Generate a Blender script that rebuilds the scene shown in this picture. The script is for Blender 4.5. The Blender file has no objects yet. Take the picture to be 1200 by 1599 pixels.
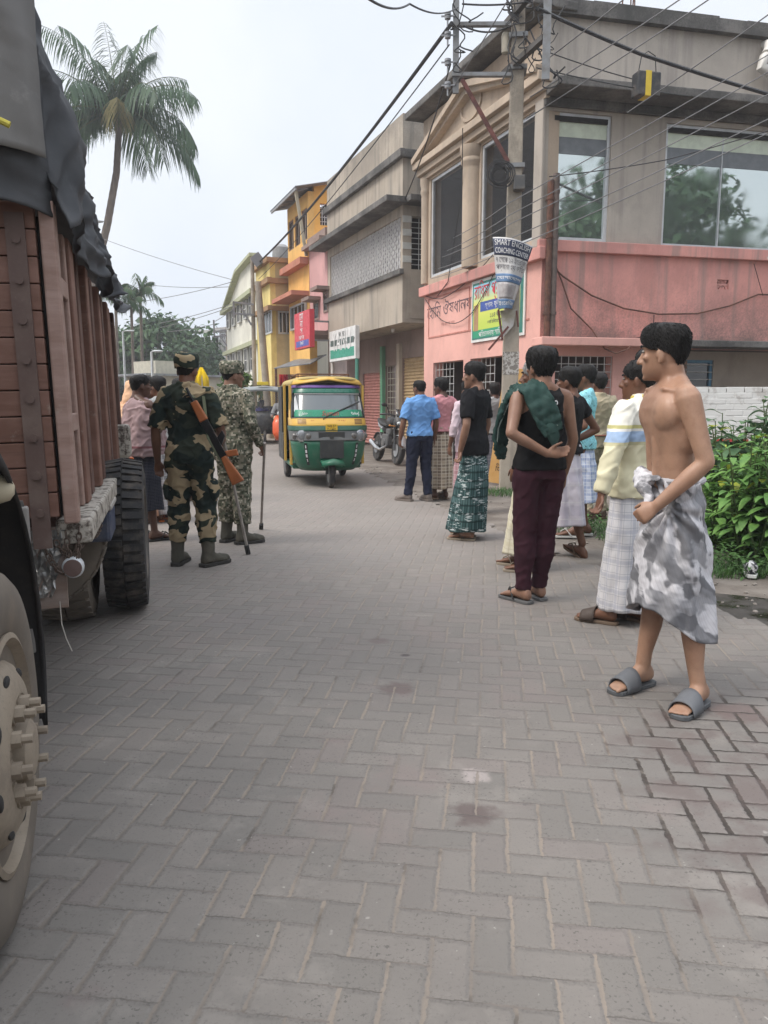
import bpy, bmesh, math, random
from mathutils import Vector as V, Matrix, noise
sc = bpy.context.scene
col = sc.collection
R = math.radians
sin, cos, pi = math.sin, math.cos, math.pi
rnd = random.Random(7)
CAM = V((0, 0, 1.35)); FPX = 1200.0; PITCH = math.atan(175/1200)
CP, SP = cos(PITCH), sin(PITCH)

def ray(px, py):
    xc = (px-600)/FPX; yc = (800-py)/FPX
    return V((xc, CP+yc*SP, -SP+yc*CP))
def at(px, py, Y):
    d = ray(px, py); return CAM+d*(Y/d.y)
def gnd(px, py, z=0.0):
    d = ray(px, py); return CAM+d*((z-CAM.z)/d.z)

# ---------------------------------------------------------------- mesh builder
ROOTM = {}
def ortho(d):
    d = d.normalized()
    a = V((0, 0, 1)) if abs(d.z) < .9 else V((0, 1, 0))
    x = d.cross(a).normalized(); y = d.cross(x).normalized()
    return x, y
class MB:
    def __init__(s, M=None):
        s.v = []; s.f = []; s.mi = []; s.uv = {}; s.cur = 0; s.M = M or Matrix()
    def add(s, vs, fs):
        b = len(s.v); s.v += [s.M @ V(p) for p in vs]
        for f in fs: s.f.append([i+b for i in f]); s.mi.append(s.cur)
        return b
    def box(s, x0, x1, y0, y1, z0, z1):
        s.add([(x0,y0,z0),(x1,y0,z0),(x1,y1,z0),(x0,y1,z0),(x0,y0,z1),(x1,y0,z1),(x1,y1,z1),(x0,y1,z1)],
              [(0,3,2,1),(4,5,6,7),(0,1,5,4),(1,2,6,5),(2,3,7,6),(3,0,4,7)])
    def bar(s, a, b, w, h=None, up=None):
        a = V(a); b = V(b); h = h or w; d = (b-a).normalized()
        if up is None: x, y = ortho(d)
        else:
            x = d.cross(V(up)).normalized(); y = x.cross(d).normalized()
        x = x*w/2; y = y*h/2
        s.add([a-x-y,a+x-y,a+x+y,a-x+y,b-x-y,b+x-y,b+x+y,b-x+y],
              [(0,3,2,1),(4,5,6,7),(0,1,5,4),(1,2,6,5),(2,3,7,6),(3,0,4,7)])
    def tube(s, pts, r, n=8, cap=True, fl=1.0, flax=None):
        pts = [V(p) for p in pts]; m = len(pts)
        rr = r if isinstance(r, (list, tuple)) else [r]*m
        vs = []; px = None
        for i, p in enumerate(pts):
            d = (pts[min(i+1, m-1)]-pts[max(i-1, 0)])
            d = d.normalized() if d.length > 1e-9 else V((0,0,1))
            if px is None:
                x, y = ortho(d)
                if flax is not None:
                    x = (V(flax)-d*d.dot(V(flax))).normalized(); y = d.cross(x)
            else:
                x = (px-d*d.dot(px)).normalized(); y = d.cross(x)
            px = x
            for k in range(n):
                a = 2*pi*k/n; vs.append(p+(x*cos(a)*fl+y*sin(a))*rr[i])
        fs = [(i*n+k, i*n+(k+1) % n, (i+1)*n+(k+1) % n, (i+1)*n+k) for i in range(m-1) for k in range(n)]
        if cap: fs += [tuple(range(n-1, -1, -1)), tuple(range((m-1)*n, m*n))]
        s.add(vs, fs)
    def limb(s, pts, rr, n=12, fl=1.0, flax=None):
        "tube with rounded ends"
        pts = [V(p) for p in pts]
        d0 = (pts[0]-pts[1]).normalized(); d1 = (pts[-1]-pts[-2]).normalized()
        P = [pts[0]+d0*rr[0]*.95, pts[0]+d0*rr[0]*.7]+pts+[pts[-1]+d1*rr[-1]*.7, pts[-1]+d1*rr[-1]*.95]
        Q = [rr[0]*.3, rr[0]*.72]+list(rr)+[rr[-1]*.72, rr[-1]*.3]
        s.tube(P, Q, n, True, fl, flax)
    def loft(s, rings, cap=True, closed=True):
        n = len(rings[0]); vs = [p for r in rings for p in r]; m = len(rings)
        fs = [(i*n+k, i*n+(k+1) % n, (i+1)*n+(k+1) % n, (i+1)*n+k) for i in range(m-1) for k in range(n if closed else n-1)]
        if cap and closed: fs += [tuple(range(n-1, -1, -1)), tuple(range((m-1)*n, m*n))]
        return s.add(vs, fs)
    def ell(s, c, r, n=16, m=10, rot=None):
        c = V(c); vs = []; fs = []
        for i in range(m+1):
            t = pi*i/m
            for k in range(n):
                a = 2*pi*k/n; p = V((r[0]*sin(t)*cos(a), r[1]*sin(t)*sin(a), -r[2]*cos(t)))
                if rot is not None: p = rot @ p
                vs.append(c+p)
        for i in range(m):
            for k in range(n): fs.append((i*n+k, i*n+(k+1) % n, (i+1)*n+(k+1) % n, (i+1)*n+k))
        s.add(vs, fs)
    def lathe(s, prof, n=24, c=(0,0,0), axis='z', sx=1):
        rings = []
        for r, z in prof:
            ring = []
            for k in range(n):
                a = 2*pi*k/n
                if axis == 'z': p = V((r*cos(a), r*sin(a), z))
                elif axis == 'x': p = V((z, r*cos(a), r*sin(a)))
                else: p = V((r*sin(a), z, r*cos(a)))
                ring.append(V(c)+p)
            rings.append(ring)
        s.loft(rings)
    def prism(s, poly, fa, fb):
        "poly list of 2D; fa/fb map (a,b)->3D for the two ends"
        n = len(poly); vs = [fa(*p) for p in poly]+[fb(*p) for p in poly]
        s.add(vs, [tuple(range(n)), tuple(range(2*n-1, n-1, -1))]+[(k, n+k, n+(k+1) % n, (k+1) % n) for k in range(n)])
    def panel(s, x0, x1, z0, z1, y0, th, ops=()):
        "wall in the local xz plane with rectangular openings (x0,x1,z0,z1)"
        xs = sorted({x0, x1, *[min(max(o[k], x0), x1) for o in ops for k in (0, 1)]})
        zs = sorted({z0, z1, *[min(max(o[k], z0), z1) for o in ops for k in (2, 3)]})
        def full(i, k):
            if i < 0 or k < 0 or i >= len(xs)-1 or k >= len(zs)-1: return False
            cx = (xs[i]+xs[i+1])/2; cz = (zs[k]+zs[k+1])/2
            return not any(o[0] < cx < o[1] and o[2] < cz < o[3] for o in ops)
        y1 = y0+th
        for i in range(len(xs)-1):
            for k in range(len(zs)-1):
                if not full(i, k): continue
                a, b, c, d = xs[i], xs[i+1], zs[k], zs[k+1]
                s.add([(a,y0,c),(b,y0,c),(b,y0,d),(a,y0,d)], [(0,1,2,3)])
                s.add([(a,y1,c),(b,y1,c),(b,y1,d),(a,y1,d)], [(3,2,1,0)])
                if not full(i-1, k): s.add([(a,y0,c),(a,y0,d),(a,y1,d),(a,y1,c)], [(0,1,2,3)])
                if not full(i+1, k): s.add([(b,y0,c),(b,y1,c),(b,y1,d),(b,y0,d)], [(0,1,2,3)])
                if not full(i, k-1): s.add([(a,y0,c),(a,y1,c),(b,y1,c),(b,y0,c)], [(0,1,2,3)])
                if not full(i, k+1): s.add([(a,y0,d),(b,y0,d),(b,y1,d),(a,y1,d)], [(0,1,2,3)])
    def mesh(s, name, inv=None):
        me = bpy.data.meshes.new(name)
        vs = [inv @ p for p in s.v] if inv is not None else s.v
        me.from_pydata([tuple(p) for p in vs], [], s.f)
        if any(s.mi): me.polygons.foreach_set('material_index', s.mi)
        me.update(); return me
    def build(s, name, mat, parent=None, smooth=False, bevel=0, sharp=40, fix=True, solid=0):
        inv = ROOTM[parent.name].inverted() if parent is not None else None
        me = s.mesh(name, inv)
        if fix:
            b = bmesh.new(); b.from_mesh(me); bmesh.ops.recalc_face_normals(b, faces=b.faces); b.to_mesh(me); b.free()
        return link(name, me, mat, parent, smooth, bevel, sharp, solid)
def link(name, me, mat, parent=None, smooth=False, bevel=0, sharp=40, solid=0):
    for m in (mat if isinstance(mat, (list, tuple)) else [mat]): me.materials.append(m)
    if smooth:
        me.polygons.foreach_set('use_smooth', [True]*len(me.polygons))
        if sharp < 180: me.set_sharp_from_angle(angle=R(sharp))
    o = bpy.data.objects.new(name, me); col.objects.link(o)
    if parent is not None:
        o.parent = parent; ROOTM[o.name] = ROOTM[parent.name]
    else: ROOTM[o.name] = Matrix()
    if bevel:
        b = o.modifiers.new('bevel', 'BEVEL'); b.width = bevel; b.segments = 2; b.limit_method = 'ANGLE'; b.angle_limit = R(50)
    if solid:
        b = o.modifiers.new('solid', 'SOLIDIFY'); b.thickness = solid; b.offset = 0
    return o
def frame(x, y, z=0, yaw=0):
    return Matrix.Translation((x, y, z)) @ Matrix.Rotation(R(yaw), 4, 'Z')
def thing(name, label, cat, x=0, y=0, z=0, yaw=0, group=None):
    o = bpy.data.objects.new(name, None); col.objects.link(o); o.empty_display_size = .2
    o.location = (x, y, z); o.rotation_euler = (0, 0, R(yaw)); ROOTM[o.name] = frame(x, y, z, yaw)
    return tag(o, label, cat, group)
def tag(o, label, cat, group=None, kind=None):
    o['label'] = label; o['category'] = cat
    if group: o['group'] = group
    if kind: o['kind'] = kind
    return o
def struct(o): o['kind'] = 'structure'; return o
def own(name, mb, mat, label, cat, group=None, **k):
    return tag(mb.build(name, mat, None, **k), label, cat, group)
def copy_tree(o, parent=None):
    c = o.copy(); col.objects.link(c); ROOTM[c.name] = ROOTM[(parent or o).name]
    if parent is not None: c.parent = parent
    for ch in list(o.children): copy_tree(ch, c)
    return c
def remesh(mb, voxel, smooth=4, fac=.5):
    me = mb.mesh('tmp'); b = bmesh.new(); b.from_mesh(me); bmesh.ops.recalc_face_normals(b, faces=b.faces); b.to_mesh(me); b.free()
    o = bpy.data.objects.new('tmp', me); col.objects.link(o)
    r = o.modifiers.new('r', 'REMESH'); r.mode = 'VOXEL'; r.voxel_size = voxel
    if smooth:
        s = o.modifiers.new('s', 'SMOOTH'); s.factor = fac; s.iterations = smooth
    dg = bpy.context.evaluated_depsgraph_get(); dg.update()
    out = bpy.data.meshes.new_from_object(o.evaluated_get(dg))
    bpy.data.objects.remove(o); bpy.data.meshes.remove(me)
    return out
def text_mesh(body, size, align='CENTER', ext=.001, sx=1.0, shear=0):
    c = bpy.data.curves.new('t', 'FONT'); c.body = body; c.size = size; c.align_x = align; c.align_y = 'CENTER'; c.resolution_u = 3
    c.shear = shear
    o = bpy.data.objects.new('t', c); col.objects.link(o)
    dg = bpy.context.evaluated_depsgraph_get(); dg.update()
    me = bpy.data.meshes.new_from_object(o.evaluated_get(dg)); bpy.data.objects.remove(o); bpy.data.curves.remove(c)
    b = bmesh.new(); b.from_mesh(me); bmesh.ops.remove_doubles(b, verts=b.verts, dist=1e-6)
    seen = set(); k = 0
    for v in b.verts:
        if v.index in seen: continue
        st = [v]; seen.add(v.index)
        while st:
            q = st.pop(); q.co.z += k*.00025
            for e in q.link_edges:
                w = e.other_vert(q)
                if w.index not in seen: seen.add(w.index); st.append(w)
        k = (k+1) % 5
    for v in b.verts: v.co.x *= sx
    b.to_mesh(me); b.free(); return me
def text(name, body, size, mat, parent, M, align='CENTER', sx=1.0, shear=0):
    "flat lettering, local xy plane of M (x right, y up)"
    me = text_mesh(body, size, align, sx=sx, shear=shear)
    me.transform(ROOTM[parent.name].inverted() @ M if parent is not None else M)
    return link(name, me, mat, parent)
def wallM(M, x, y, z, roll=0):
    "matrix whose xy plane stands in the local xz plane of M facing -y"
    return M @ Matrix.Translation((x, y, z)) @ Matrix.Rotation(R(90), 4, 'X') @ Matrix.Rotation(R(roll), 4, 'Z')

# ---------------------------------------------------------------- materials
class NT:
    def __init__(s, name):
        s.mat = bpy.data.materials.new(name); s.mat.use_nodes = True
        s.t = s.mat.node_tree; s.t.nodes.clear()
        s.out = s.n('ShaderNodeOutputMaterial'); s.p = s.n('ShaderNodeBsdfPrincipled')
        s.l(s.p.outputs[0], s.out.inputs[0]); s.tc = s.n('ShaderNodeTexCoord')
    def n(s, t, **k):
        x = s.t.nodes.new(t)
        for a, b in k.items(): setattr(x, a, b)
        return x
    def l(s, a, b): s.t.links.new(a, b)
    def put(s, sock, v):
        if isinstance(v, bpy.types.NodeSocket): s.l(v, sock)
        elif isinstance(v, (tuple, list)) and len(v) == 3 and sock.type == 'RGBA': sock.default_value = (*v, 1)
        else: sock.default_value = v
    def m(s, op, a, b=None, c=None, clamp=False):
        x = s.n('ShaderNodeMath', operation=op); x.use_clamp = clamp
        s.put(x.inputs[0], a)
        if b is not None: s.put(x.inputs[1], b)
        if c is not None: s.put(x.inputs[2], c)
        return x.outputs[0]
    def noise(s, vec, scale, detail=4, rough=.55, dist=0):
        x = s.n('ShaderNodeTexNoise'); s.l(vec, x.inputs['Vector']); x.inputs['Scale'].default_value = scale
        x.inputs['Detail'].default_value = detail; x.inputs['Roughness'].default_value = rough; x.inputs['Distortion'].default_value = dist
        return x.outputs[0]
    def ramp(s, f, lo, hi, a=0.0, b=1.0):
        x = s.n('ShaderNodeMapRange', interpolation_type='SMOOTHSTEP'); s.put(x.inputs[0], f)
        for i, v in ((1, lo), (2, hi), (3, a), (4, b)): s.put(x.inputs[i], v)
        return x.outputs[0]
    def mix(s, f, a, b, blend='MIX'):
        x = s.n('ShaderNodeMix', data_type='RGBA', blend_type=blend); s.put(x.inputs[0], f); s.put(x.inputs[6], a); s.put(x.inputs[7], b)
        return x.outputs[2]
    def map(s, vec, scale=(1,1,1), rot=(0,0,0), loc=(0,0,0)):
        x = s.n('ShaderNodeMapping'); s.l(vec, x.inputs[0]); x.inputs[1].default_value = loc
        x.inputs[2].default_value = rot; x.inputs[3].default_value = scale; return x.outputs[0]
    def sep(s, vec):
        x = s.n('ShaderNodeSeparateXYZ'); s.l(vec, x.inputs[0]); return x.outputs
    def comb(s, a, b, c=0.0):
        x = s.n('ShaderNodeCombineXYZ'); s.put(x.inputs[0], a); s.put(x.inputs[1], b); s.put(x.inputs[2], c); return x.outputs[0]
    def bump(s, h, strength=.3, dist=.01):
        x = s.n('ShaderNodeBump'); x.inputs['Strength'].default_value = strength; x.inputs['Distance'].default_value = dist
        s.l(h, x.inputs['Height']); s.l(x.outputs[0], s.p.inputs['Normal'])
    def fin(s, c, rough=.7, metal=0.0, spec=.4):
        s.put(s.p.inputs['Base Color'], c); s.put(s.p.inputs['Roughness'], rough); s.put(s.p.inputs['Metallic'], metal)
        s.p.inputs['Specular IOR Level'].default_value = spec; return s.mat
def mul(c, k): return tuple(min(1, x*k) for x in c)
def mat(name, c, c2=None, scale=3, rough=.7, metal=0.0, bump=.15, bscale=80, bdist=.004, spec=.4, lo=.35, hi=.65, streak=1.0, fine=.12):
    "noise-mottled surface: two tones, a finer grain and a bump"
    t = NT(name); o = t.tc.outputs['Object']
    c2 = c2 or mul(c, .78)
    vec = t.map(o, (1, 1, 1/streak)) if streak != 1 else o
    f = t.ramp(t.noise(vec, scale, 6), lo, hi)
    g = t.noise(o, bscale, 3)
    cc = t.mix(f, c, c2)
    cc = t.mix(t.ramp(g, .3, .7, 0.0, fine), cc, mul(c2, .5))
    if bump: t.bump(g, bump, bdist)
    return t.fin(cc, t.ramp(t.noise(o, scale*2, 3), .3, .7, rough-.08, min(1, rough+.08)), metal, spec)
def plaster(name, c, dirt=(.12, .11, .10), amt=.6, z0=0, z1=1, scale=1.2, streaks=.5, rough=.85, fade=None):
    "painted plaster: blotches, rain streaks, grime growing between heights z0 and z1"
    t = NT(name); o = t.tc.outputs['Object']; x, y, z = t.sep(o)
    big = t.noise(o, scale, 7, .62); st = t.noise(t.map(o, (5, 5, .35)), 1.0, 6, .6); fi = t.noise(o, 35, 5, .6)
    cc = t.mix(t.ramp(big, .35, .7), c, mul(fade or c, .80)); cc = t.mix(t.ramp(t.noise(t.map(o, (1, 1, .6), (0, 0, 0), (4, 2, 7)), scale*2.3, 6, .65), .52, .68, 0, .45), cc, mul(c, .62))
    cc = t.mix(t.ramp(st, .48, .70, 0, min(1, streaks*.95)), cc, mul(dirt, 1.6))
    h = t.ramp(z, z0, z1, 0.0, 1.0)
    w = t.m('MULTIPLY', h, t.ramp(t.m('ADD', t.m('MULTIPLY', big, .7), t.m('MULTIPLY', fi, .3)), .36, .6, 0.0, 1.0))
    cc = t.mix(t.m('MULTIPLY', w, amt), cc, dirt)
    cc = t.mix(t.ramp(fi, .55, .8, 0, .25), cc, mul(dirt, .8))
    t.bump(t.m('ADD', fi, t.m('MULTIPLY', t.noise(o, 160, 2), .4)), .25, .006)
    return t.fin(cc, rough, 0, .25)
def flat(name, c, rough=.5, metal=0.0, spec=.5):
    return mat(name, c, mul(c, .85), 6, rough, metal, .05, 150, .002, spec, fine=.06)
def dusty(name, c, dust_light=(.33, .28, .23), amt=.35, rough=.45, metal=0.0, scale=6):
    t = NT(name); o = t.tc.outputs['Object']
    n = t.noise(o, scale, 7, .65); f = t.noise(o, 90, 3)
    cc = t.mix(t.ramp(n, .42, .75, 0.0, amt), c, dust_light)
    cc = t.mix(t.ramp(f, .55, .75, 0, amt*.5), cc, mul(dust_light, .8))
    t.bump(f, .06, .002)
    return t.fin(cc, t.ramp(n, .35, .75, rough, min(1, rough+.35)), metal, .5)
def glass(name, c=(.02, .03, .03), rough=.04, spec=.9, alpha=1.0):
    t = NT(name); m = t.fin(c, t.ramp(t.noise(t.tc.outputs['Object'], 7, 5), .3, .8, rough, rough+.1), 0, spec)
    t.p.inputs['IOR'].default_value = 1.6
    if alpha < 1: t.p.inputs['Alpha'].default_value = alpha
    return m
# ---------------------------------------------------------------- camera, sky, sun
cam = bpy.data.cameras.new('camera'); camo = bpy.data.objects.new('camera', cam); col.objects.link(camo)
camo.location = CAM; camo.rotation_euler = (R(90)-PITCH, 0, 0)
cam.sensor_fit = 'HORIZONTAL'; cam.sensor_width = 36; cam.lens = 36; cam.clip_start = .05; cam.clip_end = 3000
sc.camera = camo
SUN_EL, SUN_AZ = R(52), R(248)      # azimuth clockwise from +Y: light arrives from the left and a little behind the camera
w = bpy.data.worlds.new('World'); sc.world = w; w.use_nodes = True
nt = w.node_tree; nt.nodes.clear()
wo = nt.nodes.new('ShaderNodeOutputWorld'); bg = nt.nodes.new('ShaderNodeBackground'); sky = nt.nodes.new('ShaderNodeTexSky')
sky.sky_type = 'NISHITA'; sky.sun_disc = False; sky.sun_elevation = SUN_EL; sky.sun_rotation = SUN_AZ
sky.air_density = 1.0; sky.dust_density = 6.0; sky.ozone_density = 1.0; sky.altitude = 20
mixn = nt.nodes.new('ShaderNodeMix'); mixn.data_type = 'RGBA'; mixn.inputs[0].default_value = .80
cl = nt.nodes.new('ShaderNodeTexNoise'); cl.inputs['Scale'].default_value = 2.2; cl.inputs['Detail'].default_value = 6
tcw = nt.nodes.new('ShaderNodeTexCoord'); nt.links.new(tcw.outputs['Generated'], cl.inputs['Vector'])
cr = nt.nodes.new('ShaderNodeMix'); cr.data_type = 'RGBA'; cr.inputs[6].default_value = (7.2, 7.75, 8.6, 1); cr.inputs[7].default_value = (8.5, 8.8, 9.2, 1)
cr2 = nt.nodes.new('ShaderNodeMapRange'); cr2.inputs[1].default_value = .38; cr2.inputs[2].default_value = .62; nt.links.new(cl.outputs[0], cr2.inputs[0]); nt.links.new(cr2.outputs[0], cr.inputs[0])
# overcast dome: brightest overhead
sx_ = nt.nodes.new('ShaderNodeSeparateXYZ'); nt.links.new(tcw.outputs['Generated'], sx_.inputs[0])
zr_ = nt.nodes.new('ShaderNodeMapRange'); zr_.interpolation_type = 'SMOOTHSTEP'; nt.links.new(sx_.outputs[2], zr_.inputs[0])
for i_, v_ in ((1, .42), (2, .95), (3, .10), (4, .23)): zr_.inputs[i_].default_value = v_
nt.links.new(zr_.outputs[0], bg.inputs[1])
nt.links.new(sky.outputs[0], mixn.inputs[6]); nt.links.new(cr.outputs[2], mixn.inputs[7])
nt.links.new(mixn.outputs[2], bg.inputs[0]); bg.inputs[1].default_value = .10
nt.links.new(bg.outputs[0], wo.inputs[0])
sun = bpy.data.lights.new('sun', 'SUN'); sun.energy = 1.7; sun.angle = R(22); sun.color = (1, .95, .88)
suno = bpy.data.objects.new('sun', sun); col.objects.link(suno)
sd = V((sin(SUN_AZ)*cos(SUN_EL), cos(SUN_AZ)*cos(SUN_EL), sin(SUN_EL)))
suno.rotation_euler = sd.to_track_quat('Z', 'Y').to_euler(); suno.location = (-20, -10, 30)
sc.view_settings.view_transform = 'Standard'; sc.view_settings.look = 'None'
sc.view_settings.exposure = 0.42; sc.view_settings.gamma = 1
sc.cycles.use_denoising = True; sc.cycles.max_bounces = 6; sc.cycles.diffuse_bounces = 3; sc.cycles.transparent_max_bounces = 12
sc.cycles.caustics_reflective = False; sc.cycles.caustics_refractive = False

# ---------------------------------------------------------------- ground and road
def paver_mat():
    t = NT('herringbone_pavers'); o = t.tc.outputs['Object']
    wob = t.n('ShaderNodeTexNoise'); t.l(o, wob.inputs['Vector']); wob.inputs['Scale'].default_value = 1.3; wob.inputs['Detail'].default_value = 2
    wv = t.n('ShaderNodeVectorMath', operation='MULTIPLY_ADD'); t.l(wob.outputs[1], wv.inputs[0]); wv.inputs[1].default_value = (.035, .035, 0); t.l(o, wv.inputs[2])
    fz = t.n('ShaderNodeTexNoise'); t.l(o, fz.inputs['Vector']); fz.inputs['Scale'].default_value = 45; fz.inputs['Detail'].default_value = 3
    wv2 = t.n('ShaderNodeVectorMath', operation='MULTIPLY_ADD'); t.l(fz.outputs[1], wv2.inputs[0]); wv2.inputs[1].default_value = (.013, .013, 0); t.l(wv.outputs[0], wv2.inputs[2])
    u, v, _ = t.sep(t.map(wv2.outputs[0], (10, 10, 10), (0, 0, R(7.8))))
    i = t.m('FLOOR', u); j = t.m('FLOOR', v); fu = t.m('SUBTRACT', u, i); fv = t.m('SUBTRACT', v, j)
    k = t.m('FLOORED_MODULO', t.m('ADD', t.m('SUBTRACT', i, j), .01), 4.0)
    e = [t.m('COMPARE', k, q+.01, .3) for q in range(4)]
    dU = t.m('MINIMUM', t.m('MULTIPLY_ADD', e[1], 9, fu), t.m('MULTIPLY_ADD', e[0], 9, t.m('SUBTRACT', 1, fu)))
    dV = t.m('MINIMUM', t.m('MULTIPLY_ADD', e[2], 9, fv), t.m('MULTIPLY_ADD', e[3], 9, t.m('SUBTRACT', 1, fv)))
    d = t.m('MINIMUM', dU, dV)
    wn = t.n('ShaderNodeTexWhiteNoise', noise_dimensions='2D')
    t.l(t.comb(t.m('SUBTRACT', i, e[1]), t.m('SUBTRACT', j, e[2])), wn.inputs[0])
    r1, r2, r3 = t.sep(wn.outputs[1])
    x_, y_, _ = t.sep(o)
    big = t.noise(o, .9, 6, .65); mid = t.noise(o, 6, 6, .65); fi = t.noise(o, 120, 4, .6)
    x, y, _ = t.sep(o)
    # damp patch at the right of the road, joints washed out dark and deep
    dx = t.m('SUBTRACT', x, 1.75); dy = t.m('MULTIPLY', t.m('SUBTRACT', y, 2.35), .8)
    rr = t.m('SQRT', t.m('ADD', t.m('MULTIPLY', dx, dx), t.m('MULTIPLY', dy, dy)))
    wet = t.ramp(t.m('ADD', rr, t.m('MULTIPLY', t.m('SUBTRACT', mid, .5), .9)), .75, 1.05, 1.0, 0.0)
    c = t.mix(r1, (.156, .144, .130), (.194, .175, .157))
    c = t.mix(t.m('MULTIPLY', t.ramp(r2, .78, .95), .22), c, (.22, .165, .155))
    c = t.mix(t.ramp(big, .4, .7, 0, .6), c, (.135, .122, .111))
    c = t.mix(t.ramp(mid, .5, .8, 0, .5), c, (.235, .21, .188))
    c = t.mix(t.ramp(t.noise(o, 2.3, 5, .6), .62, .74, 0, .45), c, (.17, .115, .11))
    c = t.mix(t.ramp(fi, .56, .72, 0, .55), c, (.09, .085, .08))
    c = t.mix(t.ramp(t.noise(o, .38, 5, .6), .42, .62, 0, .5), c, (.15, .136, .125))
    c = t.mix(t.ramp(t.noise(t.map(o, (1, 1, 1), (0, 0, 0), (9, 4, 2)), 1.5, 5, .65), .52, .68, 0, .45), c, (.20, .158, .146))
    c = t.mix(t.ramp(t.noise(t.map(o, (1, 1, 1), (0, 0, 0), (3, 14, 2)), 2.6, 6, .7), .55, .66, 0, .4), c, (.24, .218, .195))
    ed = t.ramp(d, 0, .16, 1.0, 0.0); c = t.mix(t.m('MULTIPLY', t.m('MULTIPLY', ed, t.ramp(fi, .48, .6)), .5), c, (.10, .09, .082))
    for (sx, sy, sr, sc_, am) in ((.30, 2.36, .085, (.10, .075, .07), .8), (.06, 3.47, .09, (.11, .08, .075), .75), (-.03, 4.2, .07, (.12, .09, .085), .7), (.115, 3.95, .03, (.05, .04, .04), .9), (.33, 2.62, .06, (.38, .33, .31), .6), (1.55, 3.2, .12, (.12, .07, .065), .5), (-.9, 4.6, .3, (.15, .135, .13), .5), (.5, 5.2, .5, (.17, .155, .15), .45), (-.3, 6.8, .7, (.16, .15, .145), .4)):
        dxx = t.m('SUBTRACT', x_, sx); dyy = t.m('SUBTRACT', y_, sy); q_ = t.m('ADD', t.m('SQRT', t.m('ADD', t.m('MULTIPLY', dxx, dxx), t.m('MULTIPLY', dyy, dyy))), t.m('MULTIPLY', t.m('SUBTRACT', t.noise(o, 14, 4), .5), sr*1.6))
        c = t.mix(t.ramp(q_, sr*.5, sr*1.1, am, 0.0), c, sc_)
    sp1 = t.noise(o, 75, 2, .6); c = t.mix(t.m('MULTIPLY', t.ramp(sp1, .60, .66), t.ramp(t.noise(o, 4.5, 4), .42, .6, 0, .75)), c, (.085, .078, .071))
    sp2 = t.noise(t.map(o, (1, 1, 1), (0, 0, 0), (7, 7, 0)), 42, 3, .7); c = t.mix(t.ramp(sp2, .62, .72, 0, .45), c, (.085, .077, .07)); c = t.mix(t.ramp(t.noise(t.map(o, (1, 1, 1), (0, 0, 0), (2, 9, 0)), 30, 2), .72, .77, 0, .6), c, (.36, .34, .31))
    vd = t.noise(o, 22, 3, .7); c = t.mix(t.ramp(vd, .64, .72, 0, .6), c, (.11, .1, .095))
    c = t.mix(t.ramp(t.noise(o, 17, 2, .5), .74, .8, 0, .5), c, (.4, .37, .34))
    n4 = t.noise(o, 9, 5, .65); jw = t.m('MULTIPLY_ADD', wet, .035, t.ramp(n4, .3, .7, .012, .055)); jh = t.m('MULTIPLY_ADD', wet, .025, t.ramp(n4, .35, .7, .0, .022))
    jU = t.ramp(dU, jw, t.m('ADD', jw, .03), 1.0, 0.0); jV = t.ramp(dV, jh, t.m('ADD', jh, .03), 1.0, 0.0)
    sand = t.mix(t.ramp(t.noise(o, 1.7, 4, .6), .42, .6), (.235, .195, .158), (.165, .142, .122)); sand = t.mix(t.ramp(t.noise(o, 3.7, 4, .6), .55, .68, 0, .8), sand, (.06, .052, .045))
    sand = t.mix(wet, sand, (.04, .032, .026)); dk = t.mix(wet, t.mix(t.ramp(n4, .4, .6), (.085, .075, .067), (.15, .13, .115)), (.035, .028, .023))
    c = t.mix(t.m('MULTIPLY', jU, t.m('MULTIPLY_ADD', wet, .17, .8)), c, sand); c = t.mix(t.m('MULTIPLY', jV, t.m('MAXIMUM', wet, t.ramp(t.noise(t.map(o, (1, 1, 1), (0, 0, 0), (1, 6, 0)), 3.2, 5, .65), .36, .56, .35, .95))), c, dk); c = t.mix(t.m('MULTIPLY', wet, t.ramp(t.noise(o, 5, 4, .6), .45, .6, 0, .5)), c, (.115, .085, .078))
    dust_light = t.ramp(y, 2.2, 9, 0.0, .62)  # dust, plus the foreground darkening put into colour as lightening with distance
    c = t.mix(t.m('MULTIPLY', dust_light, t.ramp(big, .2, .7, .5, 1.0)), c, (.262, .232, .208))
    h = t.m('ADD', t.m('MULTIPLY', t.ramp(d, 0.0, .16), .7), t.m('ADD', t.m('MULTIPLY', fi, .12), t.m('MULTIPLY', r3, .25)))
    t.bump(h, .7, .008)
    return t.fin(c, t.ramp(wet, 0, 1, .82, .6), 0, .35)
def sheet(name, poly, z, m, sub=0):
    me = bpy.data.meshes.new(name); me.from_pydata([(x, y, z) for x, y in poly], [], [tuple(range(len(poly)))])
    o = link(name, me, m); return struct(o)
dirt = mat('dirt_ground', (.19, .155, .125), (.12, .10, .085), 1.5, .95, bump=.6, bscale=40, bdist=.02)
sheet('ground', [(-400, -60), (400, -60), (400, 900), (-400, 900)], -.03, dirt)
road_m = paver_mat()
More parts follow.
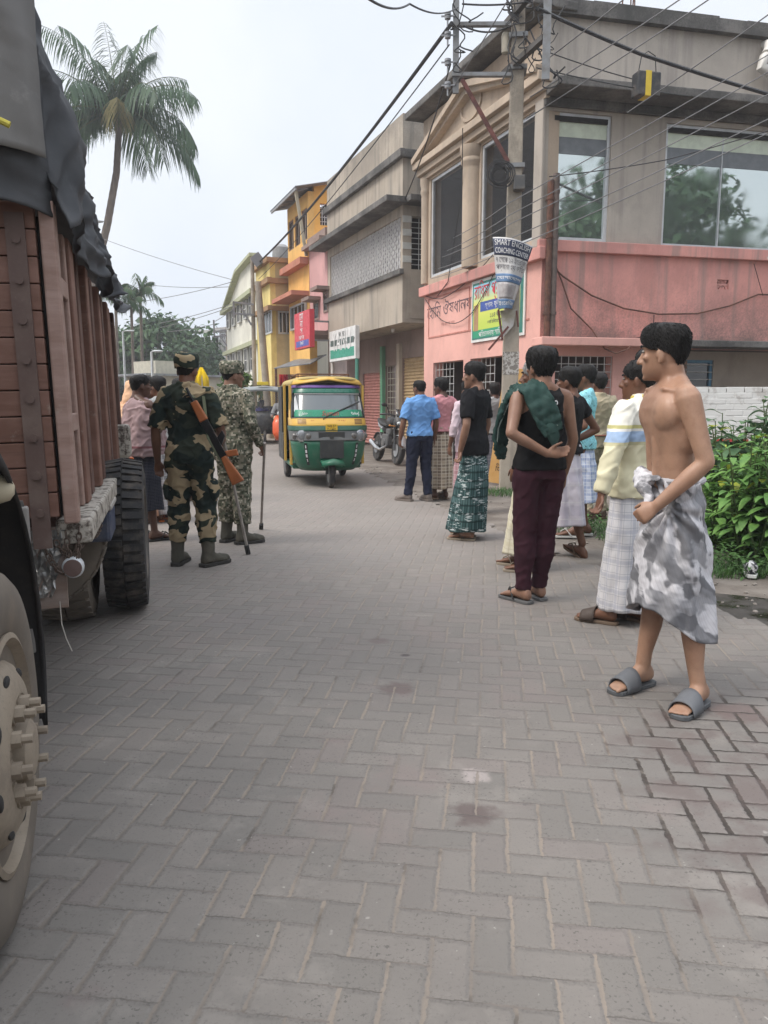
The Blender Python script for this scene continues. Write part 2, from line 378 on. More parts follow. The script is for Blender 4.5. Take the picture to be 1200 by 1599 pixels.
# right-hand brick edge of the carriageway, ragged where blocks are missing
redge = [(2.9, -3), (2.62, 2.5), (2.33, 4.3), (2.08, 4.98), (1.55, 6.4), (1.28, 7.6), (.85, 9.2), (.42, 10.8), (-.02, 12.9), (-.45, 14.9), (-1.3, 17.5), (-2.9, 22), (-5.2, 28), (-9, 38), (-16, 60)]
rr_ = random.Random(3); pts = []
for (a, b) in zip(redge, redge[1:]):
    n = max(1, int(math.dist(a, b)/.16)) if a[1] < 18 else 1
    for q in range(n):
        f = q/n; x = a[0]+(b[0]-a[0])*f; y = a[1]+(b[1]-a[1])*f
        dx = rr_.choice((0, .0, .05, .1)) if a[1] < 18 else 0
        pts += [(x+dx, y), (x+dx, y+(b[1]-a[1])/n*.96)]
sheet('road', [(-5.5, -3)]+pts+[(-22, 60), (-10, 24), (-7, 14), (-5.6, 6)], 0.0, road_m)
# worn concrete strip / dirt beside the carriageway
verge_m = mat('verge_dirt', (.20, .175, .15), (.125, .105, .088), 2.2, .9, bump=.5, bscale=45, bdist=.015)
mv = [(redge[i][0]-.15, redge[i][1]) for i in range(0, 14)]
sheet('verge', mv+[(-6.5, 38), (-1.4, 26), (1.2, 18.8), (2.9, 14.2), (14, 16), (14, -3)], -.012, verge_m)
def mud():
    t = NT('wet_mud'); o = t.tc.outputs['Object']; n = t.noise(o, 5, 6)
    c = t.mix(t.ramp(n, .3, .7), (.022, .019, .016), (.055, .046, .038)); t.bump(n, .4, .02)
    return t.fin(c, t.ramp(n, .35, .6, .12, .6), 0, .5)
P = [(2.12, 4.75), (2.45, 4.38), (3.3, 3.7), (4.2, 3.4), (4.3, 4.1), (3.2, 4.75), (2.6, 5.2), (2.28, 5.35), (2.05, 5.2)]
sheet('mud', P, -.007, mud())

# humid air
hz = NT('humid_air'); hz.t.nodes.remove(hz.p); pv = hz.n('ShaderNodeVolumePrincipled'); pv.inputs['Color'].default_value = (.93, .95, 1, 1); pv.inputs['Density'].default_value = .0016; pv.inputs['Anisotropy'].default_value = .3
hz.l(pv.outputs[0], hz.out.inputs['Volume'])
q = MB(); q.box(-60, 45, -25, 110, -1.1, 24); hzo = q.build('haze', hz.mat); hzo['kind'] = 'stuff'; hzo['label'] = 'thin humid haze over the street'
sc.cycles.volume_bounces = 1; sc.cycles.volume_step_rate = 5
# ---------------------------------------------------------------- facades
class Fac:
    "vertical plane from A to B as seen left to right from the street; local x along it, local y into the building"
    def __init__(s, A, B):
        s.A = V((A[0], A[1], 0)); s.u = V((B[0]-A[0], B[1]-A[1], 0)); s.len = s.u.length; s.u.normalize()
        s.n = V((-s.u.y, s.u.x, 0)); s.M = frame(A[0], A[1], 0, math.degrees(math.atan2(s.u.y, s.u.x)))
    def px(s, x, y, off=0.0):
        d = ray(x, y); t = (s.A+s.n*off-CAM).dot(s.n)/d.dot(s.n); p = CAM+d*t
        return (p-s.A).dot(s.u), p.z
    def rect(s, x0, x1, y, yb, at=None, off=0.0):
        "opening from pixel columns x0..x1; heights read at column at"
        a = s.px(x0, y, off)[0]; b = s.px(x1, y, off)[0]
        z1 = s.px(at if at is not None else (x0+x1)/2, y, off)[1]; z0 = s.px(at if at is not None else (x0+x1)/2, yb, off)[1]
        return (a, b, z0, z1)

MAT = {}
pinkw = plaster('pink_wash', (.70, .335, .29), (.20, .145, .13), 1.0, 3.7, 2.2, .55, .75, fade=(.60, .30, .27))
pinkl = plaster('pink_wash_lit', (.78, .43, .37), (.32, .21, .18), .6, 2.6, 0, .6, .15)  # lighter peach copy of the pink wash, street-side light put into its colour
concrete = plaster('bare_cement_render', (.45, .405, .355), (.15, .135, .125), .95, 7.0, 8.0, .7, .55)
cement_s = plaster('lit_cement_render', (.50, .405, .315), (.17, .15, .13), .4, 6.0, 8.0, .7, .4)  # warmer copy of the bare render, the lit street side put into colour
slabm = plaster('weathered_slab', (.185, .175, .165), (.05, .05, .048), .7, 0, .1, 1.5, .6)
greyc = plaster('grey_building_render', (.46, .40, .33), (.12, .115, .105), .8, 6.6, 8.2, .6, .75)
alu = flat('aluminium_frame', (.62, .64, .66), .4, .3)
steel = dusty('galvanised_steel', (.33, .34, .35), (.2, .18, .16), .3, .5, .6)
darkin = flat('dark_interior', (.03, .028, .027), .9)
whitebar = flat('white_painted_bar', (.6, .6, .58), .5)
rust = mat('rusty_steel', (.16, .075, .05), (.09, .05, .04), 9, .85, bump=.3)
def mirror_glass():
    t = NT('tinted_reflective_glass'); o = t.tc.outputs['Object']
    m = t.fin((.62, .68, .67), t.ramp(t.noise(o, 1.5, 5), .35, .8, .02, .10), .9, 1.0)
    t.bump(t.noise(o, .5, 2), .012, .08); return m
mglass = mirror_glass()
darkglass = glass('dark_glass', (.018, .02, .022), .08, .7)
def grille(mb, x0, x1, z0, z1, y, nx, nz, w=.012):
    for i in range(nx+1): mb.tube([(x0+(x1-x0)*i/nx, y, z0), (x0+(x1-x0)*i/nx, y, z1)], w/2, 5)
    for k in range(nz+1): mb.tube([(x0, y+w, z0+(z1-z0)*k/nz), (x1, y+w, z0+(z1-z0)*k/nz)], w/2, 5)
def frame_mb(M, r, w, y0, y1):
    a, b, c, d = r; mb = MB(M)
    mb.box(a, a+w, y0, y1, c, d); mb.box(b-w, b, y0, y1, c, d)
    mb.box(a+w, b-w, y0, y1, c, c+w); mb.box(a+w, b-w, y0, y1, d-w, d); return mb
def window(root, F, r, w=.05, dep=.05, fm=alu, gm=None, cols=1, rows=1, bars=None, name='window'):
    a, b, c, d = r; mb = frame_mb(F.M, r, w, dep-.02, dep+.05)
    for i in range(1, cols):
        x = a+(b-a)*i/cols; mb.box(x-w*.35, x+w*.35, dep, dep+.04, c+w, d-w)
    for k in range(1, rows):
        z = c+(d-c)*k/rows; mb.box(a+w, b-w, dep+.005, dep+.035, z-w*.35, z+w*.35)
    o = mb.build(name, fm, root)
    g = MB(F.M); g.box(a+w*.6, b-w*.6, dep+.018, dep+.024, c+w*.6, d-w*.6); g.build('pane', gm or darkglass, o)
    if bars:
        q = MB(F.M); grille(q, a+w, b-w, c+w, d-w, dep-.035, *bars); q.build('grille', whitebar, o)
    return o

# ================================================================ pink corner building
S = Fac((.9, 17.6), (2.58, 13.0)); D = Fac((2.58, 13.0), (13, 15.36))
pink = thing('corner_building', 'two storey corner building, pink below and bare cement with big glass windows above', 'building', 2.58, 13.0, 0)
SL = S.len
zl = 3.86       # pink ledge
ztop = S.px(838, 30)[1]
# --- side facade
w1 = D.rect(858, 957, 176, 376, 900); w2 = D.rect(1042, 1240, 196, 386, 1120)
w2 = (w2[0], w2[1], w1[2]-.02, w1[3]-.03)
zled = D.px(850, 376)[1]; zcan = D.px(850, 150)[1]
g1 = D.rect(868, 958, 556, 720, 900); g1 = (g1[0], g1[1], 0, g1[3])
sw = D.rect(1088, 1146, 560, 612, 1110)
m = MB(D.M); m.panel(0, D.len, zled, ztop-.1, 0, .25, [w1, w2]); m.build('upper_wall', concrete, pink)
zc = D.px(850, 532)[1]
vent = D.rect(1121, 1139, 437, 452)
m = MB(D.M); m.panel(0, D.len, zc-.1, zled, 0, .25, [vent]); m.build('pink_wall', pinkw, pink)
m = MB(D.M); vx0, vx1, vz0, vz1 = vent
for i in range(4):
    m.bar((vx0+(vx1-vx0)*i/3, .04, vz0), (vx0+(vx1-vx0)*((i+1.5) % 3)/3, .04, vz1), .03, .05)
m.box(vx0, vx1, .02, .07, (vz0+vz1)/2-.015, (vz0+vz1)/2+.015); m.build('vent_grille', pinkw, pink)
xr = D.px(1003, 560)[0]
grl = plaster('ground_floor_render', (.40, .345, .29), (.2, .17, .14), .5, 1.2, 0, .8, .3)
m = MB(D.M); m.panel(0, xr, 0, zc-.1, 0, .25, [g1]); m.build('lower_pink_wall', pinkl, pink)
m = MB(D.M); m.panel(xr, D.len, 0, zc-.1, .55, .25, [sw]); m.build('lower_grey_wall', grl, pink)
m = MB(D.M); m.box(xr+.002, xr+.1, .252, .548, 0, zc-.1); m.build('return_wall', grl, pink)
# canopy slabs, ledges, roof slab
m = MB(D.M); m.box(-.15, xr+.2, -.42, .0, zc-.1, zc+.03); m.build('canopy', pinkl, pink, bevel=.012)
m = MB(D.M); m.box(xr+.202, D.len, -.42, .55, zc-.09, zc+.02); m.build('canopy', slabm, pink, bevel=.012)
m = MB(D.M); m.box(-.1, D.len, -.09, 0, zled-.17, zled+.01); m.build('ledge', pinkw, pink, bevel=.012)
m = MB(D.M); m.box(-.05, D.len, -.55, -.002, zcan-.02, zcan+.11); m.box(-.05, D.len, -.08, -.002, zcan-.16, zcan-.02); m.build('window_hood', slabm, pink, bevel=.015)
m = MB(D.M)
x = -.3
rq = random.Random(5)
while x < D.len:
    q = rq.uniform(.5, 1.3); dz = rq.uniform(-.025, .03)
    m.box(x, min(x+q, D.len), -.12, .32, ztop-.1, ztop+.10+dz); x += q+.002
m.build('roof_slab', slabm, pink)
# sloping grey soffit under the hood
for k, r in enumerate((w1, w2)):
    o = window(pink, D, r, .055, .06, alu, mglass, 1 if k == 0 else 1)
    a, b, c, d = r; hh = d-c
    q = MB(D.M); q.box(a+.06, b-.06, .02, .07, d-.13, d-.055); q.build('head_trim', darkin, o)
    if k: q = MB(D.M); xm = a+(b-a)*.46; q.box(xm-.008, xm+.008, .055, .075, c+.05, d-.13); q.build('glass_joint', alu, o)
    # added pale green and grey strips that paint the bands seen in the glass
    q = MB(D.M); q.box(a+.05, b-.05, .064, .0765, d-.13-hh*.115, d-.13); q.build('glass_band_pale', flat('pale_green_glass_tone', (.72, .80, .66), .7), o)
    q = MB(D.M); q.box(a+.05, b-.05, .066, .0770, d-.13-hh*.245, d-.131-hh*.115); q.build('glass_band_grey', flat('grey_glass_tone', (.22, .24, .26), .8), o)
# grille window, ground floor
q = MB(D.M); grille(q, g1[0], g1[1], 0, g1[3], .05, 8, 16, .014); q.build('grille', whitebar, pink)
# small barred window with blue frame
window(pink, D, sw, .05, .60, flat('blue_frame', (.12, .28, .42), .6), darkglass, 1, 1)
q = MB(D.M)
for k in range(4): z = sw[2]+(sw[3]-sw[2])*(k+.7)/4.4; q.box(sw[0], sw[1], .56, .572, z, z+.014)
q.build('window_bars', whitebar, pink)
bp = D.px(1066, 600)[0]; bq = D.px(1089, 600)[0]
m = MB(D.M)
for k in range(24):
    z = .02+k*.085
    if z > zc-.18: break
    o_ = .012*(k % 2)
    m.box(bp+o_, bq-.012+o_, .3+o_, .548, z, z+.073)
m.build('brick_pillar', mat('old_brick', (.32, .21, .16), (.20, .14, .11), 7, .95, bump=.5), pink, bevel=.006)
# --- street facade
led = lambda x, y: S.px(x, y)[1]
zs = 3.78
pw = []
opA = S.rect(677, 724, 568, 700, 700); opB = S.rect(735, 792, 560, 700, 760)
zd = 2.15
opA = (opA[0], opA[1], 0, zd); opB = (opB[0], opB[1], 0, zd)
m = MB(S.M); m.panel(0, SL, 0, zs, 0, .25, [opA, opB]); m.build('street_wall', pinkl, pink)
for r in (opA, opB):
    q = MB(S.M); a, b, c, d = r
    grille(q, a+.02, a+(b-a)*.62, 0, d, .06, 5, 14, .012)
    q.build('door_grille', whitebar, pink)
m = MB(S.M); m.box(-.06, SL+.12, -.12, 0, zs-.17, zs+.03); m.build('ledge', pinkw, pink, bevel=.015)
upA = S.rect(673, 730, 300, 430, 700); upB = S.rect(752, 826, 250, 410, 790)
za, zb = 3.98, 6.02
upA = (upA[0], upA[1], za, zb); upB = (upB[0], SL-.22, za, zb)
m = MB(S.M); m.panel(0, SL, zs, 6.12, 0, .25, [upA, upB]); m.build('upper_street_wall', cement_s, pink)
# interior back walls so the openings look into dim rooms
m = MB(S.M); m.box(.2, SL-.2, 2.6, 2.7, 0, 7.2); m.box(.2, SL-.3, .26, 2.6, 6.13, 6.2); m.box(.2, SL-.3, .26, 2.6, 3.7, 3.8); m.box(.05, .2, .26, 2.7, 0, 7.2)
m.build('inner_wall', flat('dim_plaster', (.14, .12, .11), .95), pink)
for r in (upA, upB):
    f = frame_mb(S.M, r, .06, .03, .09); o = f.build('window', alu, pink)
    g = MB(S.M); g.box(r[0]+.05, r[1]-.05, .055, .061, r[2]+.05, r[3]-.05); g.build('pane', glass('smoked_glass', (.035, .033, .032), .12, .3, .22), o)
# columns
def column(x0, x1, y0):
    q = MB(S.M); cx = (x0+x1)/2; w_ = (x1-x0)/2*.78
    q.lathe([(w_*1.0, za-.1), (w_*1.0, zb-.35), (w_*.98, zb-.3), (w_*1.2, zb-.24), (w_*1.2, zb-.2), (w_*1.05, zb-.15), (w_*1.3, zb-.05), (w_*1.3, zb+.06)], 20, (cx, -.03, 0))
    q.build('column', cement_s, pink, True)
c0 = S.px(731, 300)[0]; c1 = S.px(751, 300)[0]
column(c0+.02, c1-.02, 0); column(-.02, .22, 0)
m = MB(S.M); m.box(SL-.24, SL+.02, -.07, -.002, zs+.04, 6.1); m.build('corner_pier', concrete, pink, bevel=.02)
# stepped cornice
m = MB(S.M)
for k, (pr, z0, z1) in enumerate(((.07, 6.06, 6.16), (.15, 6.163, 6.29), (.24, 6.293, 6.43))):
    m.box(-.1-pr*.3, SL+.06+pr*.3, -pr, .02, z0, z1)
m.build('cornice', cement_s, pink, bevel=.012)
# pediment with raking mouldings
m = MB(S.M); m.box(-.02, SL, -.04, .25, 6.432, ztop-.12); m.build('gable_wall', cement_s, pink)
mid = SL*.47; pz = ztop-.22
m = MB(S.M)
for sx, ex in ((-.15, mid), (SL+.1, mid)):
    for k, (pr, dz) in enumerate(((.24, 0), (.15, -.11))):
        m.bar((sx, -.04-pr/2, 6.46+dz*.2), (ex, -.04-pr/2, pz+dz), pr, .11, up=(0, 0, 1))
m.build('raking_cornice', cement_s, pink)
m = MB(S.M)     # relief roundel
for a in range(0, 360, 20):
    m.bar((mid+.42*cos(R(a)), -.05, 6.86+.26*sin(R(a))), (mid+.42*cos(R(a+20)), -.05, 6.86+.26*sin(R(a+20))), .05, .05)
m.build('relief', cement_s, pink)
m = MB(S.M); m.box(-.25, SL+.2, -.40, .4, ztop-.07, ztop+.07); m.build('roof_edge', slabm, pink, bevel=.02)
m = MB(); a_ = S.A; m.M = Matrix()
pA = S.M @ V((.1, .3, 0)); pB = D.M @ V((.1, .3, 0)); pC = D.M @ V((D.len, .3, 0)); pD = D.M @ V((D.len, 8, 0)); pE = S.M @ V((.1, 8, 0))
m.prism([(p.x, p.y) for p in (pA, pB, pC, pD, pE)], lambda x, y: (x, y, ztop-.08), lambda x, y: (x, y, ztop-.03)); m.build('roof', slabm, pink)
m = MB(D.M); m.box(.3, D.len, 5, 5.2, 0, ztop-.1); m.box(.3, D.len, .27, 5, 3.3, 3.4); m.build('back_wall', flat('inner_plaster', (.1, .1, .095), .95), pink)
# parapet starter bars
m = MB(D.M)
for x_, h in ((992, 1.5), (1001, 1.4), (1006, 1.45), (1011, 1.5)):
    s_ = D.px(x_, 40)[0]; m.tube([(s_, .3+rq.uniform(0, .25), ztop), (s_+.02, .4, ztop+h)], .012, 5)
m.build('starter_bar', rust, pink)
# corner conduit pipes
for x_, yt, r_, mt in ((852, 285, .05, rust), (860, 275, .055, mat('grimy_pipe', (.17, .13, .115), (.1, .08, .07), 6, .8))):
    s_ = D.px(x_, 400)[0]; zt = D.px(x_, yt)[1]; q = MB(D.M)
    q.tube([(s_, -.14, zc+.03), (s_, -.14, zt)], r_, 10); 
    for zz in (zc+.4, zc+1.6, zt-.3): q.tube([(s_, -.14, zz), (s_, -.14, zz+.05)], r_*1.2, 10); q.box(s_-.02, s_+.02, -.14, 0, zz+.01, zz+.04)
    q.build('conduit_pipe', mt, pink, True)
# white drain pipe elbow near the roof and a stub on the ledge
wp = flat('white_pvc', (.62, .60, .56), .5)
q = MB(D.M); s0 = D.px(1172, 118)[0]; z0 = D.px(1172, 118)[1]; s1, z1 = D.px(1195, 75)
q.tube([(s0+1.6, -.2, z0-.05), (s0+.25, -.2, z0-.02), (s0+.05, -.2, z0+.06), (s0+.1, -.2, z0+.2), (s1-.05, -.18, z1-.18), (s1, -.1, z1+.02), (s1, .1, z1+.05)], .085, 12)
q.tube([(s1-.1, -.2, z1-.2), (s1-.02, -.17, z1-.1)], .10, 12); q.build('drain_pipe', wp, pink, True)
q = MB(D.M); s0, z0 = D.px(1174, 409)
q.tube([(s0, -.45, z0), (s0+2.5, -.45, z0+.03)], .055, 12); q.build('waste_pipe', wp, pink, True)
# painted sign panel on the street wall
pa = S.px(670, 480)[0]; pb = S.px(734, 480)[0]
m = MB(S.M); za_, zb_ = 2.72, 3.52
for (a, b, c, d) in ((pa, pb, zb_, zb_+.03), (pa, SL-.35, za_-.03, za_), (pa, pa+.025, za_, zb_), (pb-.025, pb, za_, zb_)):
    m.box(a, b, -.012, 0, c, d)
m.build('painted_border', mat('faded_red_line', (.42, .16, .13), (.55, .25, .2), 8, .9), pink)
textdark = flat('faded_ink', (.17, .11, .12), .9)
text('painted_lettering', 'েহািম ঔষধালয়', .36, textdark, pink, wallM(S.M, (pa+pb)/2, -.004, 3.22), sx=1.0)
text('painted_lettering', 'ডাঃ এস েক পাল', .10, flat('faint_ink', (.55, .26, .22), .9), pink, wallM(S.M, (pa+pb)/2, -.004, 2.93))
# shop banner fixed beside it
ba = S.px(739, 500)[0]; bb = S.px(822, 500)[0]
bz0, bz1 = 2.45, 3.60
ban = thing('shop_banner', 'framed shop banner on pink wall with red Bengali title on yellow and green ground', 'banner', *(S.M @ V((ba, -.03, 0))).xy)
m = MB(S.M); m.box(ba, bb, -.035, -.012, bz0, bz1); m.build('white_margin', flat('banner_white', (.75, .75, .72), .5), ban)
def banner_mat():
    t = NT('printed_banner'); x, y, z = t.sep(t.tc.outputs['Object'])
    c = t.mix(t.ramp(z, bz0+.25, bz0+.75), (.50, .62, .10), (.72, .72, .16)); c = t.mix(t.ramp(z, bz1-.5, bz1-.1), c, (.30, .62, .75))
    c = t.mix(t.m('LESS_THAN', z, bz0+.22), c, (.03, .30, .16)); return t.fin(c, .5, 0, .4)
m = MB(S.M); m.box(ba+.05, bb-.05, -.038, -.0352, bz0+.05, bz1-.05); m.build('banner_print', banner_mat(), ban)
m = MB(S.M)
for r in ((ba+.05, bb-.05, bz1-.09, bz1-.05), (ba+.05, bb-.05, bz0+.05, bz0+.08), (ba+.05, ba+.09, bz0+.08, bz1-.09), (bb-.15, bb-.05, bz0+.08, bz1-.09)): m.box(r[0], r[1], -.0395, -.0382, r[2], r[3])
m.build('printed_border', flat('banner_green', (.03, .19, .15), .5), ban)
m = MB(S.M); m.box(ba+.38, bb-.3, -.0405, -.0383, 3.0, 3.18); m.build('blue_strip', flat('banner_blue', (.05, .10, .38), .5), ban)
m = MB(S.M); m.box(ba+.12, ba+.3, -.0405, -.0383, 2.66, 3.14); m.build('printed_panel', flat('banner_tan', (.42, .24, .12), .5), ban)
redt = flat('banner_red', (.62, .03, .05), .5); blt = flat('banner_ink', (.06, .06, .10), .5); wht = flat('banner_white_ink', (.8, .8, .8), .5)
text('title', 'রািধমা প্রাইমাির', .36, redt, ban, wallM(S.M, (ba+bb)/2-.08, -.043, 3.36), sx=.66)
text('strip_text', 'স্থান: ফুলসা বাজার', .13, wht, ban, wallM(S.M, (ba+bb)/2+.1, -.043, 3.09))
text('body_text', '১১৪ বেরায়ারী', .12, blt, ban, wallM(S.M, (ba+bb)/2+.1, -.041, 2.9))
text('body_text', 'ভতি চিলেতেছ েযাগােযাগ', .085, blt, ban, wallM(S.M, (ba+bb)/2+.1, -.041, 2.78))
text('foot_text', 'পিরচালনায় সািবত্রী েদবী', .13, wht, ban, wallM(S.M, (ba+bb)/2, -.041, 2.58))

# ================================================================ grey two storey building
G = Fac((-1.7, 24.0), (.43, 18.5)); GL = G.len
Gs = Fac((.43, 18.5), (4.4, 19.9))
grey = thing('grey_building', 'bare grey cement building with long white window grille and overhanging upper floor', 'building', .43, 18.5, 0)
zt = G.px(628, 178)[1]; zsl = G.px(626, 238)[1]; zch = G.px(628, 314)[1]; zg1 = G.px(628, 337)[1]; zg0 = G.px(628, 420)[1]; zb0 = G.px(628, 497)[1]
m = MB(G.M); m.panel(.0, GL, zb0, zt, 0, .2, [(.25, GL-.12, zg0, zg1)]); m.build('front_wall', greyc, grey)
m = MB(Gs.M); so = (.22, .85, zg0, zg1); m.panel(.202, Gs.len, zb0, zt, 0, .2, [so]); m.build('side_wall', greyc, grey)
m = MB(G.M); m.box(-.1, GL+.14, -.12, -.002, zsl-.16, zsl+.02); m.build('roof_band', slabm, grey, bevel=.015)
m = MB(Gs.M); m.box(-.0, 1.5, -.12, -.002, zsl-.16, zsl+.02); m.build('roof_band', slabm, grey, bevel=.015)
m = MB(G.M); m.box(-.3, GL+.25, -.5, -.002, zch-.1, zch+.04); m.build('window_hood', slabm, grey, bevel=.015)
m = MB(Gs.M); m.box(.0, 1.6, -.5, -.002, zch-.1, zch+.04); m.build('window_hood', slabm, grey, bevel=.015)
m = MB(G.M); m.box(-.1, GL+.1, -.12, -.002, zg0-.14, zg0-.01); m.build('sill', slabm, grey, bevel=.015)
lace = flat('white_iron_grille', (.62, .61, .60), .5)
m = MB(G.M); grille(m, .27, GL-.14, zg0, zg1, .05, 44, 12, .035); m.build('window_grille', lace, grey)
m = MB(G.M)
for k in range(44):
    x = .27+(GL-.41)*(k+.5)/44
    for z in range(12): 
        zz = zg0+(zg1-zg0)*(z+.5)/12
        if (k+z) % 2: m.bar((x-.05, .04, zz-.05), (x+.05, .04, zz+.05), .02)
m.build('grille_scroll', lace, grey)
def curtain_mat():
    t = NT('printed_curtain'); o = t.tc.outputs['Object']; n = t.noise(t.map(o, (3, 3, .5)), 2, 5)
    c = t.mix(t.ramp(n, .4, .6), (.12, .11, .12), (.42, .40, .45)); return t.fin(c, .9)
m = MB(G.M); m.box(.25, GL-.12, .16, .2, zg0, zg1); m.build('curtain', curtain_mat(), grey)
m = MB(Gs.M)
for k in range(8):
    z = zg0+(zg1-zg0)*k/8
    if k % 2: m.box(.0, .22, -.008, .0, z, z+(zg1-zg0)/8)
m.build('tile_course', flat('pale_tile', (.62, .62, .58), .4), grey)
m = MB(Gs.M); grille(m, so[0], so[1], zg0, zg1, .06, 3, 10, .02); m.build('side_grille', whitebar, grey)
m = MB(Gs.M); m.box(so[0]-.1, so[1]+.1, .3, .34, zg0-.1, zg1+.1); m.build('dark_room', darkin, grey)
# ground floor, set back below the overhang
rec = 1.0
gm_ = MB(G.M); sA = G.px(560, 600, rec)[0]
def grp(a, b): return (G.px(a, 620, rec)[0], G.px(b, 620, rec)[0])
shA = grp(567, 597); gd = grp(603, 625); shB = grp(629, 668)
shB = (shB[0], min(shB[1], GL-.05)) if shB[1] < GL+3 else shB
zlow = zb0
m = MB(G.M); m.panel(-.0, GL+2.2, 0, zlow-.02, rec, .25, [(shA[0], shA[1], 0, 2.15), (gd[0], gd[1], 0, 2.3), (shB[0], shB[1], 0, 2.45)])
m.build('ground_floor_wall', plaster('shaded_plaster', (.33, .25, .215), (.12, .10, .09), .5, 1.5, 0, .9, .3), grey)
m = MB(G.M); m.box(-.02, GL+.0, -.0, rec+.3, zlow-.1, zlow-.001); m.build('overhang_soffit', greyc, grey)
def shutter(r, z1, c, nm):
    q = MB(G.M); k = 0; z = .03; rings = []
    while z < z1:
        q.add([(r[0], rec+.06, z), (r[1], rec+.06, z), (r[1], rec+.03, z+.03), (r[0], rec+.03, z+.03), (r[1], rec+.06, z+.06), (r[0], rec+.06, z+.06), (r[1], rec+.06, z+.085), (r[0], rec+.06, z+.085)],
              [(0, 1, 2, 3), (3, 2, 4, 5), (5, 4, 6, 7)]); z += .085
    q.build('roller_shutter', dusty(nm, c, (.2, .15, .12), .4, .6), grey)
shutter(shA, 2.15, (.55, .25, .21), 'pink_shutter_paint'); shutter(shB, 2.45, (.50, .36, .20), 'tan_shutter_paint')
q = MB(G.M); grille(q, gd[0], gd[1], 0, 2.3, rec+.05, 5, 13, .022); q.build('door_grille', flat('cream_bar', (.6, .55, .45), .5), grey)
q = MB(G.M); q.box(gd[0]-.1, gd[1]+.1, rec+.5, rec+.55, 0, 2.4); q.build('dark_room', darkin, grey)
for xx, cc in ((600.5, (.20, .50, .30)), (626.5, (.60, .52, .42))):
    s_ = G.px(xx, 620, rec)[0]; q = MB(G.M); q.box(s_-.09, s_+.09, rec-.1, rec-.002, 0, zlow-.4); q.build('door_post', plaster('post_paint', cc, (.1, .1, .1), .4, 2.6, 3.4), grey)
# hanging bulb
s_, z_ = G.px(614, 515, .4); q = MB(G.M); q.tube([(s_, .4, zlow-.1), (s_, .4, z_+.1)], .008, 5); b_ = q.build('bulb_cord', darkin, grey)
q = MB(G.M); q.lathe([(.015, z_+.1), (.03, z_+.06), (.05, z_-.02), (.03, z_-.07), (.005, z_-.08)], 12, (s_, .4, 0)); q.build('bulb', flat('bulb_glass', (.8, .8, .78), .2), b_, True)
# projecting sign box on posts, green and white
sg = [G.px(520, 560, -.35)[0], G.px(561, 560, -.35)[0]]
zsa, zsb = G.px(561, 560, -.35)[1], G.px(561, 508, -.35)[1]
board = thing('sign_board', 'white and green shop sign board with bold white letters, raised on posts', 'sign', *(G.M @ V((sg[0], -.35, 0))).xy)
m = MB(G.M); m.box(sg[0], sg[1], -.45, -.33, zsa, zsb); m.build('panel', flat('sign_white', (.72, .72, .7), .4), board, bevel=.01)
m = MB(G.M); m.box(sg[0]+.1, sg[1]-.1, -.455, -.4505, zsa+.08, zsa+.32); m.build('green_band', flat('sign_green', (.03, .30, .20), .4), board)
m = MB(G.M); m.box(sg[0]+.12, sg[1]-.12, -.4525, -.4505, zsa+.42, zsb-.26); m.build('dark_ground', flat('sign_dark', (.09, .13, .12), .5), board)
m = MB(G.M)
for k in range(9):
    x = sg[0]+.15+(sg[1]-sg[0]-.3)*k/8; m.bar((x, -.456, zsa+.44), (x+.1*((k % 3)-1), -.456, zsb-.3-.1*(k % 2)), .03, .004)
m.build('printed_rays', flat('sign_grey', (.40, .42, .40), .5), board)
text('lettering', 'YANU', .75, flat('sign_letter', (.8, .8, .78), .4), board, wallM(G.M, (sg[0]+sg[1])/2, -.462, (zsa+zsb)/2+.08), sx=.8)
text('lettering', 'DRESSES', .17, flat('sign_ink', (.12, .14, .13), .4), board, wallM(G.M, (sg[0]+sg[1])/2, -.458, zsb-.14))
m = MB(G.M); m.tube([(sg[0]+.08, -.39, 0), (sg[0]+.08, -.39, zsa)], .05, 8); m.build('post', flat('white_post', (.6, .55, .5), .5), board, True)
m = MB(G.M); m.tube([(sg[1]-.05, -.39, 0), (sg[1]-.05, -.39, zsa)], .05, 8); m.build('post', flat('green_post', (.08, .26, .20), .5), board, True)

# ================================================================ farther street buildings
def far_building(label, A, B, depth, h, wallm, extra=None, name='town_building'):
    F_ = Fac(A, B); root = thing(name, label, 'building', B[0], B[1], 0); return F_, root
def win_px(root, F_, x0, x1, y0, y1, fm=alu, gm=None, cols=2, bars=None, at=None):
    r = F_.rect(x0, x1, y0, y1, at)
    if r[0] > r[1]: r = (r[1], r[0], r[2], r[3])
    m = frame_mb(F_.M, r, .06, -.03, .0); o = m.build('window', fm, root)
    for i in range(1, cols): pass
    q = MB(F_.M); q.box(r[0]+.05, r[1]-.05, -.018, -.002, r[2]+.05, r[3]-.05); q.build('pane', gm or darkglass, o)
    q = MB(F_.M)
    for i in range(1, cols): xx = r[0]+(r[1]-r[0])*i/cols; q.box(xx-.025, xx+.025, -.027, -.019, r[2]+.06, r[3]-.06)
    if cols > 1: q.build('mullion', fm, o)
    return o
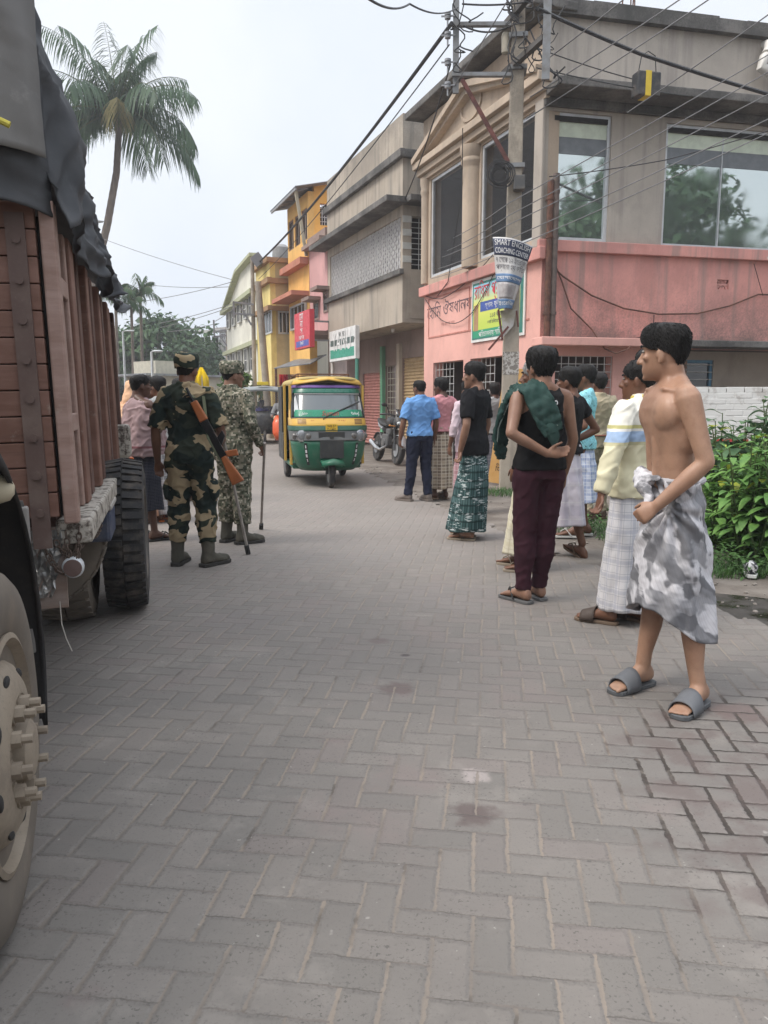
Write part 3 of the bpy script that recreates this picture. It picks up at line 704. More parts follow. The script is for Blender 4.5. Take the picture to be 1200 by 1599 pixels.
# small pink house
PK = Fac((-2.43, 25.9), (-1.71, 24.03)); pk = thing('pink_house', 'narrow pink house with slotted brown parapet between grey and orange buildings', 'building', -1.71, 24.03, 0)
zp = PK.px(515, 352)[1]; zp0 = PK.px(515, 372)[1]
ppk = plaster('pale_pink_wall', (.66, .38, .37), (.3, .2, .2), .3, 6, 7.5, .8, .3)
zlo = PK.px(515, 515)[1]
m = MB(PK.M); m.box(0, PK.len, 0, 4, zlo, zp0); m.build('upper_wall', ppk, pk)
m = MB(PK.M); m.box(.02, PK.len, .6, 4, 0, zlo-.002); m.build('lower_wall', plaster('shop_wall', (.50, .42, .40), (.2, .18, .17), .5, 1.5, 0), pk)
brn = plaster('brown_parapet', (.30, .22, .19), (.12, .1, .09), .6, 7, 8)
m = MB(PK.M); m.panel(-.05, PK.len, zp0+.12, zp, -.06, .12, [(PK.len*k/7+.06, PK.len*k/7+.16, zp0+.25, zp-.12) for k in range(7)]); m.box(-.05, PK.len, -.25, .3, zp0, zp0+.118); m.build('parapet', brn, pk)
for (x0, x1, y0, y1) in ((491, 499, 465, 495), (506, 513, 455, 488)):
    win_px(pk, PK, x0, x1, y0, y1, brn, darkglass, 1, at=510)
    a, b, c, d = PK.rect(x0-2, x1+2, y0-6, y1, 510); q = MB(PK.M); q.box(a, b, -.4, -.002, d-.1, d); q.build('window_hood', brn, pk)
m = MB(PK.M); m.box(.1, PK.len-.1, -.5, .6, zlo-.14, zlo-.01); m.build('canopy', brn, pk)
# orange three storey house with tin roof
OR = Fac((-3.42, 28.4), (-2.45, 25.92)); ORs = Fac((-2.45, 25.92), (1.2, 27.2))
orr = thing('orange_house', 'orange three storey house with grey tin roof propped over its top windows', 'building', -2.45, 25.92, 0)
om = plaster('orange_paint', (.86, .47, .12), (.35, .2, .08), .3, 9, 11, .6, .25); om2 = plaster('mustard_paint', (.86, .52, .17), (.4, .25, .1), .3, 5, 8, .6, .25)
zo = OR.px(490, 290)[1]; zo2 = OR.px(490, 405)[1]
m = MB(OR.M); m.panel(-.0, OR.len, zo2, zo, 0, .2, [(.1+i*.86, .82+i*.86, zo2+.75, zo2+1.75) for i in range(3)]); m.build('top_wall', om2, orr)
m = MB(ORs.M); rws = ORs.rect(500, 520, 318, 352, 505); m.panel(.2, 4, zo2-1, zo+.25, 0, .2, [rws]); m.build('side_wall', om, orr)
q = MB(ORs.M); grille(q, *rws, .08, 5, 5, .03); q.build('side_grille', whitebar, orr)
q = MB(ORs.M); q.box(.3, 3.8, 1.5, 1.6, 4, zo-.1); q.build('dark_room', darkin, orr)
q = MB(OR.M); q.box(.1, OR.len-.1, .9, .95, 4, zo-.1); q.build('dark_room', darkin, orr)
for i in range(3):
    r = (.1+i*.86, .82+i*.86, zo2+.75, zo2+1.75); window(orr, OR, r, .05, .05, flat('brown_frame', (.2, .12, .07), .6), darkglass, 2, 1)
m = MB(OR.M); m.box(-.0, OR.len, -.002, .25, 0, zo2-.002); m.build('lower_wall', om2, orr)
zq = OR.px(490, 415)[1]
redb = plaster('red_oxide_band', (.52, .22, .15), (.25, .12, .1), .3, 5, 7)
m = MB(OR.M); m.box(-.1, OR.len, -.3, -.004, zo2-.05, zo2+.16); m.build('floor_band', redb, orr)
z3 = OR.px(490, 455)[1]
m = MB(OR.M); m.box(-.1, OR.len, -.6, -.004, z3-.06, z3+.08); m.build('canopy', redb, orr)
wz = OR.rect(466, 489, 470, 510, 480)
window(orr, OR, (OR.len*.15, OR.len*.9, wz[2], wz[3]), .06, -.06, alu, darkglass, 4, 1)
tin = mat('tin_sheet', (.30, .32, .34), (.22, .22, .23), 4, .5, .5, bump=.1)
m = MB(OR.M); n_ = 40
ring0 = []
for k in range(n_+1):
    x = -.5+(OR.len+.9)*k/n_; dz = .03*(k % 2); ring0.append((x, dz))
va = [(x, -.5, zo+.10+dz-.1) for x, dz in ring0]+[(x, 3.2, zo+.85+dz) for x, dz in ring0]
m.add(va, [(k, k+1, n_+2+k, n_+1+k) for k in range(n_)]); m.build('tin_roof', tin, orr, solid=.02)
m = MB(OR.M)
for k in range(4): x = .05+(OR.len-.1)*k/3; m.bar((x, -.46, zo-.04), (x, .0, zo+.10), .05, .07)
m.bar((-.4, -.47, zo-.05), (OR.len+.3, -.47, zo-.05), .05, .07); m.build('rafter', dusty('grey_rafter', (.25, .26, .28)), orr)
m = MB(OR.M); m.bar((OR.len+.1, -.43, zo-.03), (OR.len-.1, -.05, zo2+.2), .09); m.build('roof_strut', flat('weathered_pole', (.42, .38, .28), .8), orr)
m = MB(OR.M); m.box(-.9, -.3, .3, 1.2, zo2-.5, zo2+1.1); m.build('stair_block', om, orr)
# red vertical shop sign hung on the orange house
rs = thing('hanging_sign', 'tall red and white vertical shop sign with blue foot on orange house', 'sign', *(OR.M @ V((OR.len*.6, -1.0, 0))).xy)
ra_, rb_ = OR.px(465, 515, -.9)[0], OR.px(489, 515, -.9)[0]; rz0, rz1 = OR.px(477, 545, -.9)[1], OR.px(477, 487, -.9)[1]
m = MB(OR.M); m.box(ra_, rb_, -1.0, -.85, rz0, rz1); m.build('panel', flat('sign_red', (.60, .05, .07), .45), rs, bevel=.01)
m = MB(OR.M); m.box(ra_+.2, rb_-.1, -1.006, -1.0005, rz0+.06*(rz1-rz0), rz0+.22*(rz1-rz0)); m.build('blue_panel', flat('sign_blue', (.08, .10, .38), .5), rs)
m = MB(OR.M); m.bar((ra_+.3, -.85, rz1-.2), (ra_+.3, 0, rz1-.2), .05); m.bar((ra_+.3, -.85, rz0+.3), (ra_+.3, 0, rz0+.3), .05); m.build('bracket', steel, rs)
hh = rz1-rz0
for k, tt in enumerate(('েমা', 'না', 'স')): text('lettering', tt, hh*.26, wht, rs, wallM(OR.M, (ra_+rb_)/2, -1.012, rz1-hh*(.14+.2*k)), sx=1.2)
text('lettering', 'েপাশাক', hh*.15, wht, rs, wallM(OR.M, (ra_+rb_)/2, -1.012, rz0+hh*.30), sx=1.2); text('lettering', 'িবপিন', hh*.12, wht, rs, wallM(OR.M, (ra_+rb_)/2+.03, -1.012, rz0+hh*.14), sx=1.2)
# yellow house
YE = Fac((-4.95, 30.7), (-4.1, 28.5)); YEs = Fac((-4.1, 28.5), (-2.6, 29.05))
ye = thing('yellow_house', 'yellow rendered house with rounded balcony band beside the orange house', 'building', -4.1, 28.5, 0)
ym = plaster('yellow_paint', (.80, .66, .27), (.4, .32, .15), .3, 6, 8, .6, .25); ym2 = plaster('tan_paint', (.60, .48, .27), (.3, .25, .15), .4, 4, 7, .6, .3)
zy = YE.px(428, 400)[1]; zy1 = YE.px(428, 435)[1]; zy2 = YE.px(428, 480)[1]
m = MB(YE.M); m.box(0, YE.len, .0, .2, 0, zy); m.build('front_wall', ym, ye)
m = MB(YEs.M); m.box(.2, YEs.len, .0, .2, 0, zy); m.build('side_wall', ym2, ye)
for F_ in (YE, YEs):
    m = MB(F_.M); L_ = F_.len; m.box(-.1 if F_ is YE else 0, L_+(.3 if F_ is YE else 0), -.16, -.002, zy1-.08, zy1+.1); m.box(-.1 if F_ is YE else 0, L_+(.3 if F_ is YE else 0), -.16, -.002, zy2-.06, zy2+.1)
    m.box(-.1 if F_ is YE else 0, L_+(.2 if F_ is YE else 0), -.15, -.002, zy-.1, zy+.06); m.build('floor_band', plaster('dull_red_band', (.38, .23, .13), (.2, .15, .1), .4, 4, 8), ye)
win_px(ye, YEs, 434, 454, 486, 522, alu, darkglass, 3, at=440); win_px(ye, YE, 412, 425, 485, 522, alu, darkglass, 3, at=420)
# white house with gable
WH = Fac((-7.7, 38.5), (-5.0, 30.9)); wh = thing('white_house', 'white and cream house with green trimmed gable and tall windows down the street', 'building', -5.0, 30.9, 0)
wm = plaster('cream_white_paint', (.78, .77, .68), (.35, .33, .28), .4, 8, 10, .5, .3)
zw = WH.px(398, 455)[1]; WL = WH.len; zap = WH.px(396, 404)[1]
m = MB(WH.M); m.box(0, WL, 0, .25, 0, zw); m.box(WL-.2, WL, .25, 6, 0, zw); m.prism([(0, zw), (WL, zw), (WL, zap), (WL*.55, zap-.1)], lambda x, z: (x, 0, z), lambda x, z: (x, .25, z)); m.build('wall', wm, wh)
grn = flat('green_trim', (.44, .46, .30), .7)
m = MB(WH.M); m.box(-.3, WL+.2, -.28, -.002, zw-.12, zw+.05); z2_ = WH.px(398, 535)[1]; m.box(-.3, WL+.2, -.2, -.002, z2_-.12, z2_+.05)
m.bar((-.1, -.1, zw), (WL*.55, -.1, zap), .3, .12, up=(0, 0, 1)); m.bar((WL*.55, -.1, zap), (WL+.1, -.1, zap+.08), .3, .12, up=(0, 0, 1)); m.build('trim', grn, wh)
for f0 in (.08, .28, .48, .68, .86):
    for (y0_, y1_) in ((458, 492), (540, 580)):
        z1_ = WH.px(398, y0_)[1]; z0_ = WH.px(398, y1_)[1]
        window(wh, WH, (WL*f0, WL*f0+.8, z0_, z1_), .06, -.09, flat('grey_white_frame', (.55, .55, .53), .5), darkglass, 2, 2)
m = MB(WH.M); m.lathe([(.34, -.1), (.36, .2), (.34, .5), (.2, .62), (.05, .65)], 16, (WL*.90, 1.2, zap+.05)); m.build('water_tank', flat('grey_tank', (.26, .26, .26), .7), wh)
m = MB(WH.M); m.box(WL-.2, WL+1.8, .3, .5, 0, WH.px(400, 430)[1]); m.build('flank_wall', plaster('grey_flank', (.42, .40, .34), (.2, .2, .18), .5, 5, 8), wh)
# distant grey buildings closing the street
for (x0, x1, yt, yb, Y, c, lab) in ((314, 352, 530, 640, 62, (.40, .40, .39), 'distant pale grey three storey house with arched balcony'), (346, 372, 512, 640, 72, (.30, .28, .28), 'distant narrow grey tower house behind the pale one')):
    A = at(x0, 625, Y); B = at(x1, 625, Y-1.5); F_ = Fac((A.x, A.y), (B.x, B.y)); zz = F_.px(x1, yt)[1]
    bd = thing('distant_house', lab, 'building', B.x, B.y, 0)
    m = MB(F_.M); m.box(0, F_.len, 0, 6, 0, zz); m.build('wall', plaster('far_plaster', c, (.2, .2, .2), .5, 6, 9, .4, .5), bd)
    for fl in range(3):
        z0_ = .9+fl*(zz/3.1)
        m = MB(F_.M); m.box(-.15, F_.len+.15, -.5, -.002, z0_+1.75, z0_+1.95); m.build('balcony', plaster('far_band', mul(c, 1.25), (.2, .2, .2), .3, 6, 9), bd)
        for k in range(2):
            window(bd, F_, (F_.len*(.12+.45*k), F_.len*(.4+.45*k), z0_, z0_+1.5), .07, -.08, alu, darkglass, 2, 1)
# low cream building on the left
A = at(196, 625, 40); B = at(247, 625, 38); F_ = Fac((A.x, A.y), (B.x, B.y)); lb = thing('low_building', 'low cream roadside building under the big tree', 'building', B.x, B.y, 0)
m = MB(F_.M); zz = F_.px(220, 588)[1]; m.box(0, F_.len, 0, 4, 0, zz); m.build('wall', plaster('dull_cream', (.50, .46, .38), (.25, .22, .2), .5, 1.5, 0), lb)
m = MB(F_.M); m.box(-.8, F_.len+.3, -.8, 4, zz+.002, zz+.1); m.build('roof', tin, lb)
m = MB(F_.M); m.box(.6, 1.1+F_.len*.5, .2, 2, zz+.1, zz+.75); m.build('water_tank', flat('cream_tank', (.55, .52, .42), .7), lb)
window(lb, F_, (F_.len*.55, F_.len*.8, .9, 1.8), .06, -.08, alu, darkglass, 2, 1)
# white washed brick boundary wall on the right
WB = Fac(at(1064, 650, 12.0).xy, at(1330, 650, 11.6).xy)
bw = thing('boundary_wall', 'whitewashed brick boundary wall behind the leafy bushes', 'wall', WB.A.x, WB.A.y, 0)
m = MB(WB.M); zt_ = WB.px(1130, 611)[1]; z = -.03; k = 0; rb = random.Random(2)
while z < zt_:
    x = -.12*(k % 2)
    while x < WB.len:
        l = .245; h_ = rb.uniform(0, .014)
        m.box(max(x, 0), min(x+l, WB.len), -h_, .12, z, z+.078+rb.uniform(-.003, .003)); x += l+.012
    z += .088; k += 1
def whitewash():
    t = NT('flaking_whitewash'); o = t.tc.outputs['Object']; n = t.noise(o, 4, 8, .7); n2 = t.noise(t.map(o, (3, 3, 12)), 2, 6, .7)
    c = t.mix(t.ramp(n, .52, .64), (.66, .66, .64), (.50, .48, .455)); c = t.mix(t.ramp(n2, .6, .74, 0, .6), c, (.2, .19, .18)); t.bump(n, .6, .01); return t.fin(c, .9, 0, .2)
m.build('brickwork', whitewash(), bw, bevel=.006)
m = MB(WB.M); m.box(0, WB.len, -.006, .11, -.03, zt_-.02); m.build('mortar', whitewash(), bw)
# hanging meter box on cable, added with the cables
# ---------------------------------------------------------------- people
def skin_mat(name, c, spots=()):
    t = NT(name); o = t.tc.outputs['Object']
    n = t.noise(o, 7, 5, .6); f = t.noise(o, 180, 3)
    cc = t.mix(t.ramp(n, .35, .7), c, mul(c, .74)); cc = t.mix(t.ramp(t.noise(o, 2.4, 4), .42, .62, 0, .5), cc, (c[0]*.72, c[1]*.62, c[2]*.58)); cc = t.mix(t.ramp(t.noise(o, 28, 4, .7), .55, .75, 0, .3), cc, (c[0]*.7, c[1]*.58, c[2]*.55)); cc = t.mix(t.ramp(f, .5, .8, 0, .3), cc, mul(c, .6))
    for (p, r, k) in spots:
        vm = t.n('ShaderNodeVectorMath', operation='DISTANCE'); t.l(o, vm.inputs[0]); vm.inputs[1].default_value = p
        cc = t.mix(t.ramp(vm.outputs['Value'], r*.5, r, .75, 0), cc, k)
    t.bump(f, .12, .002)
    t.p.inputs['Subsurface Weight'].default_value = .06; t.p.inputs['Subsurface Radius'].default_value = (.01, .004, .002)
    return t.fin(cc, t.ramp(n, .3, .7, .42, .6), 0, .4)
SK = [skin_mat('brown_skin', (.27, .150, .100)), skin_mat('dark_brown_skin', (.175, .085, .052)), skin_mat('deep_brown_skin', (.115, .06, .042))]
def hair_mat():
    t = NT('black_hair'); o = t.tc.outputs['Object']; n = t.noise(t.map(o, (60, 60, 14)), 3, 4, .6)
    t.bump(n, .8, .006); return t.fin(t.mix(n, (.006, .0055, .0055), (.016, .0145, .0135)), .62, 0, .25)
HAIR = hair_mat()
EYE = flat('eye_white', (.32, .29, .26), .4); PUP = flat('dark_pupil', (.02, .015, .012), .2)
def cloth(name, c, c2=None, rough=.9, scale=5):
    t = NT(name); o = t.tc.outputs['Object']; n = t.noise(o, scale, 5); f = t.noise(o, 260, 2)
    cc = t.mix(t.ramp(n, .3, .7), c, c2 or mul(c, .80)); cc = t.mix(t.ramp(f, .4, .7, 0, .12), cc, mul(c, .5))
    t.bump(f, .12, .0015); return t.fin(cc, rough, 0, .15)
def uv_of(t): return t.sep(t.tc.outputs['UV'])
def stripes(t, v, period, width, soft=.15):
    f = t.m('ABSOLUTE', t.m('SUBTRACT', t.m('FRACT', t.m('DIVIDE', v, period)), .5))
    return t.ramp(f, width/2-soft*.2, width/2+soft*.2, 1.0, 0.0)
def plaid(name, base, a, b, pu=.11, pv=.12, wa=.35, wb=.12, blotch=0, ikat=None):
    t = NT(name); u, v, _ = uv_of(t); o = t.tc.outputs['Object']
    n = t.noise(o, 30, 3); u2 = t.m('ADD', u, t.m('MULTIPLY', n, .006)); v2 = t.m('ADD', v, t.m('MULTIPLY', n, .006))
    c = t.mix(t.m('MULTIPLY', stripes(t, u2, pu, wa), .6), base, a); c = t.mix(t.m('MULTIPLY', stripes(t, v2, pv, wa), .6), c, a)
    c = t.mix(t.m('MULTIPLY', stripes(t, u2, pu*.5, wb), .75), c, b); c = t.mix(t.m('MULTIPLY', stripes(t, v2, pv*.5, wb), .75), c, b)
    if ikat is not None:
        k = t.noise(t.map(t.comb(u, v), (14, 60, 1)), 1.0, 3, .6); g = t.noise(t.map(t.comb(u, v), (6, 7, 1)), 1.0, 2)
        c = t.mix(t.m('MULTIPLY', t.ramp(k, .52, .6), t.ramp(g, .48, .55)), c, ikat)
    f = t.noise(o, 260, 2); t.bump(f, .12, .0015)
    return t.fin(c, .9, 0, .15)

def rot2(v, a): return V((v.x*cos(a)-v.y*sin(a), v.x*sin(a)+v.y*cos(a), v.z))
# torso rings: z, half width, front, back
TORSO = [(.84, .07, .05, .06), (.88, .13, .075, .085), (.93, .163, .092, .108), (.98, .168, .097, .108), (1.03, .152, .095, .092), (1.08, .142, .093, .082),
         (1.15, .144, .095, .085), (1.22, .155, .103, .096), (1.29, .167, .110, .106), (1.35, .172, .106, .112), (1.40, .165, .085, .108), (1.435, .13, .055, .092), (1.465, .075, .032, .07), (1.49, .05, .02, .062)]
HEAD = [(-.002, .070, .02, .022), (.012, .086, -.012, .036), (.03, .090, -.04, .048), (.05, .092, -.062, .057), (.075, .091, -.08, .063), (.10, .088, -.092, .068),
        (.125, .083, -.098, .072), (.15, .090, -.101, .075), (.175, .086, -.100, .075), (.198, .068, -.088, .066), (.213, .044, -.064, .048), (.222, .012, -.03, .022)]
def sup(hw, f, b, z, n, cx=0, cy=0, e=2.3):
    out = []
    mid = (f-b)/2; 
    for k in range(n):
        a = 2*pi*k/n; c, s_ = cos(a), sin(a)
        x = hw*math.copysign(abs(c)**(2/e), c); y = math.copysign(abs(s_)**(2/e), s_)
        y = y*(f if s_ > 0 else b); out.append(V((cx+x, cy+y, z)))
    return out
class Person:
    def __init__(s, label, x, y, yaw, H=1.68, skin=0, fat=1.0, head=0, pitch=0, twist=0, lean=0.0, sway=0.0, z=0, group='people along the street', voxel=.0075,
                 L=None, Rr=None, legs=None, spots=None, seated=False):
        s.k = H/1.7; s.root = thing('person', label, 'person', x, y, z, yaw, group); s.fat = fat; s.vox = voxel
        s.twist = R(twist); s.lean = lean; s.sway = sway; s.M = ROOTM[s.root.name] @ Matrix.Scale(s.k, 4)
        s.hyaw = R(head); s.hp = R(pitch); s.skin = SK[skin] if isinstance(skin, int) else skin; s.spots = spots
        D_ = dict(e=(.245, -.03, 1.13), w=(.255, .05, .89), d=(0, .12, -1), n=(-1, .15, 0), c=.5)
        s.arm = {}
        for side, a in ((-1, L), (1, Rr)):
            q = dict(D_)
            if a: q.update(a)
            if a is None or 'abs' not in q:
                pass
            s.arm[side] = q
        dl = dict(k=(.095, .02, .47), a=(.10, -.02, .085), yaw=8, h=(.088, .0, .90))
        s.leg = {}
        for i, side in ((0, -1), (1, 1)):
            q = dict(dl)
            if legs and legs[i]: q.update(legs[i])
            s.leg[side] = q
    # pose helpers -------------------------------------------------
    def P(s, p):
        "body space -> posed local space (lean/sway/twist above the hips)"
        p = V(p); h = max(0, min(1, (p.z-.95)/.4)); q = rot2(p, s.twist*h)
        u = max(0, p.z-.92); q.y += s.lean*u; q.x += s.sway*(1-min(1, max(0, p.z)/.95)*1.0)*0; return q
    def side(s, p, sd): return V((p[0]*sd, p[1], p[2]))
    def shoulder(s, sd): return s.P((.172*sd*(.9+.1*s.fat), -.012, 1.405))
    def armpts(s, sd):
        q = s.arm[sd]; return s.shoulder(sd), s.P(s.side(q['e'], sd)), s.P(s.side(q['w'], sd))
    def legpts(s, sd):
        q = s.leg[sd]; return s.side(q['h'], sd), s.side(q['k'], sd), s.side(q['a'], sd)
    def headM(s):
        b = s.P((0, -.012, 1.478)); b.z = 1.478
        return Matrix.Translation(b) @ Matrix.Rotation(s.hyaw, 4, 'Z') @ Matrix.Rotation(s.hp, 4, 'X') @ Matrix.Translation((0, .022, 0))
    def torso(s, mb, e=0.0, z0=None, z1=None, n=28, wx=1.0, e2=None, wf=None):
        rows = TORSO; rings = []
        zs = [r[0] for r in rows if (z0 is None or r[0] > z0+.004) and (z1 is None or r[0] < z1-.004)]
        if z0 is not None: zs = [z0]+zs
        if z1 is not None: zs = zs+[z1]
        for z in zs:
            if z <= rows[0][0]: r = rows[0] if z0 is None else rows[2]
            for a, b in zip(rows, rows[1:]):
                if a[0] <= z <= b[0]:
                    t = (z-a[0])/(b[0]-a[0]); r = tuple(a[i]+(b[i]-a[i])*t for i in range(4))
            if z0 is not None and z < .98: r = (z, max(r[1], .166), max(r[2], .096), max(r[3], .108))
            belly = 1+(s.fat-1)*1.6*math.exp(-((z-1.06)/.12)**2)
            ee = e if e2 is None else e+(e2-e)*max(0, min(1, (1.1-z)/.25))
            rings.append([s.P(p) for p in sup(r[1]*s.fat*(wf(z) if wf else wx)+ee, r[2]*s.fat*belly+ee, r[3]*s.fat+ee, z, n)])
        mb.loft(rings)
    def hand(s, mb, wr, d, nrm, sd, curl):
        d = V(d).normalized(); nrm = (V(nrm)-d*V(nrm).dot(d)).normalized(); sx = d.cross(nrm) if sd > 0 else nrm.cross(d)   # sx points to the thumb side
        rings = []
        for t, hw, ht in ((-.01, .023, .018), (.02, .029, .018), (.05, .038, .016), (.078, .041, .013), (.088, .038, .009)):
            rings.append([wr+d*t+sx*(hw*cos(2*pi*k/14))+nrm*(ht*sin(2*pi*k/14)) for k in range(14)])
        mb.loft(rings)
        for i, (off, L_, r0) in enumerate(((.030, .070, .0092), (.0105, .078, .0096), (-.0095, .072, .0092), (-.029, .056, .0082))):
            p = wr+d*.080+sx*off; dd = d+sx*off*1.2; dd.normalize(); pts = [p-dd*.02, p]; ang = 0
            for q, (fr, bd) in enumerate(((.45, 34), (.31, 46), (.24, 30))):
                ang += R(bd*curl*(1+.12*i)); v = dd*cos(ang)+nrm*sin(ang); pts.append(pts[-1]+v*L_*fr)
            mb.limb(pts, [r0*1.02, r0, r0*.97, r0*.9, r0*.78], 8)
        p = wr+d*.022+sx*.024+nrm*.004
        v1 = (d*.75+sx*.62+nrm*.35).normalized(); v2 = (d*.95+sx*.25+nrm*(.35+.4*curl)).normalized()
        mb.limb([p, p+v1*.036, p+v1*.036+v2*.030, p+v1*.036+v2*.054], [.0135, .0115, .0103, .0085], 8)
    def foot(s, mb, sd, grow=0.0, toes=True):
        h, k, a = s.legpts(sd); yaw = R(-s.leg[sd]['yaw']*sd); f = V((sin(-yaw), cos(yaw), 0)); r = V((f.y, -f.x, 0))
        g = grow; lift = a.z-.085; rings = []
        pit = s.leg[sd].get('pit', 0)
        def pt(y, x, z):
            c_, s_ = cos(R(pit)), sin(R(pit)); yy = y*c_-(z-.0)*0; zz = z+(.14-y)*s_
            return a+f*yy+r*x+V((0, 0, -a.z+lift*0+zz+s.leg[sd].get('lift', 0)))
        for y, hw, z0, z1 in ((-.062, .018, .016, .05), (-.05, .032, .003, .085), (-.02, .037, .001, .11), (.02, .037, .004, .105), (.07, .039, .008, .072), (.12, .046, .003, .050), (.155, .047, .001, .036), (.172, .040, .003, .026)):
            rings.append([pt(y, (hw+g)*cos(2*pi*q/14), (z0+z1)/2+(z1-z0+2*g)/2*sin(2*pi*q/14)+.018) for q in range(14)])
        mb.loft(rings)
        if toes:
            for i, (x, L_, r_) in enumerate(((-.032, .052, .0125), (-.010, .047, .0095), (.008, .042, .009), (.024, .034, .0085), (.037, .025, .008))):
                x *= sd; mb.limb([pt(.15, x, .033), pt(.165+L_*.5, x, .030), pt(.165+L_*.85, x, .026)], [r_, r_*.95, r_*.85], 8)
        s_ft = (a, f, r); return s_ft, pt
    def body(s, legs=True, feet=True):
        mb = MB(s.M); s.torso(mb)
        nk = s.P((0, -.03, 1.42)); hM = s.headM(); hb = hM @ V((0, -.028, .06))
        mb.limb([nk, (nk+hb)/2+V((0, -.006, 0)), hb], [.066, .056, .056], 16)
        for sd in (-1, 1):      # trapezius, deltoids, arms
            sh, el, wr = s.armpts(sd)
            mb.limb([s.P((.02*sd, -.045, 1.47)), s.P((.10*sd, -.03, 1.425)), sh], [.045, .046, .05], 10)
            q = s.fat; um = sh.lerp(el, .45); fm = el.lerp(wr, .3)
            mb.limb([sh+(sh-el).normalized()*-.01, sh.lerp(el, .22), um, sh.lerp(el, .8), el], [.058*q, .054*q, .048*q, .041*q, .039*q], 14)
            mb.limb([el, fm, el.lerp(wr, .65), wr], [.038*q, .041*q, .034*q, .0265], 14)
            a = s.arm[sd]; dv = V(s.side(a['d'], sd)); nv = V(s.side(a['n'], sd))
            h_ = 1; s.hand(mb, wr, rot2(dv, s.twist), rot2(nv, s.twist), sd, a['c'])
            if legs:
                hp, kn, an = s.legpts(sd)
                mb.limb([hp, hp.lerp(kn, .3), hp.lerp(kn, .7), kn], [.083*s.fat, .08*s.fat, .062*s.fat, .054], 16)
                cf = (kn-an).normalized(); bk = V((0, -.016, 0))
                mb.limb([kn, kn.lerp(an, .22)+bk, kn.lerp(an, .4)+bk*.9, kn.lerp(an, .75), an], [.052, .054, .052, .037, .036], 14)
                if feet: s.foot(mb, sd)
        # head
        rings = [[hM @ p for p in sup(hw, f, -b, z, 28, e=2.15)] for z, f, b, hw in HEAD]; mb.loft(rings)
        T = lambda *p: hM @ V(p)
        mb.limb([T(0, .084, .135), T(0, .098, .105), T(0, .111, .082)], [.0085, .011, .0135], 10)
        for q in (-1, 1):
            mb.ell(T(q*.014, .097, .078), (.0095, .012, .008), 10, 6)
            mb.limb([T(q*.012, .088, .150), T(q*.038, .078, .150), T(q*.058, .052, .140)], [.008, .0085, .007], 8)
            mb.ell(T(q*.048, .062, .098), (.018, .02, .016), 10, 6)
            rt = (hM.to_3x3() @ Matrix.Rotation(R(-18*q), 3, 'Z') @ Matrix.Rotation(R(-10), 3, 'X')).normalized()
            mb.ell(T(q*.077, -.008, .103), (.009, .019, .033), 12, 8, rt)
            mb.ell(T(q*.079, -.004, .076), (.007, .009, .012), 8, 6, rt)
        mb.limb([T(-.022, .084, .049), T(0, .093, .052), T(.022, .084, .049)], [.0055, .0075, .0055], 8)
        mb.limb([T(-.019, .083, .038), T(0, .091, .037), T(.019, .083, .038)], [.006, .0085, .006], 8)
        mb.ell(T(0, .082, .010), (.02, .014, .013), 10, 6)
        if s.spots:
            for q in (-1, 1):
                mb.ell(s.P((q*.066, .036, 1.33)), (.105, .066, .10), 20, 14); mb.limb([s.P((q*.02, .038, 1.432)), s.P((q*.09, .052, 1.434)), s.P((q*.155, .01, 1.42))], [.012, .0115, .012], 8)
                mb.ell(s.P((q*.085, -.088, 1.31)), (.06, .022, .08), 14, 8); mb.ell(s.P((q*.135, -.03, 1.25)), (.03, .07, .10), 14, 8)
                mb.limb([s.P((q*.036, .074, 1.22)), s.P((q*.036, .078, 1.12)), s.P((q*.03, .082, 1.02))], [.026, .027, .026], 12)
                mb.limb([s.P((q*.03, -.085, 1.0)), s.P((q*.035, -.09, 1.2)), s.P((q*.04, -.092, 1.33))], [.024, .024, .02], 10)
        me = remesh(mb, s.vox*s.k, 12 if s.spots else 5, .5); me.transform(ROOTM[s.root.name].inverted())
        s.b = link('body', me, s.skin, s.root, True, 0, 180)
        # eyes and brows
        for q in (-1, 1):
            e = MB(s.M); e.ell(T(q*.031, .0815, .127), (.0125, .0065, .0065), 12, 8); eo = e.build('eye', EYE, s.root, True)
            e = MB(s.M); e.ell(T(q*.031, .0865, .127), (.0058, .003, .0058), 10, 6); e.build('pupil', PUP, eo, True)
            e = MB(s.M); e.tube([T(q*.014, .097, .147), T(q*.034, .0895, .153), T(q*.053, .070, .148)], [.004, .0045, .002], 6); e.build('eyebrow', HAIR, s.root, True)
        return s
    def hair(s, vol=.014, top=.03, nape=.045, front=.178, temple=.12, quiff=0.0, seed=1, mat_=None, tufts=420, long=0.0, name='hair'):
        hM = s.M @ s.headM(); mb = MB(); n = 48; m = 18; vs = []; fs = []; rq = random.Random(seed)
        def surf(a, t, off):
            # t: 0 at crown .. 1 at the hairline; a: azimuth, 0 = front
            fr = .5+.5*cos(a); sd = abs(sin(a))
            zl_ = nape+(front-nape)*(fr**1.2); zl_ = zl_*(1-sd**3*.65)+temple*sd**3*.65
            zt_ = .222
            z = zt_+top*0-(zt_-zl_)*(t**1.25)
            # head radius at this height
            h0 = HEAD[0]
            for p, q in zip(HEAD, HEAD[1:]):
                if p[0] <= z <= q[0]:
                    u = (z-p[0])/(q[0]-p[0]); h0 = tuple(p[i]+(q[i]-p[i])*u for i in range(4))
            hw, f, b = h0[3], h0[1], h0[2]
            c, s_ = cos(a), sin(a)
            x = hw*math.copysign(abs(s_)**.93, s_); y = (f if c > 0 else -b)*math.copysign(abs(c)**.93, c)
            if z >= HEAD[-1][0]-.002: x *= t*2; y *= t*2
            p = V((x, y, z)); cn = V((0, -.01, .12)); nr = (p-cn).normalized()
            grow = vol*(1-.82*t**2.2)+top*max(0, 1-t*1.7)+quiff*max(0, c)**2*max(0, 1-abs(t-.6)*1.7)
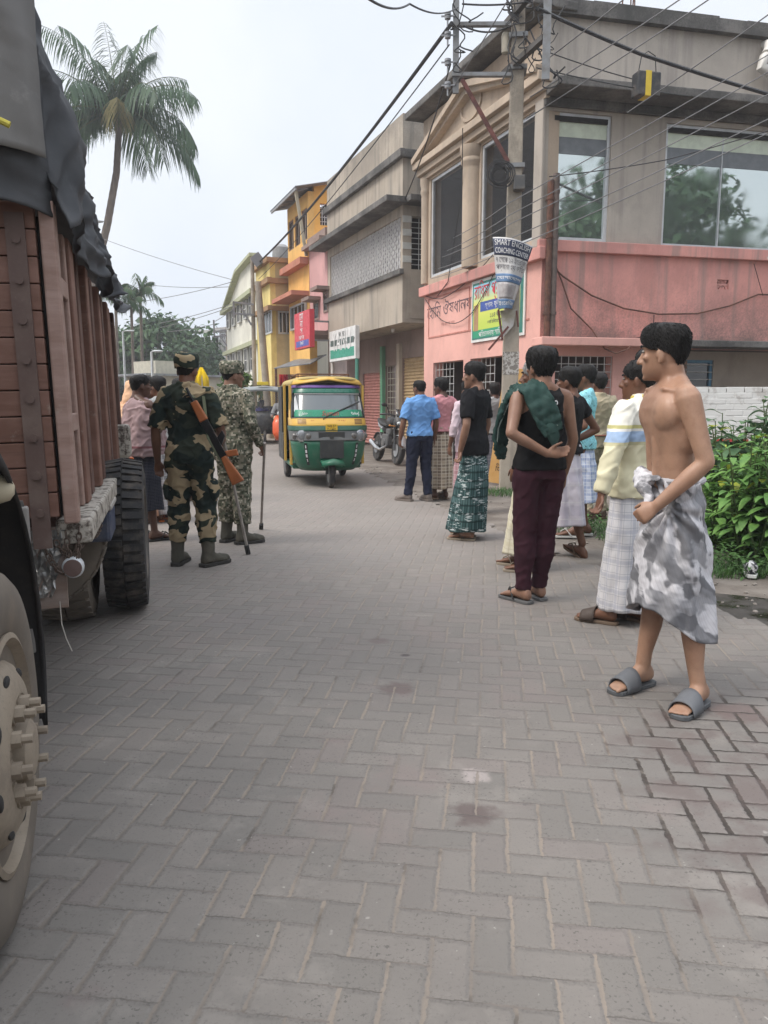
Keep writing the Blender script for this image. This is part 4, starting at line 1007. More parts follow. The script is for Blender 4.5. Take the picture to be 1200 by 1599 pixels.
            nz = noise.noise(V((a*2.2, t*5, seed*3.7)))*.004+noise.noise(V((p.x*60, p.y*60, seed+p.z*30)))*.0025
            return p+nr*(grow+nz*(.55-t*.4)+off)
        for i in range(m+1):
            for k in range(n): vs.append(hM @ surf(2*pi*k/n, .02+.98*i/m, 0))
        for i in range(m+1):
            for k in range(n): vs.append(hM @ surf(2*pi*k/n, .02+.98*i/m, -.028 if i < m else -.010))
        N = (m+1)*n
        for i in range(m):
            for k in range(n):
                a, b, c, d = i*n+k, i*n+(k+1) % n, (i+1)*n+(k+1) % n, (i+1)*n+k
                fs.append((a, b, c, d)); fs.append((N+d, N+c, N+b, N+a))
        for k in range(n): fs.append((m*n+k, m*n+(k+1) % n, N+m*n+(k+1) % n, N+m*n+k))
        fs.append(tuple(range(n-1, -1, -1)))
        mb.add(vs, fs)
        for q in range(tufts):      # short locks breaking the outline
            a = rq.uniform(0, 2*pi); t = rq.uniform(.02, 1.0)**.8
            p0 = surf(a, t, -.004); p1 = surf(a+rq.uniform(-.12, .12)-.08, min(1.05, t+rq.uniform(.10, .26)), rq.uniform(.0, .007)*(1+quiff*15))
            mm = (p0+p1)/2+(p0-V((0, 0, .12))).normalized()*.006
            mb.tube([hM @ p0, hM @ mm, hM @ p1], [.0024*s.k, .0021*s.k, .0005], 4)
        return mb.build(name, mat_ or HAIR, s.root, True, 0, 80)
    def finish(s, mb, name, m, voxel=.011, smooth=3, wr=.006, seed=0, strz=.35, freq=14, parent=None):
        "remesh a clothing shell, then press wrinkles into it"
        me = remesh(mb, voxel*s.k, smooth, .5); inv = ROOTM[s.root.name].inverted(); me.transform(inv)
        if wr:
            nrm = [v.normal.copy() for v in me.vertices]
            for v, nn in zip(me.vertices, nrm):
                c = v.co; w_ = noise.noise(V((c.x*freq, c.y*freq, c.z*freq*strz+seed*9)))*.6+noise.noise(V((c.x*freq*.9+c.z*freq*1.3, c.y*freq, c.z*freq*1.1-c.x*freq+seed*5)))*.6
                w_ += .35*noise.noise(V((c.x*freq*2.6, c.y*freq*2.6, c.z*freq*1.6+seed)))
                w_ += 1.1*max(0, .22-abs(noise.noise(V((c.x*freq*.7+seed, c.y*freq*.7+c.z*5, c.z*freq*.75-c.x*6)))))/.22-.35
                v.co = c+nn*(w_*wr)
        return link(name, me, m, s.root, True, 0, 180)
    def top(s, m, kind='tee', hem=.86, e=.016, loose=.03, sleeve=.55, seed=1, name=None, wr=.006, neck=1.468):
        mb = MB(s.M)
        if kind == 'tank':
            s.torso(mb, e, hem, 1.452, e2=loose, wf=lambda z: 1-.42*max(0, min(1, (z-1.24)/.17)))
            for sd in (-1, 1): mb.limb([s.P((.085*sd, .09, 1.32)), s.P((.088*sd, .05, 1.415)), s.P((.085*sd, -.03, 1.452)), s.P((.08*sd, -.10, 1.40)), s.P((.07*sd, -.112, 1.30))], [.035, .033, .033, .034, .035], 10)
        else:
            s.torso(mb, e, hem, neck, e2=loose)
            for sd in (-1, 1):
                sh, el, wr_ = s.armpts(sd); inn = s.P((.10*sd, -.02, 1.38)); q = s.fat
                mb.limb([s.P((.03*sd, -.04, 1.46)), s.P((.10*sd, -.03, 1.428)), sh], [.05, .054, .062], 10)
                if sleeve <= 1: 
                    en = sh.lerp(el, sleeve); mb.tube([inn, sh, sh.lerp(el, .25), en], [.075, .074*q, .070*q, .066*q+.008*(kind == 'shirt')], 16)
                else:
                    en = el.lerp(wr_, sleeve-1); mb.tube([inn, sh, sh.lerp(el, .3), sh.lerp(el, .8), el.lerp(sh, .03), el.lerp(wr_, .12), el.lerp(en, .6), en.lerp(el, .06), en], [.075, .074*q, .068*q, .060*q, .058*q, .057*q, .052*q, .046*q, .040*q], 16)
            if kind in ('shirt', 'polo'):      # collar
                mb.lathe([(.072, 0), (.078, .0), (.074, .045), (.068, .05)], 20, tuple(s.P((0, -.028, neck-.012))))
        return s.finish(mb, name or ('shirt' if kind != 'tank' else 'vest'), m, .0105, 3, wr, seed)
    def trousers(s, m, waist=1.03, e=.018, seed=3, cuff=.032, ankle=.09, wr=.007, knee=.075, thigh=.105):
        mb = MB(s.M); s.torso(mb, e, .86, waist)
        for sd in (-1, 1):
            hp, kn, an = s.legpts(sd); q = s.fat; low = an+(kn-an)*((ankle-.085)/.4)
            mb.limb([V((.05*sd, -.005, .93)), hp+V((.0, 0, -.03))], [.10, .10], 12)
            mb.tube([hp+V((0, -.01, .05)), hp+V((0, -.005, -.03)), hp.lerp(kn, .35), hp.lerp(kn, .75), kn, kn.lerp(an, .3)+V((0, -.012, 0)), kn.lerp(an, .7), low.lerp(kn, .06), low],
                    [.095*q, thigh*q, .096*q, knee*1.08, knee, knee*.98, .045+cuff*.6, .036+cuff, .034+cuff], 18)
        return s.finish(mb, 'trousers', m, .0105, 3, wr, seed)
    def lungi(s, m, waist=1.03, hem=.12, rx=.20, ry=.19, flare=1.0, folds=7, amp=.022, seed=1, hemfn=None, name='lungi', knot=True, drape=0.0, cx=0.0, cy=0.0, diag=0.0, hipe=.03, pull=None):
        n = 168 if pull else 120; m_ = 64 if pull else 40; vs = []; uv = []; rq = random.Random(seed); ph = [rq.uniform(0, 6.28) for _ in range(9)]
        la = s.leg[-1]['a']; ra = s.leg[1]['a']
        ctr = V((cx+(ra[0]-la[0])/2, cy+(la[1]+ra[1])/2+.02, 0))
        for i in range(m_+1):
            t = i/m_
            for k in range(n):
                a = 2*pi*k/n; hz = hem+(hemfn(a) if hemfn else 0)+.008*sin(3*a+ph[0])
                z = waist+.008*sin(2*a+ph[1])*(1-t)-(waist-hz)*t
                u = min(1, t*2.4)     # waist -> hip
                hx = (.152+.012)*(1-u)+(.172+hipe)*u; hy = (.097)*(1-u)+(.11+hipe)*u
                hx *= s.fat; hy *= s.fat; v_ = max(0, (t-.35)/.65)
                X = hx*(1-v_)+rx*flare*v_; Y = hy*(1-v_)+ry*flare*v_
                f = 0
                for j, kk in enumerate((3, 5, folds, folds+4, folds*2+1)):
                    f += sin(kk*a+ph[j]+diag*t*(3 if j < 3 else 5))*(1, .8, .9, .5, .3)[j]
                fa = amp*(.12+.88*min(1, t*1.2))*f*.45
                fa += .004*noise.noise(V((a*9, t*26, seed)))+ .010*noise.noise(V((a*2.5+diag*2*t, t*9, seed+3)))*(1-abs(t-.4))
                if pull:
                    du = (((a-pull[0]+pi) % (2*pi))-pi)*.19; dv = pull[1]-z; rho = math.hypot(du, dv); fa += (.008+.017*sin(math.atan2(du, dv)*13+noise.noise(V((du*6, dv*6, 1)))*2))*min(1, rho/.06)*math.exp(-rho/.38)
                if drape: fa += drape*math.exp(-((((a-pi/2+pi) % (2*pi))-pi)/.35)**2)*min(1, t*3)*sin(t*3.1)
                c = ctr*v_; p = V((c.x+(X+fa)*cos(a), c.y+(Y+fa)*sin(a)*1.0, z))
                vs.append(s.M @ p); uv.append((a*.19, z))
        fs = [(i*n+k, (i+1)*n+k, (i+1)*n+(k+1) % n, i*n+(k+1) % n) for i in range(m_) for k in range(n)]
        mb = MB(); mb.add(vs, fs); nv = len(vs)
        me = mb.mesh(name, ROOTM[s.root.name].inverted()); ul = me.uv_layers.new(name='UVMap')
        for p in me.polygons:
            for li, vi in zip(p.loop_indices, p.vertices):
                uu = uv[vi][0]
                if uu < .2 and max(uv[w][0] for w in p.vertices) > 1.0: uu += 2*pi*.19
                ul.data[li].uv = (uu, uv[vi][1])
        o = link(name, me, m, s.root, True, 0, 180, solid=.006*s.k)
        if knot:
            q = MB(s.M); q.lathe([(.10, 0)], 3) if False else None
            pts = [V(((.158*s.fat)*cos(2*pi*k/24), (.100*s.fat+.004)*sin(2*pi*k/24)+.0, waist+.004*sin(k*2.1))) for k in range(25)]
            q.tube(pts, [.014+.005*sin(k*1.7) for k in range(25)], 8); q.limb([V((.02, .105*s.fat, waist+.01)), V((.045, .125*s.fat, waist-.02)), V((.04, .125*s.fat, waist-.07))], [.025, .03, .018], 10)
            q.build('waist_roll', m, o, True)
        return o
    def sandals(s, m, strap=None, kind='flip', sole=.02):
        for sd in (-1, 1):
            mb = MB(s.M); (a, f, r), pt = s.foot(MB(), sd); poly = []
            for y, hw in ((-.075, .018), (-.07, .03), (-.04, .041), (0, .042), (.05, .041), (.10, .046), (.15, .052), (.19, .048), (.212, .03), (.218, .012)): poly.append((y, hw))
            out = [(y, hw) for y, hw in poly]+[(y, -hw) for y, hw in reversed(poly)]
            mb.prism(out, lambda y, x: pt(y, x, .001), lambda y, x: pt(y, x, .021))
            o = mb.build('sandal', m, s.root, False, .003)
            q = MB(s.M)
            if kind == 'flip':
                q.tube([pt(.165, -.022*sd, .02), pt(.15, -.012*sd, .066), pt(.11, .02*sd, .092), pt(.05, .049*sd, .022)], .006, 6)
                q.tube([pt(.165, -.022*sd, .02), pt(.15, -.015*sd, .066), pt(.10, -.03*sd, .09), pt(.05, -.049*sd, .022)], .006, 6)
            else:
                rings = []
                for y in (.075, .10, .125, .15, .168):
                    ring = []
                    for k in range(13):
                        an = pi*k/12; ring.append(pt(y, .058*cos(an), .012+(.094-(y-.075)*.40)*sin(an)**.75))
                    rings.append(ring)
                q.loft(rings, False, False)
            q.build('strap', strap or m, o, True, solid=.006 if kind != 'flip' else 0)
    def boots(s, m, hi=.2, name='boot', sole=None):
        for sd in (-1, 1):
            mb = MB(s.M); s.foot(mb, sd, .012, False); h, k, a = s.legpts(sd)
            (aa, f, r), pt = s.foot(MB(), sd)
            mb.limb([pt(.12, 0, .04), pt(.19, 0, .035)], [.052, .04], 12)
            if hi > .1: mb.tube([pt(-.01, 0, .04), a+V((0, 0, .04)), a+(k-a)*(hi/.4)], [.058, .054, .06], 16)
            o = s.finish(mb, name, m, .009, 3, .002, 2)
            q = MB(s.M); poly = [(y, hw+.006) for y, hw in ((-.082, .018), (-.076, .034), (-.04, .046), (.05, .044), (.12, .054), (.18, .054), (.215, .036), (.225, .012))]
            q.prism(poly+[(y, -hw) for y, hw in reversed(poly)], lambda y, x: pt(y, x, .001), lambda y, x: pt(y, x, .03)); q.build('sole', sole or m, o, False, .003)
    def world(s, p): return s.M @ V(p)
def camo(name, cols, scale, lo, pix=0, second=None):
    t = NT(name); o = t.tc.outputs['Object']; v = o
    if pix:
        sn = t.n('ShaderNodeVectorMath', operation='SNAP'); t.l(o, sn.inputs[0]); sn.inputs[1].default_value = (pix,)*3; v = sn.outputs[0]
    n1 = t.noise(t.map(v, (1, 1, 1.7)), scale, 2, .5, .6 if not pix else 0); n2 = t.noise(t.map(v, (1, 1, 1.5), (0, 0, 0), (5, 3, 1)), scale*1.1, 2, .5, .5 if not pix else 0)
    c = t.mix(t.ramp(n2, .50, .515), cols[0], cols[1]); c = t.mix(t.ramp(n1, lo, lo+.012), c, cols[2])
    if len(cols) > 3: c = t.mix(t.ramp(t.noise(v, scale*1.7, 1), .60, .61), c, cols[3])
    f = t.noise(o, 200, 2); t.bump(f, .15, .002); return t.fin(c, .9, 0, .15)
def F1(p, yaw=0): return p
grey_flip = flat('grey_rubber', (.12, .12, .12), .8); brown_flip = flat('brown_rubber', (.16, .11, .075), .8); tan_flip = flat('tan_rubber', (.30, .25, .19), .8); blackrub = flat('black_rubber', (.03, .03, .03), .8)
# ---- shirtless man, right foreground
def ikat():
    t = NT('grey_white_ikat'); u, v, _ = uv_of(t); o = t.tc.outputs['Object']
    ud = t.m('ADD', u, t.m('MULTIPLY', v, .45)); row = t.m('MULTIPLY', t.m('FLOOR', t.m('DIVIDE', v, .022)), .022)
    fe = t.noise(t.comb(t.m('MULTIPLY', ud, 10), t.m('MULTIPLY', row, 160)), 1.0, 2)
    n = t.m('ADD', t.noise(t.comb(t.m('MULTIPLY', ud, 9), t.m('MULTIPLY', v, 8)), 1.0, 2, .5), t.m('MULTIPLY', t.m('SUBTRACT', fe, .5), .16))
    g = t.noise(t.comb(t.m('MULTIPLY', ud, 6), t.m('MULTIPLY', v, 9), 5.0), 1.0, 2)
    c = t.mix(t.ramp(n, .45, .53), (.155, .155, .165), (.55, .54, .56)); c = t.mix(t.ramp(g, .50, .58, 0, .8), c, (.27, .27, .285))
    c = t.mix(t.m('MULTIPLY', stripes(t, ud, .016, .3), .12), c, (.10, .10, .11))
    f = t.noise(o, 260, 2); t.bump(f, .12, .0015); return t.fin(c, .9, 0, .15)
p = gnd(1032, 1086); 
sp = skin_mat('bare_torso_skin', (.385, .228, .152), [((.09, .118, 1.298), .030, (.10, .045, .032)), ((-.09, .118, 1.298), .030, (.10, .045, .032)), ((0, .10, 1.07), .018, (.10, .05, .035))])
A = Person('shirtless man holding up his grey and white lungi, standing nearest on the right', p.x+.02, p.y, 88, 1.655, sp, .96, head=-34, pitch=-2, twist=6, lean=.13, voxel=.0055, spots=True,
           L=dict(e=(.235, -.055, 1.125), w=(.19, .14, .935), d=(-.3, .75, -.62), n=(-.55, -.5, -.1), c=1.25), Rr=dict(e=(.22, -.06, 1.13), w=(.20, .05, .90)),
           legs=(dict(k=(.11, -.03, .47), a=(.135, -.105, .085), yaw=46), dict(k=(.11, .05, .47), a=(.115, .075, .085), yaw=-34)))
A.body().hair(vol=.009, top=.024, nape=.062, front=.178, temple=.138, quiff=.024, seed=4, tufts=1800)
A.lungi(ikat(), 1.03, .375, .212, .180, 1.0, 6, .028, 5, hemfn=lambda a: -.06*cos(a)*0+.10*max(0, cos(a-2.2))**2-.07*max(0, cos(a+2.3)), diag=1.0, drape=.0, cy=.0, pull=(2.45, .92))
q = MB(A.M); q.limb([V((-.09, .12, 1.045)), V((-.03, .15, 1.035)), V((.03, .155, 1.045)), V((.09, .12, 1.035))], [.016, .034, .036, .016], 12); q.limb([V((-.01, .165, 1.03)), V((-.06, .155, .985)), V((-.10, .15, .94))], [.03, .026, .02], 10)
def ikat_o():
    t = NT('ikat_knot'); o = t.tc.outputs['Object']; n = t.noise(t.map(o, (14, 14, 22)), 1, 3); c = t.mix(t.ramp(n, .42, .58), (.17, .17, .18), (.60, .59, .61)); t.bump(t.noise(t.map(o, (60, 60, 20)), 1, 2), .5, .004); return t.fin(c, .9, 0, .15)
A.finish(q, 'waist_knot', ikat_o(), .007, 2, .012, 3, 1.0, 22)
A.sandals(flat('grey_slide_sole', (.10, .105, .11), .75), flat('grey_slide_strap', (.13, .135, .145), .7), 'slide')
# ---- black sleeveless shirt, maroon trousers
p = gnd(836, 940)
B = Person('man in black sleeveless shirt and maroon trousers with hand behind his back', p.x, p.y, 14, 1.66, 0, .93, head=14, L=dict(e=(.27, -.14, 1.17), w=(.02, -.165, 1.035), d=(-1, -.05, .10), n=(.05, -1, .25), c=.45),
           Rr=dict(e=(.235, -.02, 1.12), w=(.22, .06, .88)), legs=(dict(k=(.085, .02, .47), a=(.09, .0, .085), yaw=22), dict(k=(.07, .03, .47), a=(.055, .06, .085), yaw=-4)))
B.body().hair(vol=.020, top=.026, nape=.03, front=.17, temple=.10, seed=2, tufts=1000)
B.top(cloth('black_jersey', (.013, .013, .014)), 'tank', .92, .018, .042, seed=5, wr=.004)
B.trousers(cloth('maroon_jersey', (.048, .017, .025), (.036, .013, .02)), .99, seed=2, cuff=.02, knee=.078, thigh=.108, wr=.005)
B.sandals(grey_flip, blackrub)
text('shirt_print', 'SENSE', .085, flat('white_print', (.75, .75, .75), .8), B.root, B.M @ Matrix.Translation((.025, -.1385, 1.27)) @ Matrix.Rotation(R(90), 4, 'X') @ Matrix.Rotation(R(-88), 4, 'Z'))
# ---- man behind him in cream lungi, cap
p = gnd(806, 893)
C_ = Person('man with greying hair in cream lungi mostly hidden behind the maroon trousers', p.x+.12, p.y+.05, 60, 1.63, 1, 1.0, head=10, legs=(dict(k=(.09, .0, .47), a=(.10, -.03, .085)), dict(k=(.09, .08, .47), a=(.09, .12, .085))))
C_.body().hair(seed=7, tufts=200, mat_=cloth('grey_hair', (.12, .12, .12), (.35, .34, .33)))
C_.top(cloth('dark_cotton', (.05, .055, .055)), 'tee', .9, seed=2, sleeve=.6)
C_.lungi(plaid('cream_lungi_cloth', (.62, .58, .46), (.55, .50, .35), (.45, .40, .28), .3, .16, .2, .05), 1.0, .14, .17, .17, 1, 6, .012, 2); C_.sandals(tan_flip)
# ---- man with elbow out behind
p = gnd(884, 868)
D_ = Person('man in black shirt and pale lilac wrap stepping behind the maroon trousers, elbow out', p.x-.02, p.y, 48, 1.60, 1, .95, head=12, Rr=dict(e=(.36, -.10, 1.16), w=(.17, .06, 1.04), d=(-.8, .5, -.2), n=(-.3, -.6, 0), c=.6),
           L=dict(e=(.3, .0, 1.16), w=(.16, .1, 1.04)), legs=(dict(k=(.09, .05, .47), a=(.09, .12, .085)), dict(k=(.09, -.02, .45), a=(.09, -.14, .12), pit=-24, lift=.03)))
D_.body().hair(seed=9, tufts=200); D_.top(cloth('black_tee', (.018, .018, .02)), 'tee', .95, seed=4, sleeve=.45)
D_.lungi(plaid('lilac_wrap', (.60, .56, .62), (.45, .42, .50), (.66, .64, .66), .2, .3, .3, .06), 1.02, .30, .19, .20, 1.05, 7, .02, 3); D_.sandals(brown_flip)
# ---- turquoise tee
p = gnd(906, 838)
E_ = Person('young man in turquoise printed tee and blue white checked lungi folded to the knee', p.x, p.y, 72, 1.66, 1, .9, head=-4, L=dict(e=(.25, -.02, 1.13), w=(.16, .17, 1.03), d=(-.3, .9, -.1), n=(-.7, 0, -.5)),
           legs=(dict(k=(.09, .0, .47), a=(.09, .03, .085)), dict(k=(.09, .05, .47), a=(.09, -.05, .085))))
E_.body().hair(vol=.012, top=.03, nape=.06, seed=11, tufts=260, temple=.13, quiff=.01)
def tq():
    t = NT('turquoise_print'); o = t.tc.outputs['Object']; n = t.noise(o, 9, 2, .5, 2.5)
    c = t.mix(t.ramp(t.m('ABSOLUTE', t.m('SUBTRACT', n, .5)), .008, .016, 1, 0), (.27, .60, .66), (.05, .12, .15)); t.bump(t.noise(o, 260, 2), .1, .001); return t.fin(c, .9, 0, .15)
E_.top(tq(), 'tee', .90, seed=6, sleeve=.7, loose=.04)
E_.lungi(plaid('blue_white_check', (.55, .60, .72), (.25, .32, .52), (.72, .74, .78), .07, .07, .35, .12), 1.0, .36, .175, .185, 1, 7, .02, 8); E_.sandals(flat('white_rubber', (.55, .55, .52), .7))
# ---- khaki man behind
p = gnd(932, 815)
F_p = Person('man in khaki uniform shirt with red brown belt standing behind the turquoise tee', p.x+.02, p.y+.2, 20, 1.62, 1, 1.08, head=10)
F_p.body().hair(seed=12, tufts=150); kh = cloth('khaki_cotton', (.42, .36, .25)); F_p.top(kh, 'shirt', .99, seed=3, sleeve=.6); F_p.trousers(cloth('khaki_drill', (.36, .31, .22)), 1.02)
q = MB(F_p.M); q.tube([V((.185*cos(a*pi/12), .125*sin(a*pi/12)-.003, 1.005)) for a in range(25)], .022, 8, True, .35, (0, 0, 1)); q.build('belt', flat('red_brown_leather', (.22, .06, .035), .5), F_p.root, True); F_p.boots(flat('brown_shoe', (.08, .05, .035), .5), .08, 'shoe')
# ---- cream striped polo
p = gnd(985, 985)
def stripe_shirt():
    t = NT('cream_striped_knit'); x, y, z = t.sep(t.tc.outputs['Object'])
    c = t.mix(t.ramp(z, 1.2, 1.215), (.64, .60, .42), (.74, .72, .64))
    band = lambda a, b: t.m('MULTIPLY', t.m('GREATER_THAN', z, a), t.m('LESS_THAN', z, b))
    c = t.mix(band(1.115, 1.175), c, (.36, .48, .66)); c = t.mix(band(1.175, 1.19), c, (.70, .69, .66)); c = t.mix(band(1.19, 1.21), c, (.50, .47, .22)); c = t.mix(band(1.095, 1.115), c, (.5, .47, .3))
    t.bump(t.noise(t.tc.outputs['Object'], 260, 2), .15, .0015); return t.fin(c, .92, 0, .15)
G_ = Person('man in long sleeved cream shirt with blue chest stripes beside the shirtless man', p.x+.03, p.y+.13, 40, 1.56, 1, 1.1, head=22, L=dict(e=(.32, -.03, 1.14), w=(.40, -.02, .90), d=(.15, .05, -1), n=(.8, .3, 0), c=.8),
            legs=(dict(k=(.09, .05, .47), a=(.10, .10, .085), yaw=18), dict(k=(.09, .0, .47), a=(.10, -.03, .085))))
G_.body().hair(vol=.012, top=.012, nape=.055, seed=14, tufts=260, front=.168)
G_.top(stripe_shirt(), 'polo', .86, .018, .035, sleeve=1.96, seed=8, wr=.008)
q = MB(G_.M); q.lathe([(.064, 0), (.082, .0), (.080, .04), (.070, .055), (.066, .05)], 24, tuple(G_.P((0, -.03, 1.452)))); q.build('collar', cloth('yellow_collar', (.62, .50, .14)), G_.root, True)
G_.lungi(plaid('white_grey_plaid', (.66, .65, .66), (.45, .46, .52), (.32, .33, .38), .10, .10, .25, .06), .98, .10, .155, .16, 1, 7, .018, 9, hipe=.018); G_.sandals(brown_flip, flat('dark_strap', (.07, .05, .04), .7), 'slide')
p = gnd(985, 940)
G2 = Person('dark haired man almost hidden behind the cream striped shirt', p.x+.24, p.y+.55, 40, 1.66, 2, 1.0, head=5); G2.body().hair(seed=15, vol=.03, top=.035, tufts=350); G2.top(cloth('ochre_cotton', (.55, .40, .10)), 'tee', .9); G2.lungi(plaid('pale_plaid', (.6, .58, .55), (.4, .4, .45), (.3, .3, .3)), 1.0, .12); G2.sandals(brown_flip)
# ---- black tee, green lungi
p = gnd(738, 842)
H_ = Person('man in black tee and dark green checked lungi looking up the street', p.x, p.y, 58, 1.68, 0, .98, head=8, L=dict(e=(.255, -.04, 1.13), w=(.235, .03, .885), d=(-.05, .1, -1), n=(.6, .5, 0), c=1.1),
            legs=(dict(k=(.09, .0, .47), a=(.10, -.0, .085), yaw=6), dict(k=(.09, .05, .47), a=(.09, .08, .085), yaw=10)))
H_.body().hair(vol=.013, top=.028, nape=.05, seed=16, tufts=350, quiff=.014)
H_.top(cloth('black_cotton', (.014, .014, .016)), 'tee', .84, .017, .03, sleeve=.78, seed=9, wr=.006)
H_.lungi(plaid('bottle_green_check', (.035, .075, .075), (.10, .17, .17), (.015, .03, .03), .055, .16, .3, .2, ikat=(.50, .55, .55)), .95, .09, .20, .19, 1.02, 6, .02, 12); H_.sandals(tan_flip, brown_flip)
# ---- hidden pair beside him
p = gnd(727, 800)
I_ = Person('person in pale pink top and pink checked skirt hidden behind the black tee', p.x+.02, p.y, 30, 1.55, 1, .95); I_.body().hair(seed=17, tufts=150)
I_.top(cloth('pale_pink_cotton', (.60, .48, .52)), 'tee', .8, seed=3, sleeve=1.5); I_.lungi(plaid('pink_check', (.42, .24, .26), (.32, .18, .2), (.5, .4, .4)), 1.0, .10, .18, .18, 1, 6, .02, 4); I_.sandals(brown_flip)
p = at(771, 700, 12.95)
J_ = Person('person in grey shirt with hair tied back standing near the yellow plank', p.x, p.y, 30, 1.6, 2, .95, head=-30); J_.body().hair(seed=18, vol=.025, nape=-.01, tufts=250)
J_.top(cloth('grey_cotton', (.36, .36, .36)), 'tee', .85, seed=4, sleeve=.9); J_.lungi(plaid('dark_check', (.06, .06, .08), (.10, .1, .12), (.2, .2, .2)), 1.0, .1); J_.sandals(brown_flip)
# ---- blue shirt
p = gnd(655, 783)
K_ = Person('man in sky blue half sleeved shirt and navy trousers watching the street', p.x, p.y, 22, 1.60, 1, 1.03, head=14, L=dict(e=(.26, -.02, 1.13), w=(.29, .02, .89), c=.7), legs=(dict(k=(.11, .04, .47), a=(.15, .06, .085), yaw=28), dict(k=(.10, .0, .47), a=(.12, -.04, .085), yaw=0)))
K_.body().hair(vol=.006, top=.006, nape=.05, seed=20, tufts=200, front=.17); K_.top(cloth('sky_blue_cotton', (.16, .33, .62), (.13, .28, .55)), 'shirt', .93, .018, .03, sleeve=.85, seed=10, wr=.007)
K_.trousers(cloth('navy_cotton', (.018, .022, .042)), 1.0, seed=5, cuff=.03); K_.boots(flat('grey_shoe', (.17, .14, .12), .6), .07, 'shoe')
# ---- pink shirt, plaid lungi, hand on hip
p = gnd(690, 783)
L_ = Person('man in pink sleeveless shirt and brown plaid lungi, hand on hip', p.x, p.y+.25, 38, 1.62, 2, .95, head=15, Rr=dict(e=(.37, -.16, 1.17), w=(.19, -.02, 1.03), d=(-.7, .6, -.3), n=(-.5, -.5, 0), c=.5), legs=(dict(k=(.09, .0, .47), a=(.10, .02, .085)), dict(k=(.08, .0, .47), a=(.06, -.03, .085))))
L_.body().hair(vol=.022, top=.025, nape=.045, seed=21, tufts=300); L_.top(cloth('pink_cotton', (.60, .27, .29)), 'tee', .97, .016, .028, sleeve=.32, seed=11)
L_.lungi(plaid('brown_cream_plaid', (.33, .27, .20), (.12, .09, .07), (.52, .46, .38), .14, .09, .3, .15), 1.02, .16, .18, .18, 1, 7, .02, 6); L_.sandals(brown_flip)
# ---- soldiers
camA = camo('desert_woodland_camouflage', ((.016, .025, .022), (.030, .038, .028), (.32, .25, .155)), 5.0, .512); camB = camo('pixel_camouflage', ((.10, .105, .075), (.19, .175, .13), (.045, .05, .035), (.34, .31, .25)), 22, .56, .016)
boot_m = dusty('olive_canvas_boot', (.05, .047, .035), (.2, .17, .13), .35, .8); sole_m = flat('boot_rubber', (.03, .028, .025), .8)
p = gnd(308, 884)
M_ = Person('soldier in dark green and tan camouflage seen from behind with slung rifle', p.x-.03, p.y, -4, 1.69, 1, 1.0, head=-6, group='soldiers in camouflage', L=dict(e=(.262, -.03, 1.12), w=(.285, .05, .86), d=(-.05, .15, -1), n=(-.3, -.9, 0), c=.8),
            Rr=dict(e=(.262, -.0, 1.13), w=(.22, .20, 1.02), d=(-.4, .8, -.3), n=(-.7, 0, -.3), c=.9), legs=(dict(k=(.12, .05, .47), a=(.14, .03, .085), yaw=2), dict(k=(.11, .04, .47), a=(.13, .0, .085), yaw=30)))
M_.body().hair(vol=.006, top=.004, nape=.06, seed=22, tufts=100)
M_.top(camA, 'shirt', .88, .022, .03, sleeve=.95, seed=12, wr=.009); M_.trousers(camA, 1.02, e=.022, cuff=.035, ankle=.2, wr=.010, thigh=.118, knee=.09); M_.boots(boot_m, .2, 'boot', sole_m)
q = MB(M_.M)
for sd in (-1, 1):
    hp, kn, an = M_.legpts(sd); c = hp.lerp(kn, .62)+V((.085*sd, .0, 0)); q.ell(c, (.045, .085, .10), 14, 8)
M_.finish(q, 'cargo_pocket', camA, .011, 2, .004)
def cap(P_, m, beret=False):
    q = MB(P_.M); hM = P_.headM()
    prof = [(.172, 1.0), (.185, 1.06), (.21, 1.03), (.232, .9), (.245, .62), (.25, .2)] if not beret else [(.135, 1.04), (.16, 1.08), (.185, 1.12), (.215, 1.12), (.236, 1.0), (.247, .7), (.252, .2)]
    q.loft([[hM @ V((.083*k*cos(a*pi/14), .108*k*sin(a*pi/14)-.006, z+(.008*sin(a*.7) if k > .5 else 0))) for a in range(28)] for z, k in prof])
    if not beret: q.loft([[hM @ V((x*w_, .09+y_, .168-y_*.25-.3*x*x*8)) for x in (-.07, -.045, -.02, 0, .02, .045, .07)] for y_, w_ in ((-.01, 1.0), (.04, 1.0), (.065, .8))], False, False)
    return q.build('cap' if not beret else 'patrol_cap', m, P_.root, True, solid=.004)
cap(M_, camA, True)
p = gnd(372, 848)
N_ = Person('soldier in grey green pixel camouflage turning his face to the right', p.x-.02, p.y, -28, 1.68, 0, 1.0, head=-26, group='soldiers in camouflage', Rr=dict(e=(.27, -.06, 1.14), w=(.25, .10, .93), d=(-.1, .6, -.6), n=(-.8, .0, -.3), c=1.1),
            legs=(dict(k=(.10, .03, .47), a=(.11, .0, .085), yaw=6), dict(k=(.09, .0, .47), a=(.10, -.02, .085), yaw=26)))
N_.body().hair(vol=.005, top=.004, nape=.06, seed=23, tufts=80); N_.top(camB, 'shirt', .86, .022, .035, sleeve=1.93, seed=13, wr=.008); N_.trousers(camB, 1.0, e=.022, cuff=.045, ankle=.2, wr=.010, thigh=.12, knee=.092); N_.boots(boot_m, .2, 'boot', sole_m); cap(N_, camB, True)
